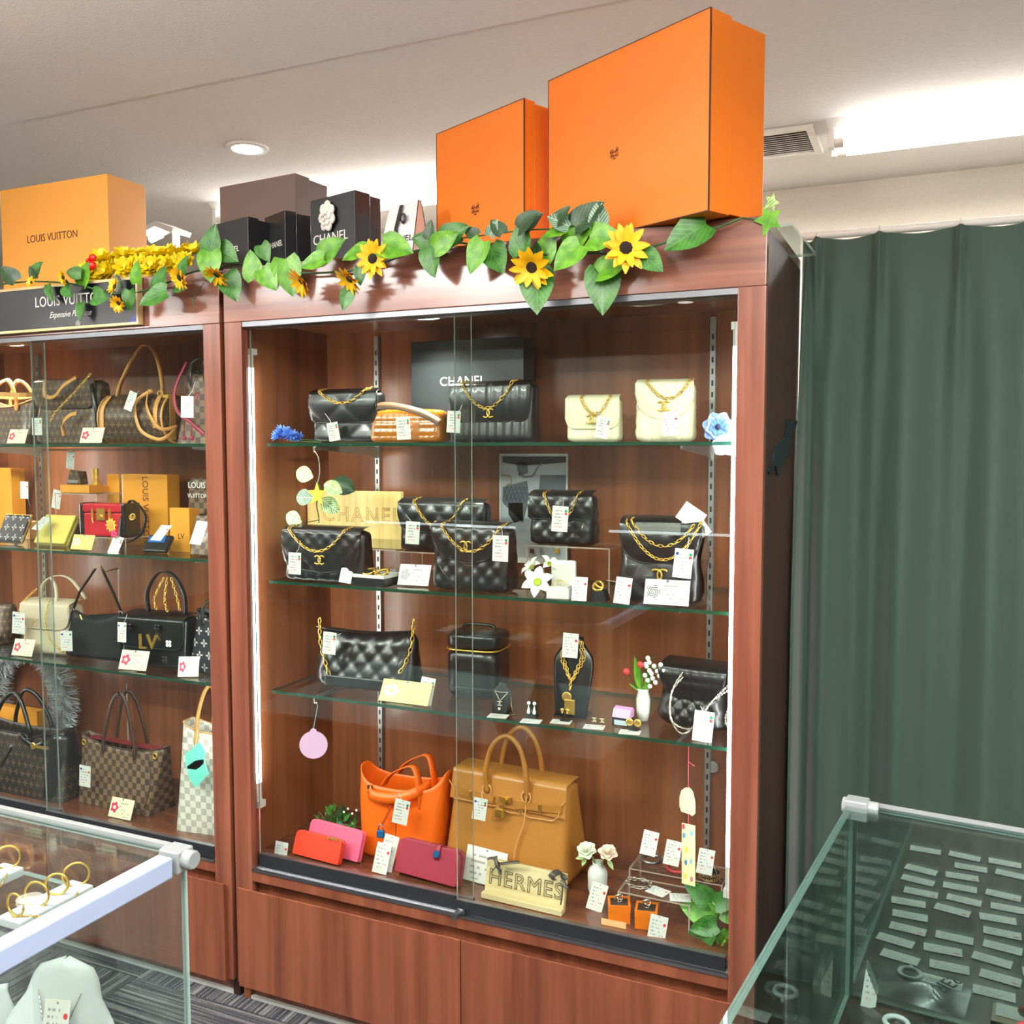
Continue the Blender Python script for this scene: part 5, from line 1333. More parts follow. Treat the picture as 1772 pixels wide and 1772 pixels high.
for s in (-1, 1): nk.tube([fn(0.5 + s * 0.38, 0.72) + Vector((0, -0.003, 0)), fn(0.5 + s * 0.1, 0.5) + Vector((0, -0.003, 0)), fn(0.5, 0.42) + Vector((0, -0.003, 0))], 0.0007, 4)
nk.tube([fn(0.12, 0.72) + Vector((0, -0.003, 0)), fn(0.5, 0.7) + Vector((0, -0.003, 0)), fn(0.88, 0.72) + Vector((0, -0.003, 0))], 0.0007, 4)
cclogo(nk, fn(0.5, 0.34) + Vector((0, -0.004, 0)), 0.0042, 0.0009); nk.ell(fn(0.5, 0.16) + Vector((0, -0.003, 0)), 0.0035, 8, 6)
nk.build('necklace', mat('pearl_silver', (226, 220, 204), 0.25, 0.5), t, smooth=True)
MB().tube(spline([fn(1, 0.6), (0.022, 0.01, 0.02), (0.03, 0.0, 0.004), (0.036, -0.006, 0.003), (0.03, -0.01, 0.002)], 4), 0.0008, 4).build('clasp_chain', SILVC, t)
def flatcard(label, x, y, Z, wd=0.042, d=0.03, rz=0.15, kind=''):
    q_ = atz(x, y, Z)
    o_ = MB().box(-wd / 2, wd / 2, -0.0004, 0.0004, -d / 2, d / 2).build('price_card', TAG[kind])
    o_.location = (q_.x, q_.y, Z + 0.0012); o_.rotation_euler = (-PI / 2, 0, rz)
    return tag_props(o_, label, 'price tag')
flatcard('price card lying before the small black bust', 862, 1240, Z3)
# pearl drop earrings
t = thing('earrings', 'pearl drop earrings on a tiny black stand', 'earrings', (aty(918, 1240, 0.09).x, 0.095, Z3 + 0.0005))
MB().box(-0.012, 0.012, -0.004, 0.01, 0, 0.006).box(-0.011, 0.011, 0.004, 0.007, 0.006, 0.034).build('stand', BLACKM, t)
PEARL = mat('pearl', (240, 236, 222), 0.15, coat=0.6)
for s in (-1, 1):
    e_ = MB().ell((s * 0.0065, 0.001, 0.03), 0.0042, 10, 7).lathe([(0.0005, 0.026), (0.0015, 0.022), (0.004, 0.012), (0.0035, 0.008), (0.0005, 0.006)], 10, (s * 0.0065, 0.0, 0))
    e_.build('earring', PEARL, t, smooth=True)
flatcard('price card lying before the pearl drop earrings', 919, 1249, Z3)
# large black bust with gold chain
t, fn = bust('large black bust wearing a heavy gold chain with pendants', aty(992, 1235, 0.15).x, 0.135, Z3, 0.085, mat('black_satin', (14, 15, 18), 0.3, coat=0.2), 0.165, 0.1)
F_ = lambda u, v: fn(u, v) + Vector((0, -0.006, 0))
nk = MB()
for s in (-1, 1):
    for o_ in (0, 0.07): chainmesh(nk, spline([F_(0.5 + s * (0.42 - o_), 0.95), F_(0.5 + s * (0.3 - o_), 0.75), F_(0.5 + s * (0.14 - o_ * 0.6), 0.58), F_(0.5 + s * 0.02, 0.46)], 5), 0.010, 0.0013, 0.75)
chainmesh(nk, [F_(0.5, 0.47), F_(0.47, 0.3)], 0.010, 0.0013, 0.75)
nk.build('chain', GOLD, t, smooth=True)
p_ = F_(0.4, 0.26); MB().lathe([(0.001, 0.0022), (0.009, 0.0022), (0.0105, 0.001), (0.0105, -0.001), (0.001, -0.0018)], 18, p_, RX(PI / 2)).build('medallion', GOLD, t, smooth=True, auto=0.6)
p_ = F_(0.5, 0.14); MB().box(p_.x - 0.011, p_.x + 0.011, p_.y - 0.002, p_.y + 0.001, p_.z - 0.016, p_.z + 0.016).build('dog_tag', GOLD, t, bevel=0.002)
tagpx(t, x=987, y=1117, Y=0.13, ang=0.06, kind='r', h=0.052, rz=0.2, sx=(1004, 1108))
# tiny clip earrings in front of the bust
t = thing('earrings', 'tiny gold earrings on a black pin stand before the bust', 'earrings', (aty(979, 1240, 0.1).x, 0.098, Z3 + 0.0005))
MB().box(-0.01, 0.01, -0.006, 0.008, 0, 0.004).tube([(0, 0, 0.004), (0, 0, 0.022)], 0.0012, 5).box(-0.009, 0.009, -0.001, 0.001, 0.021, 0.024).build('stand', BLACKM, t)
for s in (-1, 1): MB().ell((s * 0.006, -0.003, 0.024), (0.0045, 0.002, 0.004), 8, 6).ell((s * 0.006, -0.003, 0.0185), (0.002, 0.002, 0.003), 6, 5).build('earring', GOLD, t, smooth=True)
flatcard('price card lying before the large bust', 971, 1250, Z3)
t = thing('earrings', 'silver stud earrings lying between two price cards', 'earrings', (aty(1035, 1240, 0.11).x, 0.11, Z3 + 0.0005))
for s in (-1, 1): cclogo(MB(), (s * 0.0085, 0, 0.007), 0.0038, 0.0011).ell((s * 0.0085, 0.002, 0.004), (0.004, 0.003, 0.003), 8, 6).build('earring', mat('pale_gold', (230, 216, 176), 0.25, 0.9), t, smooth=True)
flatcard('price card lying before the silver stud earrings', 1028, 1259, Z3, kind='r')
# pink-lidded chest
t = thing('treasure_chest', 'miniature black and white chest with pink open lid', 'trinket box', (aty(1078, 1238, 0.12).x, 0.12, Z3 + 0.0005), -0.1)
MB().box(-0.019, 0.019, -0.012, 0.012, 0, 0.018).build('base', BLACKM, t, bevel=0.001)
MB().box(-0.014, 0.014, -0.0126, -0.0122, 0.003, 0.013).build('pearl_panel', mat('pearl_panel', (190, 206, 212), 0.25), t)
MB().prism([(-0.012, 0.018), (0.012, 0.018), (0.014, 0.03), (0.008, 0.037), (-0.004, 0.034)], -0.019, 0.019).xf(RZ(PI / 2)).build('lid', mat('pink_enamel', (226, 160, 214), 0.4), t)
t = thing('earrings', 'round gold button earrings on a black pin stand', 'earrings', (aty(1098, 1256, 0.095).x, 0.092, Z3 + 0.0005))
MB().box(-0.01, 0.01, -0.006, 0.008, 0, 0.004).tube([(0, 0, 0.004), (0, 0, 0.014)], 0.0012, 5).build('stand', BLACKM, t)
for s in (-1, 1): MB().lathe([(0.001, 0.003), (0.005, 0.003), (0.006, 0.0035), (0.0078, 0.002), (0.0078, 0), (0.001, -0.001)], 16, (s * 0.0082, -0.003, 0.018), RX(PI / 2)).build('earring', GOLD, t, smooth=True, auto=0.5)
flatcard('price card lying before the round gold earrings', 1090, 1268, Z3)
# vase with lily of the valley
t = thing('bud_vase', 'slim white bud vase with lily-of-the-valley sprays', 'vase', (aty(1113, 1228, 0.17).x, 0.17, Z3 + 0.0005))
MB().lathe([(0.001, 0), (0.011, 0.001), (0.014, 0.02), (0.015, 0.045), (0.011, 0.062), (0.013, 0.068), (0.010, 0.066), (0.008, 0.055), (0.001, 0.052)], 18).build('vase_body', mat('white_ceramic', (236, 234, 226), 0.2, coat=0.4), t, smooth=True)
BELL = mat('bell_white', (246, 244, 238), 0.5)
for k, (dx, dz, n) in enumerate(((0.06, 0.062, 7), (0.085, 0.04, 7), (0.03, 0.08, 5))):
    pts = spline([(0, 0, 0.06), (dx * 0.35, -0.01, 0.06 + dz * 0.8), (dx, -0.02, 0.06 + dz)], 6)
    st = MB().tube(pts, 0.0009, 4).build('stem', STEM, t)
    bl = MB()
    for i in range(n):
        c_ = pts[4 + i] if 4 + i < len(pts) else pts[-1]
        bl.ell(c_ + Vector((0, -0.004, -0.006 + 0.012 * (i % 2))), 0.0052, 8, 6)
    bl.build('blossoms', BELL, st, smooth=True)
for a_, L, dx in ((100, 0.075, -0.004), (80, 0.06, 0.006), (150, 0.03, -0.004), (60, 0.045, 0.0)):
    leaf(t, Vector(t.location) + Vector((dx, -0.004, 0.062)), a_, L, LEAF_A, 'blade', 0.22, (0.2, -1, 0.1), 0.05, 0.05)
rd_ = mat('tulip_red', (222, 60, 70), 0.5)
for x, y in ((1084, 1162), (1108, 1150)):
    c_ = loc2(t, aty(x, y, 0.15)); MB().ell(c_, (0.007, 0.006, 0.007), 10, 7).build('tulip', rd_, t, smooth=True)
    MB().tube([(0, 0, 0.06), (c_.x * 0.5, c_.y * 0.5, 0.075), c_], 0.0009, 4).build('stem', STEM, t)
# crushed black bag with silver chain
q0, q1 = atz(1118, 1236, Z3), atz(1262, 1288, Z3)
cx = 1.05; t = thing('handbag', 'slouchy black quilted bag with silver chain at the lower shelf right end', 'handbag', (cx, 0.185, Z3 + 0.0005), -0.12)
wd, h = 0.17, 0.125
bodyshape(MB(), wd, h, 0.11, 0.035, 0.82, 0.3, 0.1, 'diamond', 0.028, 0.0045, zr=0.03, nf=50, nv=28, topf=lambda x: -0.9 * x * x + 0.008 * sin(x * 60)).build('body', BLACKL, t, smooth=True, auto=1.2)
fb = MB(); e = flapshape(fb, wd * 0.84, h * 0.96, 0.06, h * 0.5, 0.05, 'grid', 0.02, 0.002, 0.014); fb.build('flap', BLACKL, t, smooth=True)
for off in (0, 0.011):
    chs = spline([(-wd * 0.1, -0.05, h * 0.95 - off), (-wd * 0.2, -0.068, h * 0.62), (-wd * 0.16, -0.085, h * 0.22), (wd * 0.02 + off, -0.1, 0.008 + off), (wd * 0.18, -0.088, h * 0.3), (wd * 0.3, -0.07, h * 0.58), (wd * 0.47, -0.05, h * 0.85 - off)], 8)
    twochain(t, chs, 'chain', 0.0085, SILVC, None, 0.0013)
twochain(t, spline([(wd * 0.47, -0.04, h * 0.6), (wd * 0.44, -0.06, h * 0.3), (wd * 0.5, -0.07, 0.02)], 8), 'chain', 0.0085, SILVC, None, 0.0013)
tagpx(t, x=1217, y=1257, Y=0.08, ang=0.09, kind='gr', h=0.06, rz=0.15, sx=(1212, 1222))
# pink disc hanging on a hook
q = aty(545, 1212, 0.07)
t = thing('disc_ornament', 'pink paper disc hanging under the lower shelf', 'ornament', (q.x, 0.075, S3 - 0.0045), 0.5)
c_ = loc2(t, aty(543, 1288, 0.075)); r_ = 0.0325
pts = [(c_.x + r_ * sin(a_), c_.z + r_ * cos(a_)) for a_ in [0.25 + k * (2 * PI - 0.5) / 28 for k in range(29)]]
pts += [(c_.x - 0.006, c_.z + r_ + 0.004), (c_.x, c_.z + r_ + 0.007), (c_.x + 0.006, c_.z + r_ + 0.004)]
MB().prism(pts, -0.0012, 0.0012).build('disc', mat('pink_card', (238, 190, 226), 0.6), t)
MB().tube([(c_.x, 0, c_.z + r_ + 0.004), (0.003, 0, -0.022), (0.0, 0, -0.012)], 0.0009, 5).build('string', mat('blue_string', (160, 200, 208), 0.6), t)
MB().tube([(0.0, 0, 0.0), (-0.005, 0, -0.005), (-0.004, 0, -0.015), (0.002, 0, -0.014)], 0.0016, 5).build('hook', FIXW, t)
# ---------------- cabinet floor: leather bags and small goods
Z4 = ZF
# bushy plant in the left corner
q = atz(545, 1488, Z4)
t = thing('leafy_plant', 'small bushy green plant behind the pink and red wallets', 'plant', (0.17, 0.17, Z4))
for k in range(46):
    a_ = random.uniform(0, 2 * PI); rr = random.uniform(0.01, 0.075); zz = 0.01 + 0.075 * (1 - (rr / 0.08) ** 2) * random.uniform(0.6, 1.0)
    leaf(t, Vector(t.location) + Vector((rr * cos(a_) * 1.15, rr * sin(a_) * 0.55, zz)), random.uniform(20, 160), random.uniform(0.018, 0.03), random.choice([LEAF_B, LEAF_C, LEAF_B]), 'blade', 0.4, (random.uniform(-0.6, 0.6), -1, 0.6), random.uniform(-0.3, 0.3))
st = MB()
for k in range(9): st.tube([(0, 0, 0), (0.03 * cos(k * 0.7), 0.015 * sin(k * 0.7), 0.045), (0.065 * cos(k * 0.7), 0.03 * sin(k * 0.7), 0.07)], 0.0012, 4)
st.build('stems', STEM, t)
for k in range(4): MB().ell((0.02 + 0.012 * k, 0.0, 0.085 + 0.01 * (k % 2)), 0.003, 6, 5).build('bud', BELL, t)
def wallet(label, x0, x1, ytop, ybot, Y, m, d=0.016, lean=0.35, rz=0.0, r=0.012, zip_=True):
    """zip wallet leaning back"""
    cx, wd, h = at_front(x0, x1, ytop, ybot, Y, Z4)
    h = h / cos(lean)
    t = thing('wallet', label, 'wallet', (cx, Y, Z4 + 0.001 + d * 0.5 * sin(lean)), rz, None, -lean)
    def slab(inset, y0, y1):
        pts = []
        for qx, qz, a0 in ((1, -1, -90), (1, 1, 0), (-1, 1, 90), (-1, -1, 180)):
            rr = r if qz > 0 else 0.004
            for k in range(5):
                a_ = rad(a0 + 90 * k / 4); pts.append((qx * (wd / 2 - inset - rr) + rr * cos(a_), (h - inset - rr if qz > 0 else inset + rr) + rr * sin(a_)))
        return MB().prism(pts, y0, y1)
    slab(0, -d / 2, -d * 0.12).build('front_panel', m, t, bevel=0.0015)
    slab(0, d * 0.12, d / 2).build('rear_panel', m, t, bevel=0.0015)
    slab(0.002, -d * 0.12, d * 0.12).build('zip_gusset', m, t)
    return t, wd, h
t, wd, h = wallet('pink leather zip wallet behind the red wallet', 527, 626, 1436, 1512, 0.11, PINK, rz=-0.12)
t, wd, h = wallet('red leather zip wallet in front of the pink wallet', 506, 590, 1452, 1512, 0.075, RED, rz=-0.08)
MB().box(wd * 0.2, wd * 0.42, -0.011, -0.008, h - 0.004, h).build('zip_pull', GOLD, t)
price_tag(None, aty(486, 1476, 0.07), 0.06, 'r', 0.052, 0.034, 0.1, -0.15, None, 'white price tag standing at the left of the red wallet')
# orange bucket bag
cx, wd, h = at_front(612, 748, 1362, 1492, 0.15, Z4)
t = thing('handbag', 'bright orange leather bucket bag with a small blue padlock', 'handbag', (cx, 0.15 + 0.065, Z4 + 0.0005), 0.1)
def bk(u, v):
    w_ = wd * (0.94 + 0.1 * v); d_ = 0.13 * (1 - 0.25 * v)
    a_ = 2 * PI * u; c_, s_ = cos(a_), sin(a_); e_ = 0.45
    x = w_ / 2 * abs(c_) ** e_ * (1 if c_ > 0 else -1); y = d_ / 2 * abs(s_) ** e_ * (1 if s_ > 0 else -1)
    z = h * v + (0.028 * abs(c_) ** 3 - 0.012 * (1 - abs(c_))) * max(0, v - 0.6) / 0.4
    pin = max(0, v - 0.72) / 0.28
    y *= 1 - 0.25 * pin * abs(c_) ** 2
    return Vector((x, y, z))
bo = MB().grid(bk, 48, 18, cu=True); bo.f.append(tuple(range(47, -1, -1))); bo.mi.append(0)
bb = bo.build('body', ORANGEL, t, smooth=True); so = bb.modifiers.new('thickness', 'SOLIDIFY'); so.thickness = 0.003; so.offset = -1
MB().tube([bk(0.75, v / 10) + Vector((0, -0.001, 0)) for v in range(1, 9)], 0.0009, 4).build('front_seam', mat('dark_orange', (190, 70, 10), 0.5), bb)
MB().strap(spline([(-wd * 0.34, -0.05, h * 0.9), (-wd * 0.26, -0.064, h * 0.84), (wd * 0.02, -0.07, h * 0.86), (wd * 0.25, -0.06, h * 0.95), (wd * 0.34, -0.02, h * 1.0)], 6), 0.024, 0.002, (0, 0.25, 1)).build('top_strap', ORANGEL, t, smooth=True)
for yy, k in ((-0.045, 0), (0.04, 1)):
    MB().strap(spline([(wd * 0.28, yy, h * 0.72), (wd * 0.27, yy - 0.006, h * 1.0), (wd * 0.2, yy, h * 1.26), (wd * 0.05, yy, h * 1.22), (-wd * 0.12, yy + 0.01, h * 1.08), (-wd * 0.22, yy + 0.02, h * 0.92)], 6), 0.02, 0.003, (0.3, 1, 0)).build('handle', ORANGEL, t, smooth=True)
MB().box(-wd * 0.36, -wd * 0.3, -0.052, -0.046, h * 0.9, h * 0.95).build('stud', SILVER, t)
MB().strap([(wd * 0.0, -0.067, h * 0.84), (-wd * 0.08, -0.072, h * 0.6), (-wd * 0.14, -0.074, h * 0.47)], 0.005, 0.0015, (1, 0, 0)).build('lock_strap', mat('brick_leather', (178, 60, 20), 0.4), t)
lk = MB().box(-wd * 0.14 - 0.009, -wd * 0.14 + 0.009, -0.082, -0.073, h * 0.32, h * 0.42).build('padlock', mat('blue_film', (40, 130, 200), 0.2, 0.6), t, bevel=0.002)
MB().tube([(-wd * 0.14 - 0.006, -0.077, h * 0.42), (-wd * 0.14 - 0.006, -0.077, h * 0.47), (-wd * 0.14, -0.077, h * 0.5), (-wd * 0.14 + 0.006, -0.077, h * 0.47), (-wd * 0.14 + 0.006, -0.077, h * 0.42)], 0.0016, 6).build('shackle', SILVER, lk, smooth=True)
tagpx(t, x=694, y=1405, Y=0.125, ang=0.18, kind='gr', h=0.058, rz=0.2, sx=(690, 1372))
# tag pair on the floor
t = thing('price_tag', 'pair of white price tags standing between orange bag and rose wallet', 'price tag', (aty(662, 1520, 0.09).x, 0.085, Z4))
o = MB().box(-0.018, 0.018, -0.0005, 0.0005, 0, 0.066).build('tag', TAG['r'], t); o.rotation_euler = (-0.3, 0.1, 0.1); o.location = (0, -0.01, 0.002)
o = MB().box(-0.018, 0.018, -0.0005, 0.0005, 0, 0.08).build('tag', TAG[''], t); o.rotation_euler = (-0.25, 0.16, 0.1); o.location = (0.004, 0.006, 0.002)
# rose wallet with strap
t, wd, h = wallet('rose leather folding wallet with a blue clasp', 684, 796, 1470, 1545, 0.09, ROSE, 0.026, 0.3, -0.1, 0.016)
MB().strap([(wd * 0.16, 0.0, h + 0.004), (wd * 0.16, -0.016, h + 0.002), (wd * 0.15, -0.0165, h * 0.62)], 0.012, 0.002, (1, 0, 0)).build('strap', ROSE, t, smooth=True)
MB().lathe([(0.001, 0.003), (0.007, 0.003), (0.008, 0), (0.001, 0)], 16, (wd * 0.155, -0.0185, h * 0.78), RX(PI / 2)).build('clasp', MATS['blue_film'], t)
# tan handbag
cx, wd, h = at_front(760, 978, 1352, 1515, 0.16, Z4)
t = thing('handbag', 'large tan leather handbag with rolled handles and gold padlock', 'handbag', (cx + 0.004, 0.17 + 0.07, Z4 + 0.0005), -0.06)
h = 0.222; D_ = 0.15
bodyshape(MB(), wd, h, D_, 0.018, 0.93, 0.42, 0.02, None, zr=0.012, nf=30, nv=20).build('body', TAN, t, smooth=True, auto=1.2)
yf = lambda v: -D_ / 2 * (1 - 0.58 * v) - 0.002
def fl2(u, v):
    w_ = wd * 0.93; x = (u - 0.5) * w_
    if v < 0.3: k = v / 0.3; return Vector((x, 0.03 - 0.072 * k, h + 0.003 - 0.003 * k * k))
    k = (v - 0.3) / 0.7; z = h - k * h * 0.3; return Vector((x * (1 + 0.02 * k), yf(z / h) - 0.006, z))
fo = MB().grid(fl2, 24, 10).build('flap', TAN, t, smooth=True)
EDGE_T = mat('tan_edge', (206, 150, 92), 0.5)
ww = wd * 0.95
zz1, zz2 = h * 0.7, h * 0.8
MB().tube([(-ww / 2, yf(0.7) - 0.007, zz2 + 0.018), (-ww / 2 + 0.012, yf(.7) - 0.007, zz2), (-ww / 2 + 0.012, yf(0.7) - 0.008, zz1), (-0.02, yf(0.7) - 0.009, zz1), (0.01, yf(0.7) - 0.009, zz1 - 0.008), (ww * 0.12, yf(0.7) - 0.009, zz1 - 0.006), (ww * 0.13, yf(0.75) - 0.009, zz1 + 0.012), (ww * 0.15, yf(0.7) - 0.009, zz1 - 0.004), (ww * 0.2, yf(0.7) - 0.009, zz1 - 0.01), (ww * 0.4, yf(0.7) - 0.009, zz1 - 0.008), (ww * 0.45, yf(0.7) - 0.008, zz1 + 0.004), (ww * 0.45, yf(0.75) - 0.008, zz2), (ww / 2, yf(0.8) - 0.006, zz2 + 0.018)], 0.0013, 5).build('edge_stitch', EDGE_T, fo)
for sx_ in (-1, 1):
    MB().strap([(sx_ * ww * 0.47, yf(0.78) - 0.009, h * 0.79), (sx_ * ww * 0.3, yf(0.77) - 0.012, h * 0.775), (sx_ * ww * 0.1, yf(0.77) - 0.013, h * 0.765)], 0.017, 0.003, (0, 0, 1)).build('belt', TAN, t)
    MB().box(sx_ * ww * 0.3 - 0.003, sx_ * ww * 0.3 + 0.003, yf(0.77) - 0.017, yf(0.77) - 0.012, h * 0.73, h * 0.82).build('belt_loop', GOLD, t, bevel=0.001)
    MB().torus((sx_ * ww * 0.17, yf(0.84) - 0.008, h * 0.84), 0.011, 0.0028, 18, 6, RX(PI / 2), 1, 1.25).build('grommet', EDGE_T, t, smooth=True)
for yy, k in ((-0.048, 0), (0.028, 1)):
    pts = spline([(-ww * 0.17, yy, h * 0.82), (-ww * 0.175, yy - 0.004 + 0.004 * k, h * 1.06), (-ww * 0.12, yy, h * 1.32), (0.0, yy + 0.004, h * 1.43), (ww * 0.12, yy, h * 1.32), (ww * 0.175, yy - 0.004 + 0.004 * k, h * 1.06), (ww * 0.17, yy, h * 0.82)], 6)
    MB().tube(pts, 0.0062, 8).build('handle', TAN, t, smooth=True)
MB().box(-0.014, 0.014, yf(0.8) - 0.016, yf(0.8) - 0.009, h * 0.76, h * 0.82).tube([(0, yf(0.8) - 0.016, h * 0.79), (0, yf(0.8) - 0.022, h * 0.79)], 0.007, 10).build('turn_lock', GOLD, t, smooth=True, auto=0.6)
lk = MB().box(-0.019, 0.001, yf(0.7) - 0.024, yf(0.7) - 0.014, h * 0.62, h * 0.71).build('padlock', GOLD, t, bevel=0.002)
MB().tube([(-0.016, yf(.7) - 0.019, h * 0.71), (-0.016, yf(.7) - 0.019, h * 0.75), (-0.009, yf(.7) - 0.019, h * 0.77), (-0.002, yf(.7) - 0.019, h * 0.75), (-0.002, yf(.7) - 0.019, h * 0.71)], 0.0015, 6).build('shackle', GOLD, lk)
MB().tube(spline([(ww * 0.18, yf(0.8) - 0.012, h * 0.86), (ww * 0.17, yf(0.7) - 0.014, h * 0.6), (ww * 0.12, yf(0.4) - 0.008, h * 0.38), (ww * 0.11, yf(0.2) - 0.008, h * 0.24)], 6), 0.0018, 5).build('clochette_cord', EDGE_T, t)
MB().prism([(ww * 0.11 - 0.006, h * 0.24), (ww * 0.11 + 0.006, h * 0.24), (ww * 0.11 + 0.012, h * 0.1), (ww * 0.11, h * 0.06), (ww * 0.11 - 0.012, h * 0.1)], yf(0.15) - 0.012, yf(0.15) - 0.006).build('clochette', TAN, t, bevel=0.001)
tagpx(t, x=830, y=1400, Y=0.14, ang=0.13, kind='grb', h=0.05, rz=0.2, sx=(833, 1370))
# white note card
card_stand('white printed note card behind the wooden sign', aty(835, 1540, 0.12).x, 0.12, Z4, 0.105, 0.075, NOTE, -0.12, -0.3)
# wooden sign with ribbons
a, b = aty(838, 1575, 0.08), aty(977, 1590, 0.08)
t = thing('wooden_sign', 'pale wooden sign tied with grey ribbons below the tan handbag', 'sign', ((a.x + b.x) / 2, 0.075, Z4 + 0.001), -0.04)
wd = b.x - a.x; h = 0.078
o = MB().box(-wd / 2, wd / 2, 0, 0.012, 0, h).build('board', PALEW2, t, bevel=0.001); o.rotation_euler = (-0.2, 0, 0)
MB().box(-wd / 2, wd / 2 + 0.002, -0.014, -0.001, 0, 0.012).build('ledge', PALEW2, t, bevel=0.001)
lettering(t, 'HERMES', 0.046, mat('carved_grey', (120, 98, 66), 0.6), FACE(0.002, h * 0.5 * 0.2 - 0.001, h * 0.52, 0, -0.2), name='carved_letters', outline=0.0008, spacing=1.1)
RIB = mat('grey_ribbon', (92, 82, 78), 0.35)
rb = MB()
for p0_, p1_, p2_ in (((-0.055, -0.004, 0.078), (-0.03, -0.01, 0.088), (-0.005, -0.006, 0.093)), ((-0.055, -0.004, 0.078), (-0.066, -0.008, 0.09), (-0.08, -0.006, 0.086)), ((-0.055, -0.004, 0.078), (-0.062, -0.01, 0.07), (-0.07, -0.008, 0.06)), ((-0.055, -0.004, 0.078), (-0.05, -0.012, 0.066), (-0.045, -0.01, 0.062))):
    rb.strap(spline([p0_, p1_, p2_], 4), 0.008, 0.0012, (0, 1, 0.4))
rb.strap(spline([(-0.062, -0.004, 0.094), (-0.055, -0.014, 0.08), (-0.048, -0.01, 0.068)], 4), 0.007, 0.002, (1, 0, 0)).build('ribbon_loop', RIB, t, smooth=True, split=True)
MB().strap(spline([(wd * 0.36, 0.012, 0.066), (wd * 0.37, -0.008, 0.074), (wd * 0.4, -0.01, 0.084), (wd * 0.44, 0.01, 0.082), (wd * 0.5, 0.012, 0.066)], 5), 0.013, 0.0015, (0.7, 0, -0.5)).strap(spline([(wd * 0.48, 0.004, 0.07), (wd * 0.53, -0.002, 0.062), (wd * 0.56, 0.0, 0.056)], 4), 0.009, 0.0015, (0, 1, 0.5)).strap(spline([(wd * 0.5, -0.002, 0.06), (wd * 0.5, -0.006, 0.04), (wd * 0.48, -0.004, 0.02)], 4), 0.003, 0.001, (1, 0, 0)).build('ribbon_tail', RIB, t, smooth=True, split=True)
# vase with roses
t = thing('rose_vase', 'small white textured vase with a white and a blush rose', 'vase', (aty(1034, 1545, 0.19).x, 0.19, Z4 + 0.0005))
MB().lathe([(0.001, 0), (0.019, 0.001), (0.021, 0.008), (0.0215, 0.045), (0.017, 0.057), (0.0105, 0.062), (0.0125, 0.07), (0.010, 0.069), (0.008, 0.06), (0.001, 0.058)], 22).build('vase_body', mat('textured_ceramic', (226, 226, 222), 0.5, bump=0.6, bscale=220), t, smooth=True)
def rose(par, c, s, m_):
    mb = MB()
    for r_, n, li, z_ in ((1.0, 6, 0.35, 0), (0.8, 5, 0.9, 0.1), (0.55, 5, 1.6, 0.15), (0.3, 4, 3.0, 0.2)):
        petalring(mb, n, 0.05, r_ * 0.9, 0.85 * r_ + 0.1, li, z_, 0.15, r_ * 3)
    o_ = mb.mesh('bloom', m_, True)
    return inst(o_, 'bloom', par, TR(c) @ Vector((0.05, -0.55, 0.9)).to_track_quat('Z', 'Y').to_matrix().to_4x4() @ Matrix.Scale(s, 4))
c1, c2 = loc2(t, aty(1015, 1474, 0.18)), loc2(t, aty(1053, 1478, 0.17))
rose(t, c1, 0.024, mat('rose_white', (240, 242, 222), 0.6)); rose(t, c2, 0.023, mat('rose_blush', (244, 222, 204), 0.6))
for c_ in (c1, c2):
    MB().tube([(0.0, 0, 0.055), (c_.x * 0.5, c_.y * 0.5, 0.08), c_], 0.0022, 6).build('stem', mat('rose_stem', (150, 176, 96), 0.5), t)
for a_, c_ in ((200, c1), (250, c1), (300, c2)): leaf(t, Vector(t.location) + c_ + Vector((0, -0.004, -0.008)), a_, 0.026, LEAF_P, 'blade', 0.4)
# acrylic bridges with bracelets
bx0, bx1 = aty(1088, 1540, 0.2).x, aty(1250, 1560, 0.2).x
ztop = aty(1160, 1515, 0.2).z
r1 = riser('tall clear acrylic bridge carrying the bracelets', bx0, bx1, 0.2, 0.285, Z4, ztop - Z4)
fx0, fx1 = 0.905, 1.055
ztop2 = Z4 + 0.058
r2 = riser('low clear acrylic bridge in front carrying two flat price cards', fx0, fx1, 0.1, 0.175, Z4, ztop2 - Z4)
def bangle(label, x, y, m_, rz, r_=0.021, tg=None, band=False, kind='r'):
    q_ = atz(x, y, ztop + 0.004)
    t = thing('bangle', label, 'bracelet', (q_.x, min(max(q_.y, 0.226), 0.258), ztop + 0.0005))
    o_ = MB()
    if band:
        def fn(u, v): a2 = 2 * PI * u; return Vector(((r_ + 0.0006 * sin(v * PI)) * cos(a2), (r_ + 0.0006 * sin(v * PI)) * sin(a2), 0.0002 + 0.011 * v))
        o_.grid(fn, 32, 3, cu=True); bb_ = o_.build('band', BLACKM, t, smooth=True); bb_.modifiers.new('thickness', 'SOLIDIFY').thickness = 0.0012
        rr = MB()
        for zz in (0.0008, 0.0108): rr.torus((0, 0, zz), r_ + 0.0006, 0.0008, 32, 5)
        for k in range(16): rr.torus((r_ * cos(k * PI / 8) * 1.03, r_ * sin(k * PI / 8) * 1.03, 0.006), 0.003, 0.0007, 8, 4, RZ(k * PI / 8 + PI / 2) @ RX(PI / 2))
        rr.build('gold_trim', GOLD, bb_, smooth=True)
    else:
        o_.torus((0, 0, 0.004), r_, 0.0035, 32, 8).build('ring', m_, t, smooth=True)
    if tg: price_tag(t, aty(tg[0], tg[1], 0.2), tg[2], kind, 0.05, 0.033, 0.25, -0.3, Vector(t.location) + Vector((0.018, -0.006, 0.008)))
    return t
bangle('silver and grey bangle with a tag on the acrylic bridge', 1128, 1487, SILVER, 0, tg=(1124, 1459, 0.2))
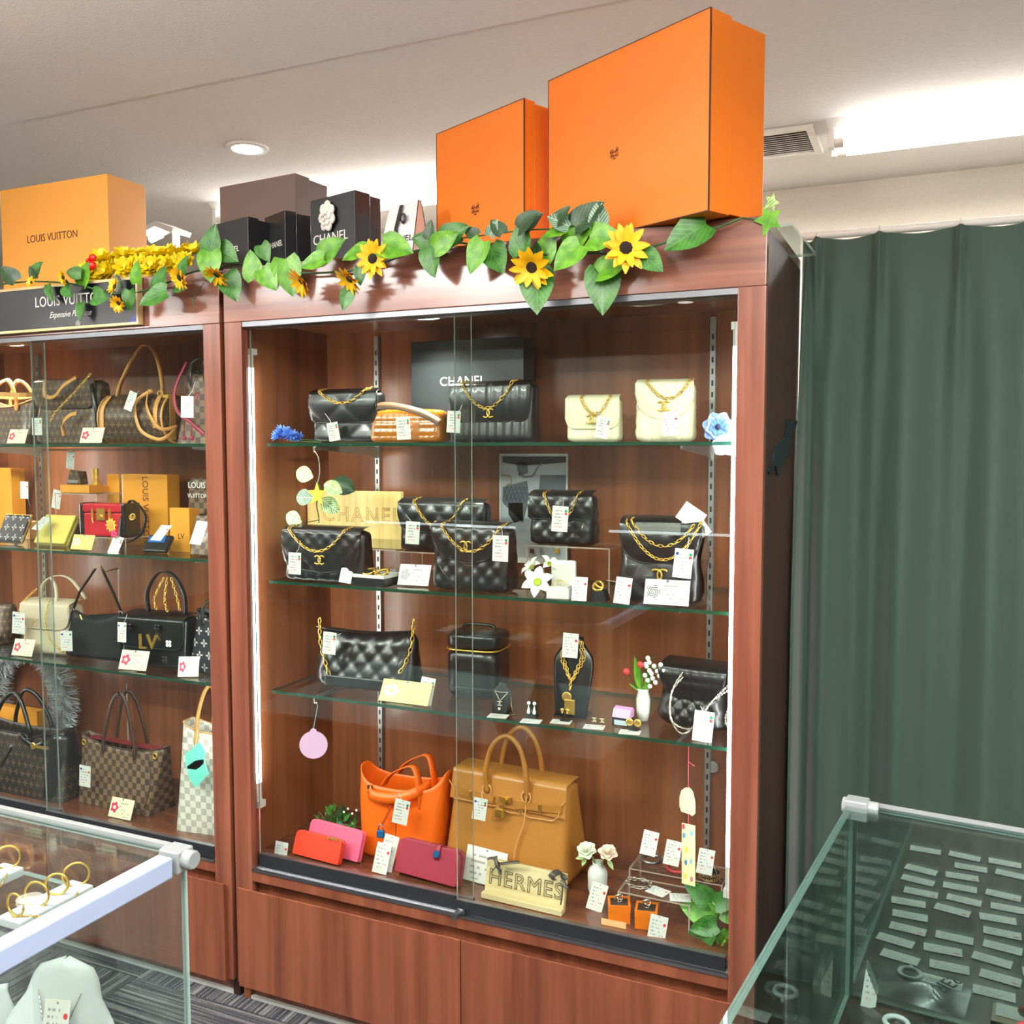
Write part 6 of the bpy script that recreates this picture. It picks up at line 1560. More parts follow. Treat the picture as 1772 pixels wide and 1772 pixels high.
bangle('red leather bracelet with a tag on the acrylic bridge', 1172, 1502, mat('red_cord', (206, 52, 66), 0.4), 0, tg=(1164, 1476, 0.18))
bangle('black enamel bangle edged in gold on the acrylic bridge', 1224, 1522, GOLD, 0, tg=(1221, 1491, 0.16), band=True)
t = thing('bracelet', 'silver chain bracelet lying on the low acrylic bridge', 'bracelet', (0.938, 0.142, ztop2 + 0.0005))
chainmesh(MB(), [(0.02 * cos(a_) * 1.3, 0.02 * sin(a_), 0.004) for a_ in [k * 2 * PI / 24 for k in range(25)]], 0.013, 0.0014, 0.7).build('chain', SILVC, t, smooth=True)
def topcard(label, X, Y, Z, rz, kind='r', wd=0.042, d=0.034):
    o_ = MB().box(-wd / 2, wd / 2, -0.0004, 0.0004, -d / 2, d / 2).build('price_card', TAG[kind]); o_.location = (X, Y, Z + 0.001); o_.rotation_euler = (-PI / 2, 0, rz); return tag_props(o_, label, 'price tag')
topcard('flat price card beside the silver chain bracelet', 0.982, 0.13, ztop2, -0.3)
topcard('flat price card at the right end of the low acrylic bridge', 1.03, 0.122, ztop2, 0.3)
q = aty(1167, 1548, 0.188)
t = thing('earrings', 'tiny white stud earrings on a clear card between the bridges', 'earrings', (1.045, 0.186, Z4 + 0.0005))
MB().box(-0.018, 0.018, -0.001, 0.001, 0, 0.07).build('clear_card', ACRYL, t)
for s in (-1, 1): MB().ell((s * 0.006, -0.003, 0.062), (0.0045, 0.002, 0.004), 8, 6).build('earring', PEARL, t, smooth=True)
# orange ring boxes
def ringbox(label, x, y, rz, s=0.044):
    q_ = atz(x, y, Z4)
    t = thing('ring_box', label, 'jewellery box', (q_.x, max(q_.y, 0.085) + s * 0.3, Z4 + 0.0005), rz)
    b_ = s / 2; hh = s * 0.86
    MB().box(-b_, b_, -b_, b_, 0, hh * 0.66).build('base', ORANGE, t, bevel=0.0008)
    rim_ = MB(); k = 0.004
    for bx_ in ((-b_ - 0.0006, b_ + 0.0006, -b_ - 0.0006, -b_ + k, hh * 0.67, hh), (-b_ - 0.0006, b_ + 0.0006, b_ - k, b_ + 0.0006, hh * 0.67, hh), (-b_ - 0.0006, -b_ + k, -b_ + k, b_ - k, hh * 0.67, hh), (b_ - k, b_ + 0.0006, -b_ + k, b_ - k, hh * 0.67, hh)): rim_.box(*bx_)
    rim_.build('tray_rim', ORANGE, t, split=True)
    MB().box(-b_ + k, b_ - k, -b_ + k, b_ - k, hh * 0.67, hh * 0.93).build('velvet_pad', mat('brown_velvet', (66, 46, 38), 0.9), t)
    MB().torus((0, 0, hh + 0.006), 0.0085, 0.0016, 18, 6, RX(PI / 2) @ RY(0.2)).torus((0.002, -0.002, hh + 0.010), 0.006, 0.0013, 14, 5, RX(0.6)).torus((-0.003, 0.001, hh + 0.011), 0.005, 0.0013, 14, 5, RX(-0.5)).build('ring', SILVC, t, smooth=True)
    return t
ringbox('orange ring box with a silver ring, nearer the wooden sign', 1058, 1610, 0.35)
t = ringbox('orange ring box with a silver ring, nearer the leafy pothos', 1104, 1625, 0.2)
price_tag(t, Vector((aty(1136, 1612, 0.055).x, 0.062, aty(1136, 1612, 0.055).z)), 0.14, 'r', 0.056, 0.035, 0.15, -0.15)
price_tag(None, Vector((aty(1032, 1572, 0.11).x, 0.115, Z4 + 0.029)), 0.25, 'r', 0.056, 0.034, 0.2, -0.25, None, 'white price tag leaning at the left of the orange ring boxes')
o = MB().box(-0.026, 0.026, -0.001, 0.001, 0, 0.012).build('paper_strip', mat('peach_paper', (244, 190, 130), 0.6)); q = atz(1052, 1618, Z4); o.location = (q.x, 0.064, Z4 + 0.0005); o.rotation_euler = (-0.1, 0, 0.02); tag_props(o, 'peach paper strip in front of the orange ring box', 'paper strip')
# pothos in the right corner
t = thing('pothos', 'variegated pothos with a curly tendril in the cabinet right corner', 'plant', (1.12, 0.13, Z4))
MB().tube(spline([loc2(t, aty(x, y, Y)) for x, y, Y in ((1235, 1640, 0.1), (1240, 1600, 0.11), (1232, 1570, 0.12), (1225, 1545, 0.13))], 5), 0.002, 5).build('vine', STEM, t)
for x, y, L, a_, m_, Y in ((1232, 1560, 50, 150, LEAF_B, 0.12), (1238, 1565, 44, 30, LEAF_B, 0.1), (1236, 1590, 58, 165, LEAF_A, 0.11), (1240, 1600, 46, 200, LEAF_B, 0.09), (1246, 1612, 40, 300, LEAF_A, 0.09), (1240, 1585, 40, 100, LEAF_P, 0.12), (1228, 1610, 62, 225, LEAF_B, 0.085), (1250, 1580, 36, 350, LEAF_A, 0.1)):
    leaf(t, aty(x, y, Y), a_, L / 800, m_, 'heart', 0.7, (random.uniform(-0.3, 0.3), -1, 0.5), random.uniform(-0.1, 0.2))
MB().tube([loc2(t, aty(1258 - 18 * k / 30, 1624 + 26 * k / 30, 0.08)) + Vector((0.004 * cos(k * 0.9), 0.004 * sin(k * 0.9), 0.003 * cos(k * 0.9))) for k in range(31)], 0.0008, 4).build('tendril', mat('yellow_green', (170, 184, 60), 0.5), t, smooth=True)
# hanging paper wind chime
q = aty(1191, 1285, 0.075)
t = thing('paper_wind_chime', 'yellow paper wind chime on a red string under the lower shelf', 'ornament', (q.x, 0.078, S3 - 0.0045))
F2 = lambda x, y: loc2(t, aty(x, y, 0.078))
MB().tube([(0, 0, 0), F2(1191, 1320), F2(1191, 1365), F2(1191, 1425)], 0.0009, 5).tube([F2(1191, 1318), F2(1202, 1326)], 0.0008, 4).build('string', mat('red_string', (226, 60, 90), 0.6), t)
PAP = mat('print_paper', (240, 236, 176), 0.6, var=0.12, bscale=90)
MB().prism([((F2(x, y)).x, (F2(x, y)).z) for x, y in ((1176, 1380), (1179, 1368), (1186, 1363), (1193, 1363), (1199, 1370), (1203, 1388), (1203, 1408), (1198, 1412), (1194, 1409), (1179, 1404), (1176, 1394))], -0.001, 0.001).build('bell', PAP, t)
pr = [(F2(x, y).x, F2(x, y).z) for x, y in ((1180, 1424), (1203, 1429), (1203, 1534), (1180, 1528))]
sl_ = MB().prism(pr, -0.001, 0.001).build('strip', PAP, t)
for k, (x, y, c_) in enumerate(((1184, 1445, (90, 150, 200)), (1197, 1442, (130, 190, 220)), (1188, 1470, (240, 210, 60)), (1196, 1490, (150, 200, 220)), (1187, 1492, (80, 130, 190)), (1197, 1521, (230, 120, 150)), (1186, 1515, (240, 214, 80)), (1183, 1430, (226, 60, 80)))):
    c2_ = F2(x, y); MB().ell((c2_.x, -0.0012, c2_.z), (0.003, 0.0005, 0.006), 8, 4).build('printed_mark', mat('mark%d' % k, c_, 0.6), sl_)
# clear lens-shaped catch on the back
o = MB().lathe([(0.001, -0.004), (0.012, -0.003), (0.016, 0), (0.012, 0.003), (0.001, 0.004)], 16).xf(Matrix.Diagonal((0.5, 1, 1, 1)) @ RY(PI / 2)).build('clear_hook', mat('clear_hook', (214, 200, 190), 0.2, trans=0.5), None, smooth=True)
q = aty(1232, 1328, 0.362); o.location = (q.x, 0.3645, q.z); o.rotation_euler = (0, 0, PI / 2); tag_props(o, 'clear oval stick-on hook on the cabinet back panel', 'hook')
# ================================================================== goods in the left cabinet
def pattern(name, kind, c1, c2, p, rough=0.4, coat=0.15):
    if name in MATS: return MATS[name]
    m, nt, b = newmat(name)
    tc = N(nt, 'ShaderNodeTexCoord'); sp = N(nt, 'ShaderNodeSeparateXYZ'); nt.links.new(tc.outputs['Object'], sp.inputs[0])
    def M2(op, a, bb=None, third=None):
        n = N(nt, 'ShaderNodeMath', operation=op)
        for k, v in enumerate((a, bb, third)):
            if v is None: continue
            if isinstance(v, (int, float)): n.inputs[k].default_value = v
            else: nt.links.new(v, n.inputs[k])
        return n.outputs[0]
    U = M2('MULTIPLY', M2('ADD', sp.outputs[0], M2('MULTIPLY', sp.outputs[1], 0.9)), 1 / p); V = M2('MULTIPLY', sp.outputs[2], 1 / p)
    fu, fv = M2('FLOOR', U), M2('FLOOR', V)
    if kind == 'check':
        f = M2('FLOORED_MODULO', M2('ADD', fu, fv), 2.0)
    else:
        U2 = M2('ADD', U, M2('MULTIPLY', M2('FLOORED_MODULO', fv, 2.0), 0.5))
        a = M2('SUBTRACT', M2('FRACT', U2), 0.5); bb = M2('SUBTRACT', M2('FRACT', V), 0.5)
        r_ = M2('SQRT', M2('ADD', M2('MULTIPLY', a, a), M2('MULTIPLY', bb, bb)))
        ang = M2('ARCTAN2', bb, a)
        f = M2('MULTIPLY', M2('LESS_THAN', r_, M2('MULTIPLY_ADD', M2('COSINE', M2('MULTIPLY', ang, 4.0)), 0.14, 0.2)), M2('GREATER_THAN', r_, 0.07))
    no = N(nt, 'ShaderNodeTexNoise'); no.inputs['Scale'].default_value = 26; nt.links.new(tc.outputs['Object'], no.inputs['Vector'])
    f2 = M2('MULTIPLY', f, M2('MULTIPLY_ADD', no.outputs['Fac'], 0.5, 0.6))
    mx = N(nt, 'ShaderNodeMixRGB'); mx.inputs[1].default_value = lin(c1) + (1,); mx.inputs[2].default_value = lin(c2) + (1,); nt.links.new(f2, mx.inputs[0])
    nt.links.new(mx.outputs[0], b.inputs['Base Color']); b.inputs['Roughness'].default_value = rough; b.inputs['Coat Weight'].default_value = coat
    MATS[name] = m
    return m
MONO = pattern('brown_motif_canvas', 'motif', (74, 58, 48), (150, 120, 80), 0.02)
MONOB = pattern('black_motif_canvas', 'motif', (34, 34, 40), (190, 190, 186), 0.03)
DAM = pattern('brown_check_canvas', 'check', (72, 56, 46), (128, 100, 74), 0.0155)
AZUR = pattern('pale_check_canvas', 'check', (226, 220, 206), (176, 170, 160), 0.0155)
LX = -1.212
def tote(name, label, x0, x1, ytop, ybot, Y, Z, d, m, tw=1.1, td=0.6, hm=None, rz=0.0, trim=None, hh=0.1, hr=0.004, hx=0.2, flat=True, group=None, h=None, cat='handbag'):
    cx, wd, h_ = at_front(x0, x1, ytop, ybot, Y, Z); h = h or h_
    t = thing(name, label, cat, (cx, Y + d / 2, Z + 0.0005), rz, group)
    base = ringpts(1, 1, 0.1, 16, 5)
    def fn(u, v):
        n = len(base); k = u * n; i = int(k) % n; f = k - int(k); a, b = base[i], base[(i + 1) % n]
        W = wd * (1 + (tw - 1) * v); D = d * (1 + (td - 1) * v)
        x = (a[0] + (b[0] - a[0]) * f) * W; y = (a[1] + (b[1] - a[1]) * f) * D
        return Vector((x, y * (1 - 0.3 * v * (2 * abs(x) / W) ** 4), h * v - 0.02 * v * (1 - (2 * abs(x) / W) ** 2)))
    mb = MB().grid(fn, 64, 14, cu=True); mb.f.append(tuple(range(63, -1, -1))); mb.mi.append(0)
    bo = mb.build('body', m, t, smooth=True, auto=1.0); s_ = bo.modifiers.new('thickness', 'SOLIDIFY'); s_.thickness = 0.002; s_.offset = -1
    MB().tube([fn(k / 64, 1.0) for k in range(64)], 0.002, 5, closed=True).build('rim_trim', trim or hm, bo, smooth=True)
    for sy_, k in ((-1, 0), (1, 1)):
        W = wd * tw; y0 = sy_ * d * td / 2 - 0.003 * (1 if sy_ < 0 else -1)
        pts = spline([(-W * hx, y0, h * 0.86), (-W * hx * 0.95, y0, h * 1.02), (-W * hx * 0.5, y0 * 0.8, h + hh * 0.75), (0.0, y0 * 0.6, h + hh), (W * hx * 0.5, y0 * 0.8, h + hh * 0.75), (W * hx * 0.95, y0, h * 1.02), (W * hx, y0, h * 0.86)], 5)
        o_ = MB()
        if flat: o_.strap(pts, hr * 2.4, 0.003, (1, 0, 0.01))
        else: o_.tube(pts, hr, 7)
        o_.build('handle', hm, t, smooth=True)
        if sy_ < 0:
            for s in (-1, 1): MB().ell((s * W * hx, y0 - 0.002, h * 0.84), (hr * 1.7, 0.002, h * 0.1), 10, 6).build('handle_tab', hm, t, smooth=True)
    return t, wd, h
Y1 = L1 + 0.003
# shelf one
t, wd, h = tote('handbag', 'dark monogram bag with honey handles at the photo left edge', -40, 46, 692, 764, 0.13, Y1, 0.08, MONO, 1.0, 0.7, TANL, hh=0.055, hr=0.005, hx=0.26, trim=TANL)
MB().strap([(wd * 0.55 * cos(a_), -0.03 + 0.05 * sin(a_), h + 0.012 + 0.002 * sin(a_ * 3)) for a_ in [k * 2 * PI / 24 for k in range(25)]], 0.012, 0.002, (0, 0, 1)).build('coiled_strap', TANL, t)
t, wd, h = flap_bag('slouchy monogram bag with a gold chain across it', 58, 162, 655, 764, 0.13, Y1, 0.08, MONO, None, 0.03, 0.45, 0.0, 0.03, chain=False, td=0.5, tag=dict(x=64, y=738, Y=0.09, ang=0.0, kind='gr', h=0.046, sx=(70, 700)))
twochain(t, spline([(wd * 0.5, -0.045, h * 1.05), (wd * 0.3, -0.055, h * 0.8), (wd * 0.0, -0.06, h * 0.5), (-wd * 0.12, -0.06, h * 0.34)], 6), 'chain', 0.013)
for pts in ([(-wd * 0.22, -0.05, h * 0.98), (-wd * 0.2, -0.058, h * 0.75), (-wd * 0.05, -0.058, h * 0.72), (wd * 0.1, -0.056, h * 0.88), (wd * 0.28, -0.05, h * 1.0)], [(0.02, -0.056, h * 0.12), (0.02, -0.06, h * 0.3), (0.04, -0.058, h * 0.42), (wd * 0.3, -0.056, h * 0.46)]):
    MB().strap(spline(pts, 5), 0.011, 0.002, (0, 0.3, 1)).build('strap', TANL, t, smooth=True)
MB().tube([(wd * 0.48, -0.04, h * 0.9), (wd * 0.5, -0.03, h * 0.45), (wd * 0.45, -0.02, 0.02)], 0.007, 6).build('handle', BLACKL, t, smooth=True)
card_stand('cream guide card with red flower at the photo left edge of the top shelf', aty(24, 752, 0.085).x, 0.09, Y1, 0.062, 0.04, CARDF, 0.1, -0.35)
card_stand('cream guide card with red flower before the barrel bag', aty(156, 752, 0.085).x, 0.085, Y1, 0.07, 0.042, CARDF, 0.1, -0.35)
# barrel bag
cx, wd, h = at_front(170, 268, 680, 764, 0.13, Y1)
t = thing('handbag', 'monogram barrel bag with one tall honey leather handle', 'handbag', (cx, 0.13 + h / 2, Y1 + 0.0005), 0.12)
mb = MB().tube([(-wd / 2, 0, h / 2), (wd / 2, 0, h / 2)], h / 2, 28)
mb.build('body', MONO, t, smooth=True, auto=0.8)
for s in (-1, 1):
    MB().torus((s * wd / 2, 0, h / 2), h / 2 - 0.002, 0.003, 28, 6, RY(PI / 2)).build('end_piping', TANL, t, smooth=True)
MB().box(wd / 2 - 0.004, wd / 2 + 0.0015, -0.03, -0.006, 0.01, h - 0.004).build('side_trim', TANL, t, bevel=0.001)
hp = [(-wd * 0.36, -0.02, h * 0.92), (-wd * 0.34, -0.012, h * 1.2), (-wd * 0.16, 0, h * 1.75), (wd * 0.03, 0.0, h * 1.98), (wd * 0.2, 0.0, h * 1.75), (wd * 0.33, -0.012, h * 1.2), (wd * 0.35, -0.02, h * 0.92)]
MB().strap(spline(hp, 6), 0.014, 0.003, (0, 1, 0.01)).build('handle', TANL, t, smooth=True)
for x_, L_ in ((-wd * 0.42, 0.05), (wd * 0.42, 0.05)): MB().strap(spline([(x_, -h / 2 - 0.002, h * 0.3), (x_, -h * 0.49, h * 0.7), (x_ * 0.95, -h * 0.3, h * 0.95)], 5), 0.013, 0.002, (1, 0, 0)).build('side_strap', TANL, t, smooth=True)
MB().strap(spline([(wd * 0.3, -h * 0.35, h * 1.05), (wd * 0.12, -h * 0.5, h * 0.8), (wd * 0.2, -h * 0.56, h * 0.3), (wd * 0.45, -h * 0.54, 0.012), (wd * 0.56, -h * 0.4, 0.02), (wd * 0.58, -h * 0.2, h * 0.3)], 7), 0.009, 0.003, (0.2, 0, 1)).build('loose_strap', TANL, t, smooth=True)
MB().strap(spline([(wd * 0.25, -h * 0.35, h * 1.06), (wd * 0.3, -h * 0.52, h * 0.7), (wd * 0.48, -h * 0.5, h * 0.3), (wd * 0.6, -h * 0.2, h * 0.34)], 7), 0.009, 0.003, (0.2, 0, 1)).build('loose_strap', TANL, t, smooth=True)
MB().torus((wd * 0.4, -h * 0.3, h * 0.98), 0.008, 0.002, 14, 6, RX(PI / 2)).box(wd * 0.4, wd * 0.52, -h * 0.3, -h * 0.25, h * 0.9, h * 0.96).build('buckle', GOLD, t, smooth=True, auto=0.6)
tagpx(t, x=226, y=694, Y=0.11, ang=0.4, kind='', h=0.05, w_=0.022, sx=(240, 676))
# checked bag with red strap
t, wd, h = tote('handbag', 'brown checked bag with a dark red strap beside the frame', 302, 362, 632, 764, 0.13, Y1, 0.09, DAM, 0.7, 0.4, BLACKL, hh=0.02, hr=0.003, hx=0.3)
RST = mat('raspberry_strap', (150, 40, 66), 0.4)
MB().strap(spline([(-wd * 0.25, -0.03, h * 1.05), (-wd * 0.4, -0.055, h * 0.7), (-wd * 0.3, -0.06, h * 0.42), (wd * 0.05, -0.06, h * 0.28), (wd * 0.4, -0.055, h * 0.12)], 6), 0.008, 0.003, (1, 0, 0.4)).build('shoulder_strap', RST, t, smooth=True)
for dx in (-0.02, 0.004):
    MB().tube([(wd * 0.2 + dx * 0.3, -0.04, h * 0.66), (wd * 0.05 + dx, -0.055, h * 0.45), (wd * 0.06 + dx, -0.06, h * 0.1)], 0.0016, 5).ell((wd * 0.06 + dx, -0.06, h * 0.07), 0.006, 8, 6).build('tassel_cord', RST, t, smooth=True)
tagpx(t, x=324, y=704, Y=0.08, ang=0.03, kind='', h=0.052, sx=(338, 660))
# shelf two
Y2 = L2 + 0.003
t, w_, l_ = carton('gift_box', 'amber box standing at the photo left edge of the second shelf', 'box', (aty(-60, 850, 0.28).x, 0.28, Y2), (aty(20, 850, 0.28).x, 0.28, Y2), aty(0, 810, 0.28).z - Y2, 0.05, 0.03, AMB)
t = thing('wallet', 'black zip wallet with white motifs at the photo left edge', 'wallet', (aty(16, 948, 0.12).x, 0.12, Y2 + 0.004), 0, None, -0.45)
MB().box(-0.05, 0.05, -0.009, 0.009, 0, 0.085).build('body', MONOB, t, bevel=0.008)
MB().box(-0.051, 0.051, -0.002, 0.002, 0.001, 0.0862).build('zip', GOLD, t)
t = thing('wallet', 'pale yellow leather wallet lying back on the second shelf', 'wallet', (aty(88, 948, 0.14).x, 0.14, Y2 + 0.004), 0.05, None, -0.55)
YEL = mat('yellow_leather', (226, 204, 96), 0.4, bump=0.1, bscale=400)
MB().box(-0.055, 0.055, -0.010, -0.001, 0, 0.088).build('front_panel', YEL, t, bevel=0.003)
MB().box(-0.055, 0.055, 0.001, 0.010, 0, 0.088).build('rear_panel', YEL, t, bevel=0.003)
lettering(t, 'LV', 0.018, GOLD, FACE(-0.02, -0.0105, 0.05))
price_tag(t, aty(72, 906, 0.12), 0.12, '', 0.048, 0.03, 0.1, -0.3)
card_stand('yellow guide card in front of the yellow wallet on the second shelf', aty(140, 950, 0.085).x, 0.085, Y2, 0.075, 0.04, CARDY, 0.0, -0.35)
t = thing('drawer_box', 'small tan drawer box with a blue ribbon pull', 'box', (aty(40, 900, 0.27).x, 0.28, Y2 + 0.0005))
MB().box(-0.05, 0.05, -0.03, 0.03, 0, 0.05).build('sleeve', mat('buff_paper', (226, 172, 110), 0.5), t, bevel=0.001)
MB().box(-0.044, 0.044, -0.032, -0.0305, 0.006, 0.044).build('drawer', mat('buff_paper2', (236, 190, 130), 0.5), t)
MB().strap([(-0.004, -0.0335, 0.034), (-0.004, -0.036, 0.022), (-0.004, -0.034, 0.012)], 0.012, 0.0015, (1, 0, 0)).build('ribbon_pull', mat('navy_ribbon', (36, 50, 110), 0.5), t)
price_tag(t, aty(42, 848, 0.24), 0.03, 'r', 0.05, 0.03, 0.1, 0, aty(52, 876, 0.25))
t = thing('pouch', 'brown monogram pouch behind the yellow wallet', 'pouch', (aty(112, 905, 0.26).x, 0.27, Y2 + 0.0005))
bodyshape(MB(), 0.085, 0.06, 0.03, 0.008, 1.0, 0.4, 0.1, None).build('body', MONO, t, smooth=True, auto=1.2)
price_tag(t, aty(98, 864, 0.235), 0.2, 'r', 0.054, 0.03, 0.1)
t, w_, l_ = carton('gift_box', 'flat amber box under a small monogram case on a clear riser', 'box', (aty(104, 845, 0.2).x, 0.2, aty(130, 853, 0.2).z), (aty(154, 845, 0.2).x, 0.2, aty(130, 853, 0.2).z), 0.022, 0.07, 0.05, AMB)
zb_ = aty(130, 853, 0.2).z
riser('clear riser under the flat amber box on the second shelf', aty(100, 853, 0.2).x, aty(172, 853, 0.2).x, 0.19, 0.28, Y2, zb_ - Y2 - 0.0008)
t = thing('key_case', 'small monogram case open on the flat amber box', 'case', (aty(126, 832, 0.22).x, 0.235, zb_ + 0.023))
MB().prism([(-0.028, 0), (0.028, 0), (0.022, 0.036), (-0.012, 0.04)], -0.014, 0.014).build('body', MONO, t, bevel=0.002)
MB().box(-0.02, 0.02, -0.0155, -0.0145, 0.004, 0.012).build('metal_plate', SILVER, t)
price_tag(t, aty(122, 796, 0.2), 0.12, 'r', 0.05, 0.027, 0.1)
t = thing('gold_tube', 'gold perfume tube standing beside the small monogram case', 'bottle', (aty(161, 850, 0.23).x, 0.24, zb_ + 0.0005))
MB().lathe([(0.001, 0), (0.010, 0), (0.010, 0.03), (0.008, 0.031), (0.008, 0.038), (0.010, 0.039), (0.010, 0.066), (0.001, 0.067)], 18).build('tube', GOLD, t, smooth=True, auto=0.6)
# amber boxes with vertical lettering
zz = Y2
t, w_, l_ = carton('gift_box', 'upright amber box with vertical dark lettering on the second shelf', 'box', (aty(213, 870, 0.27).x, 0.27, zz), (aty(290, 870, 0.27).x, 0.27, zz), aty(250, 821, 0.27).z - zz, 0.05, 0.045, AMB)
q = aty(252, 878, 0.27)
lettering(l_, 'LOUIS VUITTON', 0.03, LOGOB, TR(q.x - t.location.x, -0.0005, q.z - zz - 0.008) @ RX(PI / 2) @ RZ(-PI / 2), sx=0.86)
MB().box(-w_ / 2 - 0.004, -w_ / 2 - 0.0005, 0.001, 0.045, 0.001, aty(250, 821, 0.27).z - zz - 0.001).build('white_spine', WHITE, t)
carton('gift_box', 'plain amber box left of the vertically lettered one', 'box', (aty(186, 870, 0.275).x, 0.275, zz), (aty(207, 870, 0.275).x, 0.275, zz), aty(200, 821, 0.275).z - zz, 0.045, 0.02, AMB)
# red trunk bag
cx, wd, h = at_front(141, 205, 868, 932, 0.16, Y2 + 0.03)
riser('clear riser under the red trunk bag', cx - wd / 2 - 0.004, cx + wd / 2 + 0.03, 0.155, 0.24, Y2, 0.03)
zq = Y2 + 0.0302
t = thing('handbag', 'small red trunk bag with black sides and gold lock', 'handbag', (cx, 0.195, zq + 0.0005), 0.12)
h = 0.088
MB().box(-wd / 2 + 0.006, wd / 2 - 0.006, -0.03, 0.03, 0, h * 0.72).build('body', mat('trunk_red', (188, 24, 40), 0.35, bump=0.15, bscale=400), t, bevel=0.004)
MB().box(-wd / 2 + 0.004, wd / 2 - 0.004, -0.032, 0.032, h * 0.74, h).build('lid', MATS['trunk_red'], t, bevel=0.004)
for s in (-1, 1): MB().box(s * wd / 2 - 0.006, s * wd / 2 + 0.006, -0.033, 0.033, -0.0002, h + 0.002).build('side_panel', BLACKL, t, bevel=0.004)
lk = MB().box(-0.013, 0.013, -0.037, -0.0325, h * 0.5, h * 0.86).tube([(0, -0.037, h * 0.6), (0, -0.042, h * 0.6)], 0.006, 10).build('lock_plate', GOLD, t, smooth=True, auto=0.6)
for s in (-1, 1):
    MB().box(s * 0.028 - 0.003, s * 0.028 + 0.003, -0.036, -0.0305, h * 0.55, h * 0.85).tube([(s * 0.028, -0.036, h * 0.56), (s * 0.028 + 0.004, -0.038, h * 0.42)], 0.002, 5).build('clip', GOLD, t, smooth=True, auto=0.6)
MB().strap(spline([(wd * 0.45, 0.0, h), (wd * 0.62, -0.01, h * 1.1), (wd * 0.95, -0.02, h * 0.7), (wd * 0.9, -0.03, h * 0.1), (wd * 0.62, -0.045, -0.014), (wd * 0.48, -0.04, h * 0.1), (wd * 0.46, -0.03, h * 0.6)], 7), 0.01, 0.002, (0.3, 1, 0)).build('shoulder_strap', BLACKL, t, smooth=True)
MB().torus((wd * 0.72, -0.03, h * 0.62), 0.008, 0.002, 12, 6, RX(1.2)).box(wd * 0.66, wd * 0.8, -0.034, -0.03, h * 0.58, h * 0.64).build('strap_buckle', GOLD, t, smooth=True, auto=0.6)
price_tag(t, aty(200, 944, 0.1), 0.25, 'gr', 0.05, 0.03, 0.15, -0.3)
# paper sun
q = aty(192, 909, 0.1); t = thing('sun_ornament', 'yellow paper sun ornament with a pink flower before the trunk bag', 'ornament', (q.x, 0.1, Y2 + 0.0005))
zc_ = q.z - Y2
MB().prism([((0.02 if k % 2 == 0 else 0.0125) * cos(k * PI / 10), zc_ + (0.02 if k % 2 == 0 else 0.0125) * sin(k * PI / 10)) for k in range(20)], -0.001, 0.001).build('rays', mat('sun_yellow', (246, 206, 80), 0.6), t)
MB().lathe([(0.001, 0.002), (0.011, 0.0015), (0.0115, 0), (0.001, 0)], 16, (0, -0.001, zc_), RX(PI / 2)).build('face', mat('sun_orange', (240, 150, 60), 0.6), t)
fp = MB()
for k in range(5): fp.ell((0.012 + 0.006 * cos(k * 1.257), -0.003, zc_ - 0.022 + 0.006 * sin(k * 1.257)), (0.005, 0.002, 0.005), 8, 5)
fp.build('pink_flower', mat('hot_pink', (236, 60, 110), 0.5), t, smooth=True)
MB().box(-0.0008, 0.0008, 0.001, 0.0025, 0, zc_).build('stick', ACRE, t)
# black card case with blue lining, small amber box, checked pouches
t = thing('card_case', 'black card case with blue lining and a white tag', 'wallet', (aty(270, 955, 0.12).x, 0.115, Y2 + 0.003), 0.1, None, -0.7)
MB().box(-0.036, 0.036, -0.006, 0.006, 0, 0.05).build('body', BLACKL, t, bevel=0.003)
MB().box(-0.03, 0.02, -0.0075, -0.0062, 0.026, 0.044).build('blue_window', mat('blue_leather', (30, 96, 170), 0.3), t)
price_tag(t, aty(279, 922, 0.085), 0.03, 'r', 0.055, 0.032, 0.1, -0.2)
t, w_, l_ = carton('gift_box', 'small amber box between card case and checked pouches', 'box', (aty(294, 920, 0.17).x, 0.17, Y2), (aty(328, 920, 0.17).x, 0.17, Y2), aty(310, 879, 0.17).z - Y2, 0.04, 0.02, AMB)
lettering(l_, 'LV', 0.02, LOGOB, FACE(0.004, -0.0005, 0.04))
t = thing('pouch', 'brown checked pouch with white stitched lettering by the frame', 'pouch', (aty(348, 880, 0.24).x, 0.25, Y2 + 0.0005))
bodyshape(MB(), 0.09, aty(340, 826, 0.24).z - Y2, 0.03, 0.008, 1.0, 0.5, 0.1, None).build('body', DAM, t, smooth=True, auto=1.2)
lettering(t, 'LOUIS', 0.022, WPR, FACE(-0.004, -0.0205, (aty(340, 840, 0.24).z - Y2)))
lettering(t, 'VUITTON', 0.016, WPR, FACE(0.0, -0.0215, (aty(340, 858, 0.24).z - Y2)))
t = thing('pouch', 'brown checked flat pouch with a price tag in front by the frame', 'pouch', (aty(350, 960, 0.1).x, 0.105, Y2 + 0.003), 0, None, -0.25)
MB().box(-0.04, 0.04, -0.005, 0.005, 0, 0.1).build('body', DAM, t, bevel=0.003)
price_tag(t, aty(344, 922, 0.075), 0.05, '', 0.06, 0.032, 0.1, -0.2)
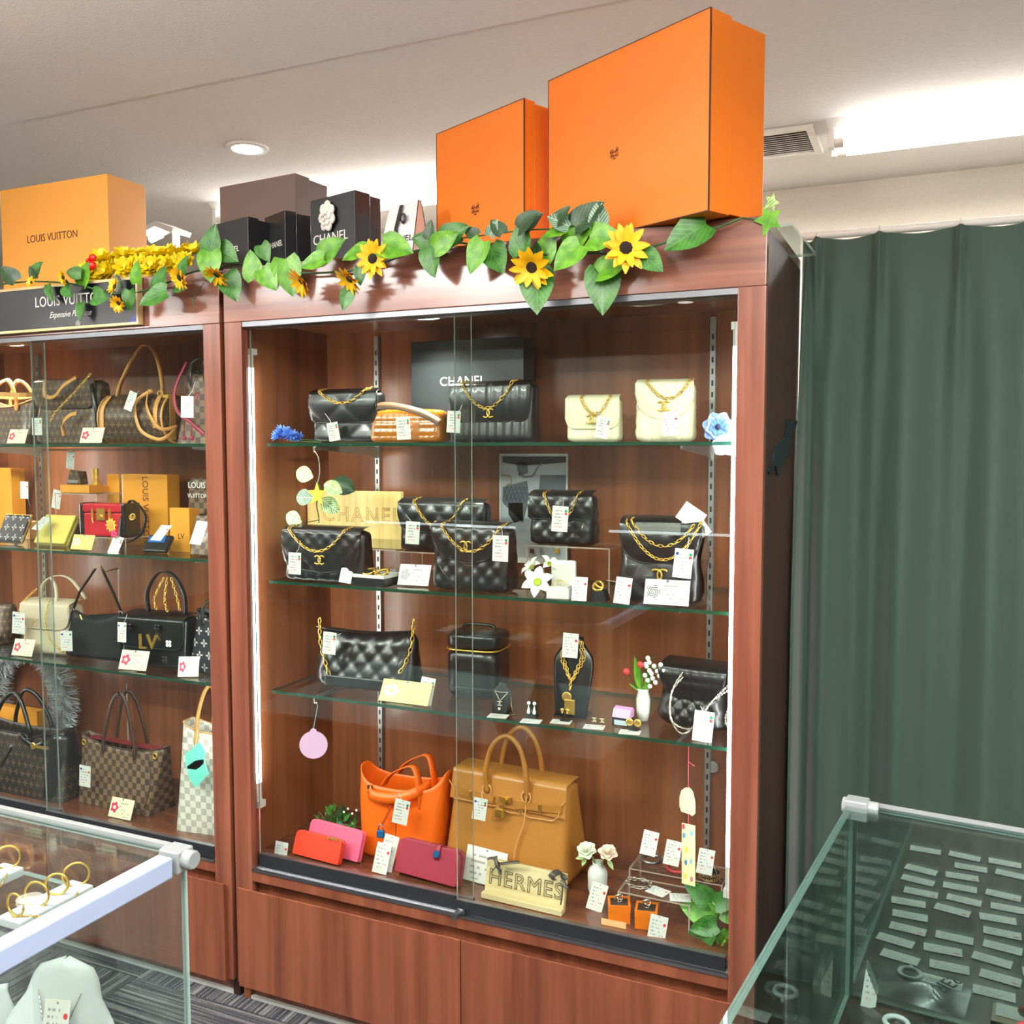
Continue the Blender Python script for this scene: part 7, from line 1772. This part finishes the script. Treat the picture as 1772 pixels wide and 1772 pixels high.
# shelf three
Y3 = L3 + 0.003
t = thing('handbag', 'brown monogram shoulder bag cut by the photo left edge', 'handbag', (aty(-20, 1100, 0.16).x, 0.19, Y3 + 0.0005))
bodyshape(MB(), 0.14, 0.12, 0.07, 0.015, 1.0, 0.5, 0.05, None).build('body', MONO, t, smooth=True, auto=1.2)
bodyshape(MB(), 0.06, 0.045, 0.03, 0.012, 1.0, 0.7, 0.05, None).xf(TR(0.045, -0.06, 0)).build('coin_purse', CREAM, t, smooth=True, auto=1.2)
BEI = mat('beige_leather', (212, 196, 168), 0.4, coat=0.1)
t, wd, h = flap_bag('beige leather backpack with gold chains in the left cabinet', 38, 112, 1043, 1132, 0.12, Y3, 0.08, BEI, None, 0.03, 0.5, 0.1, 0.035, chain=False, td=0.55, tag=dict(x=32, y=1078, Y=0.085, ang=0.08, kind='rb', h=0.06, sx=(48, 1050)))
MB().strap(spline([(-wd * 0.3, 0.0, h), (-wd * 0.22, 0.0, h * 1.3), (wd * 0.0, 0.01, h * 1.46), (wd * 0.25, 0.02, h * 1.4), (wd * 0.5, 0.03, h * 1.02)], 6), 0.012, 0.003, (0.3, 1, 0)).build('shoulder_strap', BEI, t, smooth=True)
MB().strap(spline([(wd * 0.16, -0.02, h * 0.98), (wd * 0.1, -0.01, h * 1.25), (-wd * 0.05, 0.0, h * 1.44)], 6), 0.010, 0.003, (0.3, 1, 0)).build('top_strap', BEI, t, smooth=True)
twochain(t, spline([(-wd * 0.3, -0.01, h * 1.22), (-wd * 0.5, -0.03, h * 0.95), (-wd * 0.58, -0.04, h * 0.6)], 6), 'chain', 0.012)
twochain(t, spline([(wd * 0.14, -0.04, h * 1.08), (wd * 0.12, -0.056, h * 0.7), (wd * 0.25, -0.058, h * 0.3), (wd * 0.5, -0.05, 0.012)], 6), 'chain', 0.012)
lettering(t, 'V', 0.03, GOLD, FACE(-wd * 0.18, -0.049, h * 0.62), shear=0.4)
card_stand('cream guide card with red flower before the beige backpack', aty(40, 1130, 0.085).x, 0.08, Y3, 0.07, 0.046, CARDF, 0.1, -0.35)
# black hobo on hook stand
cx, wd, h = at_front(110, 205, 1065, 1145, 0.13, Y3)
t = thing('handbag', 'small black nylon hobo bag hung from a clear hook stand', 'handbag', (cx, 0.155, Y3 + 0.0005), 0.05)
bodyshape(MB(), wd, h, 0.05, 0.012, 0.86, 0.45, 0.08, None, topf=lambda x: 3.2 * x * x - 0.012, nf=24).build('body', mat('black_nylon', (14, 15, 20), 0.55), t, smooth=True, auto=1.2)
zt2 = aty(160, 986, 0.14).z - Y3
for s in (-1, 1): MB().strap([(s * wd * 0.42, 0, h + 0.006), (s * wd * 0.3, 0, h + (zt2 - h) * 0.45), (s * 0.012 + 0.01, 0, zt2)], 0.008, 0.0025, (0, 1, 0)).build('strap', BLACKL, t)
for s in (-1, 1): MB().torus((s * wd * 0.42, -0.004, h + 0.006), 0.006, 0.0016, 12, 5, RX(PI / 2)).build('ring', SILVER, t, smooth=True)
MB().tube([(-wd * 0.2, -0.02, h * 0.98), (-wd * 0.15, -0.024, h * 0.88)], 0.002, 5).build('zip_pull', GOLD, t)
tagpx(t, x=115, y=1109, Y=0.1, ang=0.0, kind='gb', h=0.055, sx=(122, 1076))
t = thing('hook_stand', 'clear acrylic hook stand holding the black hobo', 'stand', (cx + 0.03, 0.2, Y3 + 0.0005))
MB().box(-0.05, 0.05, -0.05, 0.03, 0, 0.003).build('base', ACRYL, t)
MB().tube([(0, 0, 0.003), (0.004, 0, zt2)], 0.0022, 6).build('rod', ACRE, t)
MB().tube(spline([(0.004, 0.0, zt2 - 0.002), (0.004, -0.03, zt2 - 0.004), (-0.002, -0.045, zt2 - 0.006), (0, -0.055, zt2 + 0.012)], 5), 0.002, 6).build('hook', mat('hook_brass', (150, 120, 60), 0.3, 0.9), t, smooth=True)
# black studded handbag
t, wd, h = flap_bag('black leather handbag with flower studs and gold monogram clasp', 210, 312, 1066, 1150, 0.12, Y3, 0.09, BLACKL, None, 0.03, 0.62, 0.08, 0.03, chain=False, td=0.75, bulge=0.02)
MB().strap(spline([(-wd * 0.22, 0.0, h), (-wd * 0.23, 0.0, h * 1.4), (-wd * 0.05, 0.0, h * 1.76), (wd * 0.18, 0.0, h * 1.74), (wd * 0.34, 0.0, h * 1.4), (wd * 0.36, 0.0, h)], 6), 0.014, 0.004, (0, 1, 0)).build('handle', BLACKL, t, smooth=True)
for xx in (0.0, 0.16, 0.36):
    twochain(t, spline([(wd * 0.08 + wd * xx * 0.3, -0.01, h * 1.7), (wd * (xx - 0.04), -0.02, h * 1.3), (wd * xx, -0.02, h + 0.006)], 6), 'chain', 0.014, None, None, 0.0018)
lettering(t, 'LV', 0.055, GOLD, FACE(0.004, -0.064, h * 0.52), ext=0.005, name='clasp')
STD = mat('stud_dark', (60, 58, 58), 0.25, 0.8)
for k, (dx, dz, m_) in enumerate(((-0.3, 0.78, STD), (0.14, 0.8, STD), (-0.42, 0.56, WPR), (0.32, 0.52, WPR), (-0.34, 0.28, STD), (0.26, 0.22, STD))):
    sm = MB()
    for j in range(4): sm.ell((wd * dx + 0.006 * cos(j * PI / 2 + 0.78), -0.0605 + 0.004 * dz, h * dz + 0.006 * sin(j * PI / 2 + 0.78)), (0.0048, 0.002, 0.0048), 8, 5)
    sm.build('stud', m_, t, smooth=True)
tagpx(t, x=211, y=1094, Y=0.085, ang=0.04, kind='gb', h=0.052, w_=0.024, sx=(220, 1062))
card_stand('cream guide card with red flower before the studded handbag', aty(232, 1152, 0.085).x, 0.078, Y3, 0.085, 0.05, CARDF, 0.1, -0.35)
t, wd, h = tote('handbag', 'black motif bag half hidden by the cabinet frame', 324, 392, 1060, 1162, 0.13, Y3, 0.08, MONOB, 0.85, 0.5, BLACKL, hh=0.03, hr=0.003, hx=0.25)
card_stand('cream guide card with red flower next to the cabinet frame', aty(325, 1160, 0.08).x, 0.08, Y3, 0.05, 0.05, CARDF, 0.5, -0.35)
# cabinet floor
TIN = mat('silver_tinsel', (206, 210, 214), 0.35, 0.25)
cw = aty(52, 1290, 0.31)
t = thing('tinsel_wreath', 'fluffy silver tinsel wreath behind the bags on the cabinet floor', 'wreath', (cw.x, 0.315, ZF + 0.001))
tw_ = MB(); R_, r_ = 0.15, 0.05
for k in range(4800):
    a_ = random.uniform(0, 2 * PI); b_ = random.uniform(0, 2 * PI); ca, sa = cos(a_), sin(a_)
    c_ = Vector((R_ * ca, 0, R_ * sa)); dv = (Vector((ca, 0, sa)) * cos(b_) + Vector((0, 1, 0)) * sin(b_))
    dv = (dv + Vector((random.uniform(-.5, .5), random.uniform(-.3, .3), random.uniform(-.5, .5)))).normalized()
    side = dv.orthogonal().normalized() * 0.0012; L_ = r_ * random.uniform(0.75, 1.05)
    p_ = c_ + dv * 0.006; q_ = c_ + dv * L_
    tw_.add([p_ - side, p_ + side, q_ + side * 0.4, q_ - side * 0.4], [(0, 1, 2, 3)])
tw_.xf(TR(0, 0.0, R_ + r_)); wt = tw_.build('tinsel', TIN, t); wt['kind'] = 'stuff'
MB().torus((0, 0, R_ + r_), R_, 0.008, 32, 6, RX(PI / 2)).build('core', TIN, t, smooth=True)
carton('gift_box', 'amber box behind the dark tote on the cabinet floor', 'box', (aty(-60, 1250, 0.22).x, 0.22, ZF), (aty(64, 1250, 0.22).x, 0.22, ZF), aty(30, 1226, 0.22).z - ZF, 0.035, 0.02, AMB)
t, wd, h = tote('handbag', 'dark monogram tote with black leather sides and rolled handles', -84, 102, 1262, 1392, 0.085, ZF, 0.13, pattern('dark_motif_canvas', 'motif', (50, 42, 38), (110, 90, 64), 0.024), 0.85, 0.5, BLACKL, hh=0.09, hr=0.006, hx=0.2, flat=False)
bodyshape(MB(), wd * 0.2, h * 0.98, 0.128, 0.03, 0.7, 0.5, 0.0, None).xf(TR(wd * 0.38, -0.002, 0)).build('leather_side', BLACKL, t, smooth=True, auto=1.2)
MB().strap([(wd * 0.25 + 0.045 * cos(a_), -0.055 + 0.04 * sin(a_) * 0.6, h * 0.9 + 0.012 * sin(a_ * 2)) for a_ in [k * 2 * PI / 24 for k in range(25)]], 0.014, 0.003, (0, 0, 1)).build('coiled_strap', BLACKL, t, smooth=True)
MB().box(wd * 0.32, wd * 0.46, -0.085, -0.08, h * 0.84, h * 0.88).torus((wd * 0.33, -0.083, h * 0.86), 0.008, 0.002, 12, 5, RX(PI / 2)).build('buckle', GOLD, t, smooth=True, auto=0.6)
MB().strap(spline([(wd * 0.12, -0.075, h * 0.8), (wd * 0.06, -0.09, h * 0.5), (-wd * 0.02, -0.09, h * 0.3), (0, -0.085, h * 0.12)], 5), 0.012, 0.002, (1, 0, 0)).build('luggage_tag', BLACKL, t, smooth=True)
# damier tote
BRH = mat('brown_handle', (70, 48, 38), 0.35, coat=0.2)
t, wd, h = tote('handbag', 'brown checked tote with long thin brown handles', 128, 256, 1290, 1405, 0.115, ZF, 0.11, DAM, 1.16, 0.35, BRH, hh=0.13, hr=0.0045, hx=0.19, rz=-0.04, trim=BRH)
MB().grid(lambda u, v: Vector((-wd * 0.5 + wd * u, -0.014 + 0.03 * v, h * 0.95)), 6, 2).build('red_lining', mat('red_lining', (120, 24, 28), 0.7), t)
for s in (-1, 1): MB().torus((s * wd * 0.5, -0.022, h * 0.88), 0.007, 0.002, 12, 5, RX(PI / 2)).build('eyelet', GOLD, t, smooth=True)
MB().tube(spline([(wd * 0.42, -0.026, h * 0.8), (wd * 0.52, -0.046, h * 0.5), (wd * 0.5, -0.062, h * 0.16)], 5), 0.0018, 5).torus((wd * 0.5, -0.064, h * 0.1), 0.006, 0.0018, 12, 5, RX(PI / 2)).build('side_lace', BRH, t, smooth=True)
tagpx(t, x=147, y=1343, Y=0.09, ang=0.06, kind='rb', h=0.058, rz=0.1, sx=(150, 1318))
card_stand('cream guide card with red flower before the brown checked tote', aty(208, 1425, 0.075).x, 0.072, ZF, 0.078, 0.05, CARDF, 0.0, -0.35)
t = thing('hook_stand', 'clear rod stand holding the handles of the brown checked tote', 'stand', (aty(213, 1300, 0.24).x, 0.26, ZF + 0.0005))
MB().box(-0.04, 0.04, -0.03, 0.03, 0, 0.003).build('base', ACRYL, t)
MB().tube([(0, 0, 0.003), (0, 0, 0.30)], 0.002, 6).build('rod', ACRE, t)
# pale checked tote with paper feathers
t, wd, h = tote('handbag', 'white and grey checked tote with honey trim beside the frame', 300, 392, 1262, 1440, 0.085, ZF, 0.13, AZUR, 1.0, 0.5, TANL, hh=0.1, hr=0.004, hx=0.2, rz=0.12, trim=TANL)
TQ = mat('turquoise_paper', (120, 222, 204), 0.6)
t = thing('paper_feather', 'pair of turquoise paper feathers hanging over the white checked tote', 'ornament', (aty(338, 1290, 0.07).x, 0.072, aty(338, 1290, 0.07).z))
F3 = lambda x, y: loc2(t, aty(x, y, 0.07))
for pl_ in (((344, 1284), (354, 1300), (352, 1322), (340, 1332), (322, 1330), (320, 1304), (330, 1298)), ((324, 1326), (338, 1316), (352, 1314), (360, 1340), (338, 1364), (326, 1345))):
    MB().prism([(F3(*c_).x, F3(*c_).z) for c_ in pl_], -0.002, 0).build('feather', TQ, t)
MB().tube([F3(338, 1290), F3(345, 1255)], 0.0006, 4).build('string', STRING, t)
# ================================================================== goods in and on the counters
WB = mat('white_leatherette', (208, 211, 212), 0.6)
t, fn = bust('white necklace bust with a price tag inside the left counter', 0.452, -0.885, 0.445, 0.115, WB, 0.19, 0.28, prof=[(0.0, 0.5), (0.2, 0.6), (0.42, 0.68), (0.58, 0.68), (0.68, 0.56), (0.76, 0.46), (0.86, 0.42), (0.93, 0.35), (0.975, 0.24), (0.995, 0.1), (1.0, 0.02)])
o = MB().box(-0.018, 0.018, -0.0005, 0.0005, -0.034, 0.034).build('price_tag', TAG['r'], t); o.location = fn(0.5, 0.6) + Vector((0.004, -0.007, 0)); o.rotation_euler = (-0.25, 0.0, 0.0)
chainmesh(MB(), spline([fn(0.2, 0.8) + Vector((0, -0.003, 0)), fn(0.4, 0.6) + Vector((0, -0.003, 0)), fn(0.5, 0.55) + Vector((0, -0.003, 0)), fn(0.6, 0.6) + Vector((0, -0.003, 0)), fn(0.8, 0.8) + Vector((0, -0.003, 0))], 6), 0.004, 0.0005).build('necklace', SILVC, t)
t = thing('pedestal', 'white block under the necklace bust in the left counter', 'pedestal', (0.452, -0.868, 0.4125), 0.28)
MB().box(-0.06, 0.06, -0.045, 0.055, 0, 0.032).build('block', WB, t, bevel=0.002)
t, fn2 = bust('plain white necklace bust behind the tagged one in the left counter', 0.30, -0.868, 0.4125, 0.08, WB, 0.15, 0.2)
# inner glass shelf of the left counter with bars of gold jewellery
t = thing('counter_shelf', 'inner glass shelf of the left counter holding gold jewellery', 'shelf', (0, 0, 0))
g = MB(); g.box(-0.6, 0.55, -1.35, -0.83, 0.666, 0.672); g.mi = [1, 1, 1, 1, 0, 0]
x0_, y0_ = LC.x - 0.03, LC.y - 0.012
g = MB(); g.box(LC.x - 1.2, LC.x - 0.1, LC.y - 0.14, LC.y - 0.012, 0.720, 0.726); g.mi = [1, 1, 1, 1, 0, 0]
g.build('glass', [SHELFG, GEDGEL], t)
for x_ in (LC.x - 0.11, LC.x - 1.19):
    MB().box(x_ - 0.004, x_ + 0.004, LC.y - 0.14, LC.y - 0.012, 0.413, 0.7195).build('support', ACRYL, t)
for k in range(4):
    xk = LC.x - 0.16 - 0.13 * k
    b_ = thing('jewellery_bar', ['white jewellery bar nearest the counter corner with gold hoops', 'second white jewellery bar from the counter corner with gold hoops', 'third white jewellery bar from the counter corner with gold hoops', 'farthest white jewellery bar from the counter corner with gold hoops'][k], 'jewellery stand', (xk, LC.y - 0.078, 0.7265), 0.0)
    MB().box(-0.02, 0.02, -0.055, 0.055, 0, 0.012).build('bar', WB, b_, bevel=0.002)
    for j in range(4):
        MB().torus((0, -0.045 + 0.03 * j, 0.026), 0.014 + 0.002 * (j % 2), 0.0016, 20, 6, RX(PI / 2) @ RY(0.3 * j)).build('hoop', GOLD, b_, smooth=True)
    chainmesh(MB(), spline([(0.0, -0.05, 0.014), (0.026, -0.03, 0.01), (0.032, 0.0, 0.002), (0.02, 0.03, 0.014)], 6), 0.006, 0.0008).build('chain', GOLD, b_, smooth=True)
# right counter: tags in rows, bags, small goods (local frame of the counter)
MR = rc.matrix_basis
def rcw(x, y, z): return MR @ Vector((x, y, z))
ZRF = RZF - 0.0055
k = 0
for j in range(11):
    for i in range(8):
        if (i * 7 + j * 5) % 9 == 0: continue
        x_ = 0.05 + i * 0.07 + 0.008 * sin(j * 2.3); y_ = -0.115 - j * 0.05 + 0.006 * cos(i * 1.7)
        p_ = rcw(x_, y_, ZRF + 0.0012)
        o = MB().box(-0.028, 0.028, -0.0004, 0.0004, -0.013, 0.013).build('price_label', TAG['r' if (i + j) % 3 == 0 else '']); o.location = p_; o.rotation_euler = (-PI / 2, 0, -0.10 + 0.12 * sin(i * 3 + j))
        tag_props(o, 'small white price label lying in rows inside the right counter', 'price tag', 'price labels in the right counter'); k += 1
ZIPB = glassmat('zip_bag_film', (0.9, 0.9, 0.92), refl=0.18, rough=0.2)
t = thing('zip_bag', 'clear zip bag with printed letters and a white ring inside the right counter', 'plastic bag', rcw(0.085, -0.07, ZRF + 0.001), -0.05)
MB().grid(lambda u, v: Vector((-0.075 + 0.15 * u, -0.045 + 0.09 * v, 0.004 + 0.006 * sin(u * 9 + v * 5) * sin(PI * u) * sin(PI * v) + 0.012 * sin(PI * u) * sin(PI * v))), 20, 14).build('film', ZIPB, t, smooth=True)
MB().torus((-0.005, -0.005, 0.022), 0.015, 0.0035, 22, 8).tube([(-0.005, -0.02, 0.022), (-0.008, -0.03, 0.02)], 0.003, 6).build('white_ring', WB, t, smooth=True)
lettering(t, 'SIES', 0.032, BLACKM, TR(0.045, 0.0, 0.024) @ RZ(-1.2))
t = thing('price_tag', 'white price tag standing upright on the zip bag', 'price tag', rcw(0.035, -0.02, ZRF + 0.001), 0.6)
MB().box(-0.012, 0.012, -0.0006, 0.0006, 0, 0.062).build('tag', TAG['r'], t).rotation_euler = (-0.3, 0.35, 0)
t = thing('wood_block', 'small wooden block with white paper at the photo bottom right corner', 'block', rcw(0.235, -0.045, ZRF + 0.0005), -0.1)
MB().box(-0.045, 0.045, -0.03, 0.02, 0, 0.012).build('block', wood('oak', (120, 92, 60), (150, 118, 78), (176, 144, 100), sc=(4, 60, 60)), t, bevel=0.001)
MB().box(-0.04, 0.04, -0.03, 0.004, 0.0122, 0.0128).build('paper', WHITE, t)
t = thing('paper_tulip', 'red paper tulip with green leaves inside the right counter', 'flower', rcw(0.26, -0.022, ZRF + 0.0005), 0)
MB().ell((-0.03, 0.0, 0.036), (0.008, 0.006, 0.007), 10, 7).build('bloom', rd_, t, smooth=True)
MB().tube([(-0.03, 0, 0.03), (-0.01, 0, 0.016), (0.0, 0, 0.0)], 0.0016, 5).build('stem', STEM, t)
for a_ in (60, 100, 30): leaf(t, Vector(t.location) + Vector((0, -0.002, 0.01)), a_, 0.03, LEAF_A, 'blade', 0.4)
# LED light bars of the counters behind the viewer (they mirror in the cabinet glass)
for n_, (x_, y_, L_) in enumerate(((-0.9, -2.6, 0.9), (0.5, -2.6, 0.9))):
    t = thing('counter', 'wooden sales counter with a light bar behind the viewer, ' + ('left one' if n_ == 0 else 'right one'), 'counter', (x_, y_, 0))
    MB().box(-0.6, 0.6, -0.6, 0, 0, 0.85).build('base', WOODV, t)
    g = MB(); g.box(-0.6, 0.6, -0.6, 0, 0.93, 0.936); g.mi = [1, 1, 1, 1, 0, 0]; g.build('glass_top', [GTOP, GEDGEL], t)
    for s in (-1, 1): MB().box(s * 0.59 - 0.006, s * 0.59 + 0.006, -0.6, 0, 0.851, 0.929).build('glass_side', GLASS, t)
    MB().box(-L_ / 2, L_ / 2, -0.03, -0.012, 0.905, 0.916).build('light_bar', mat('bar_glow', (240, 250, 255), emit=5), t)
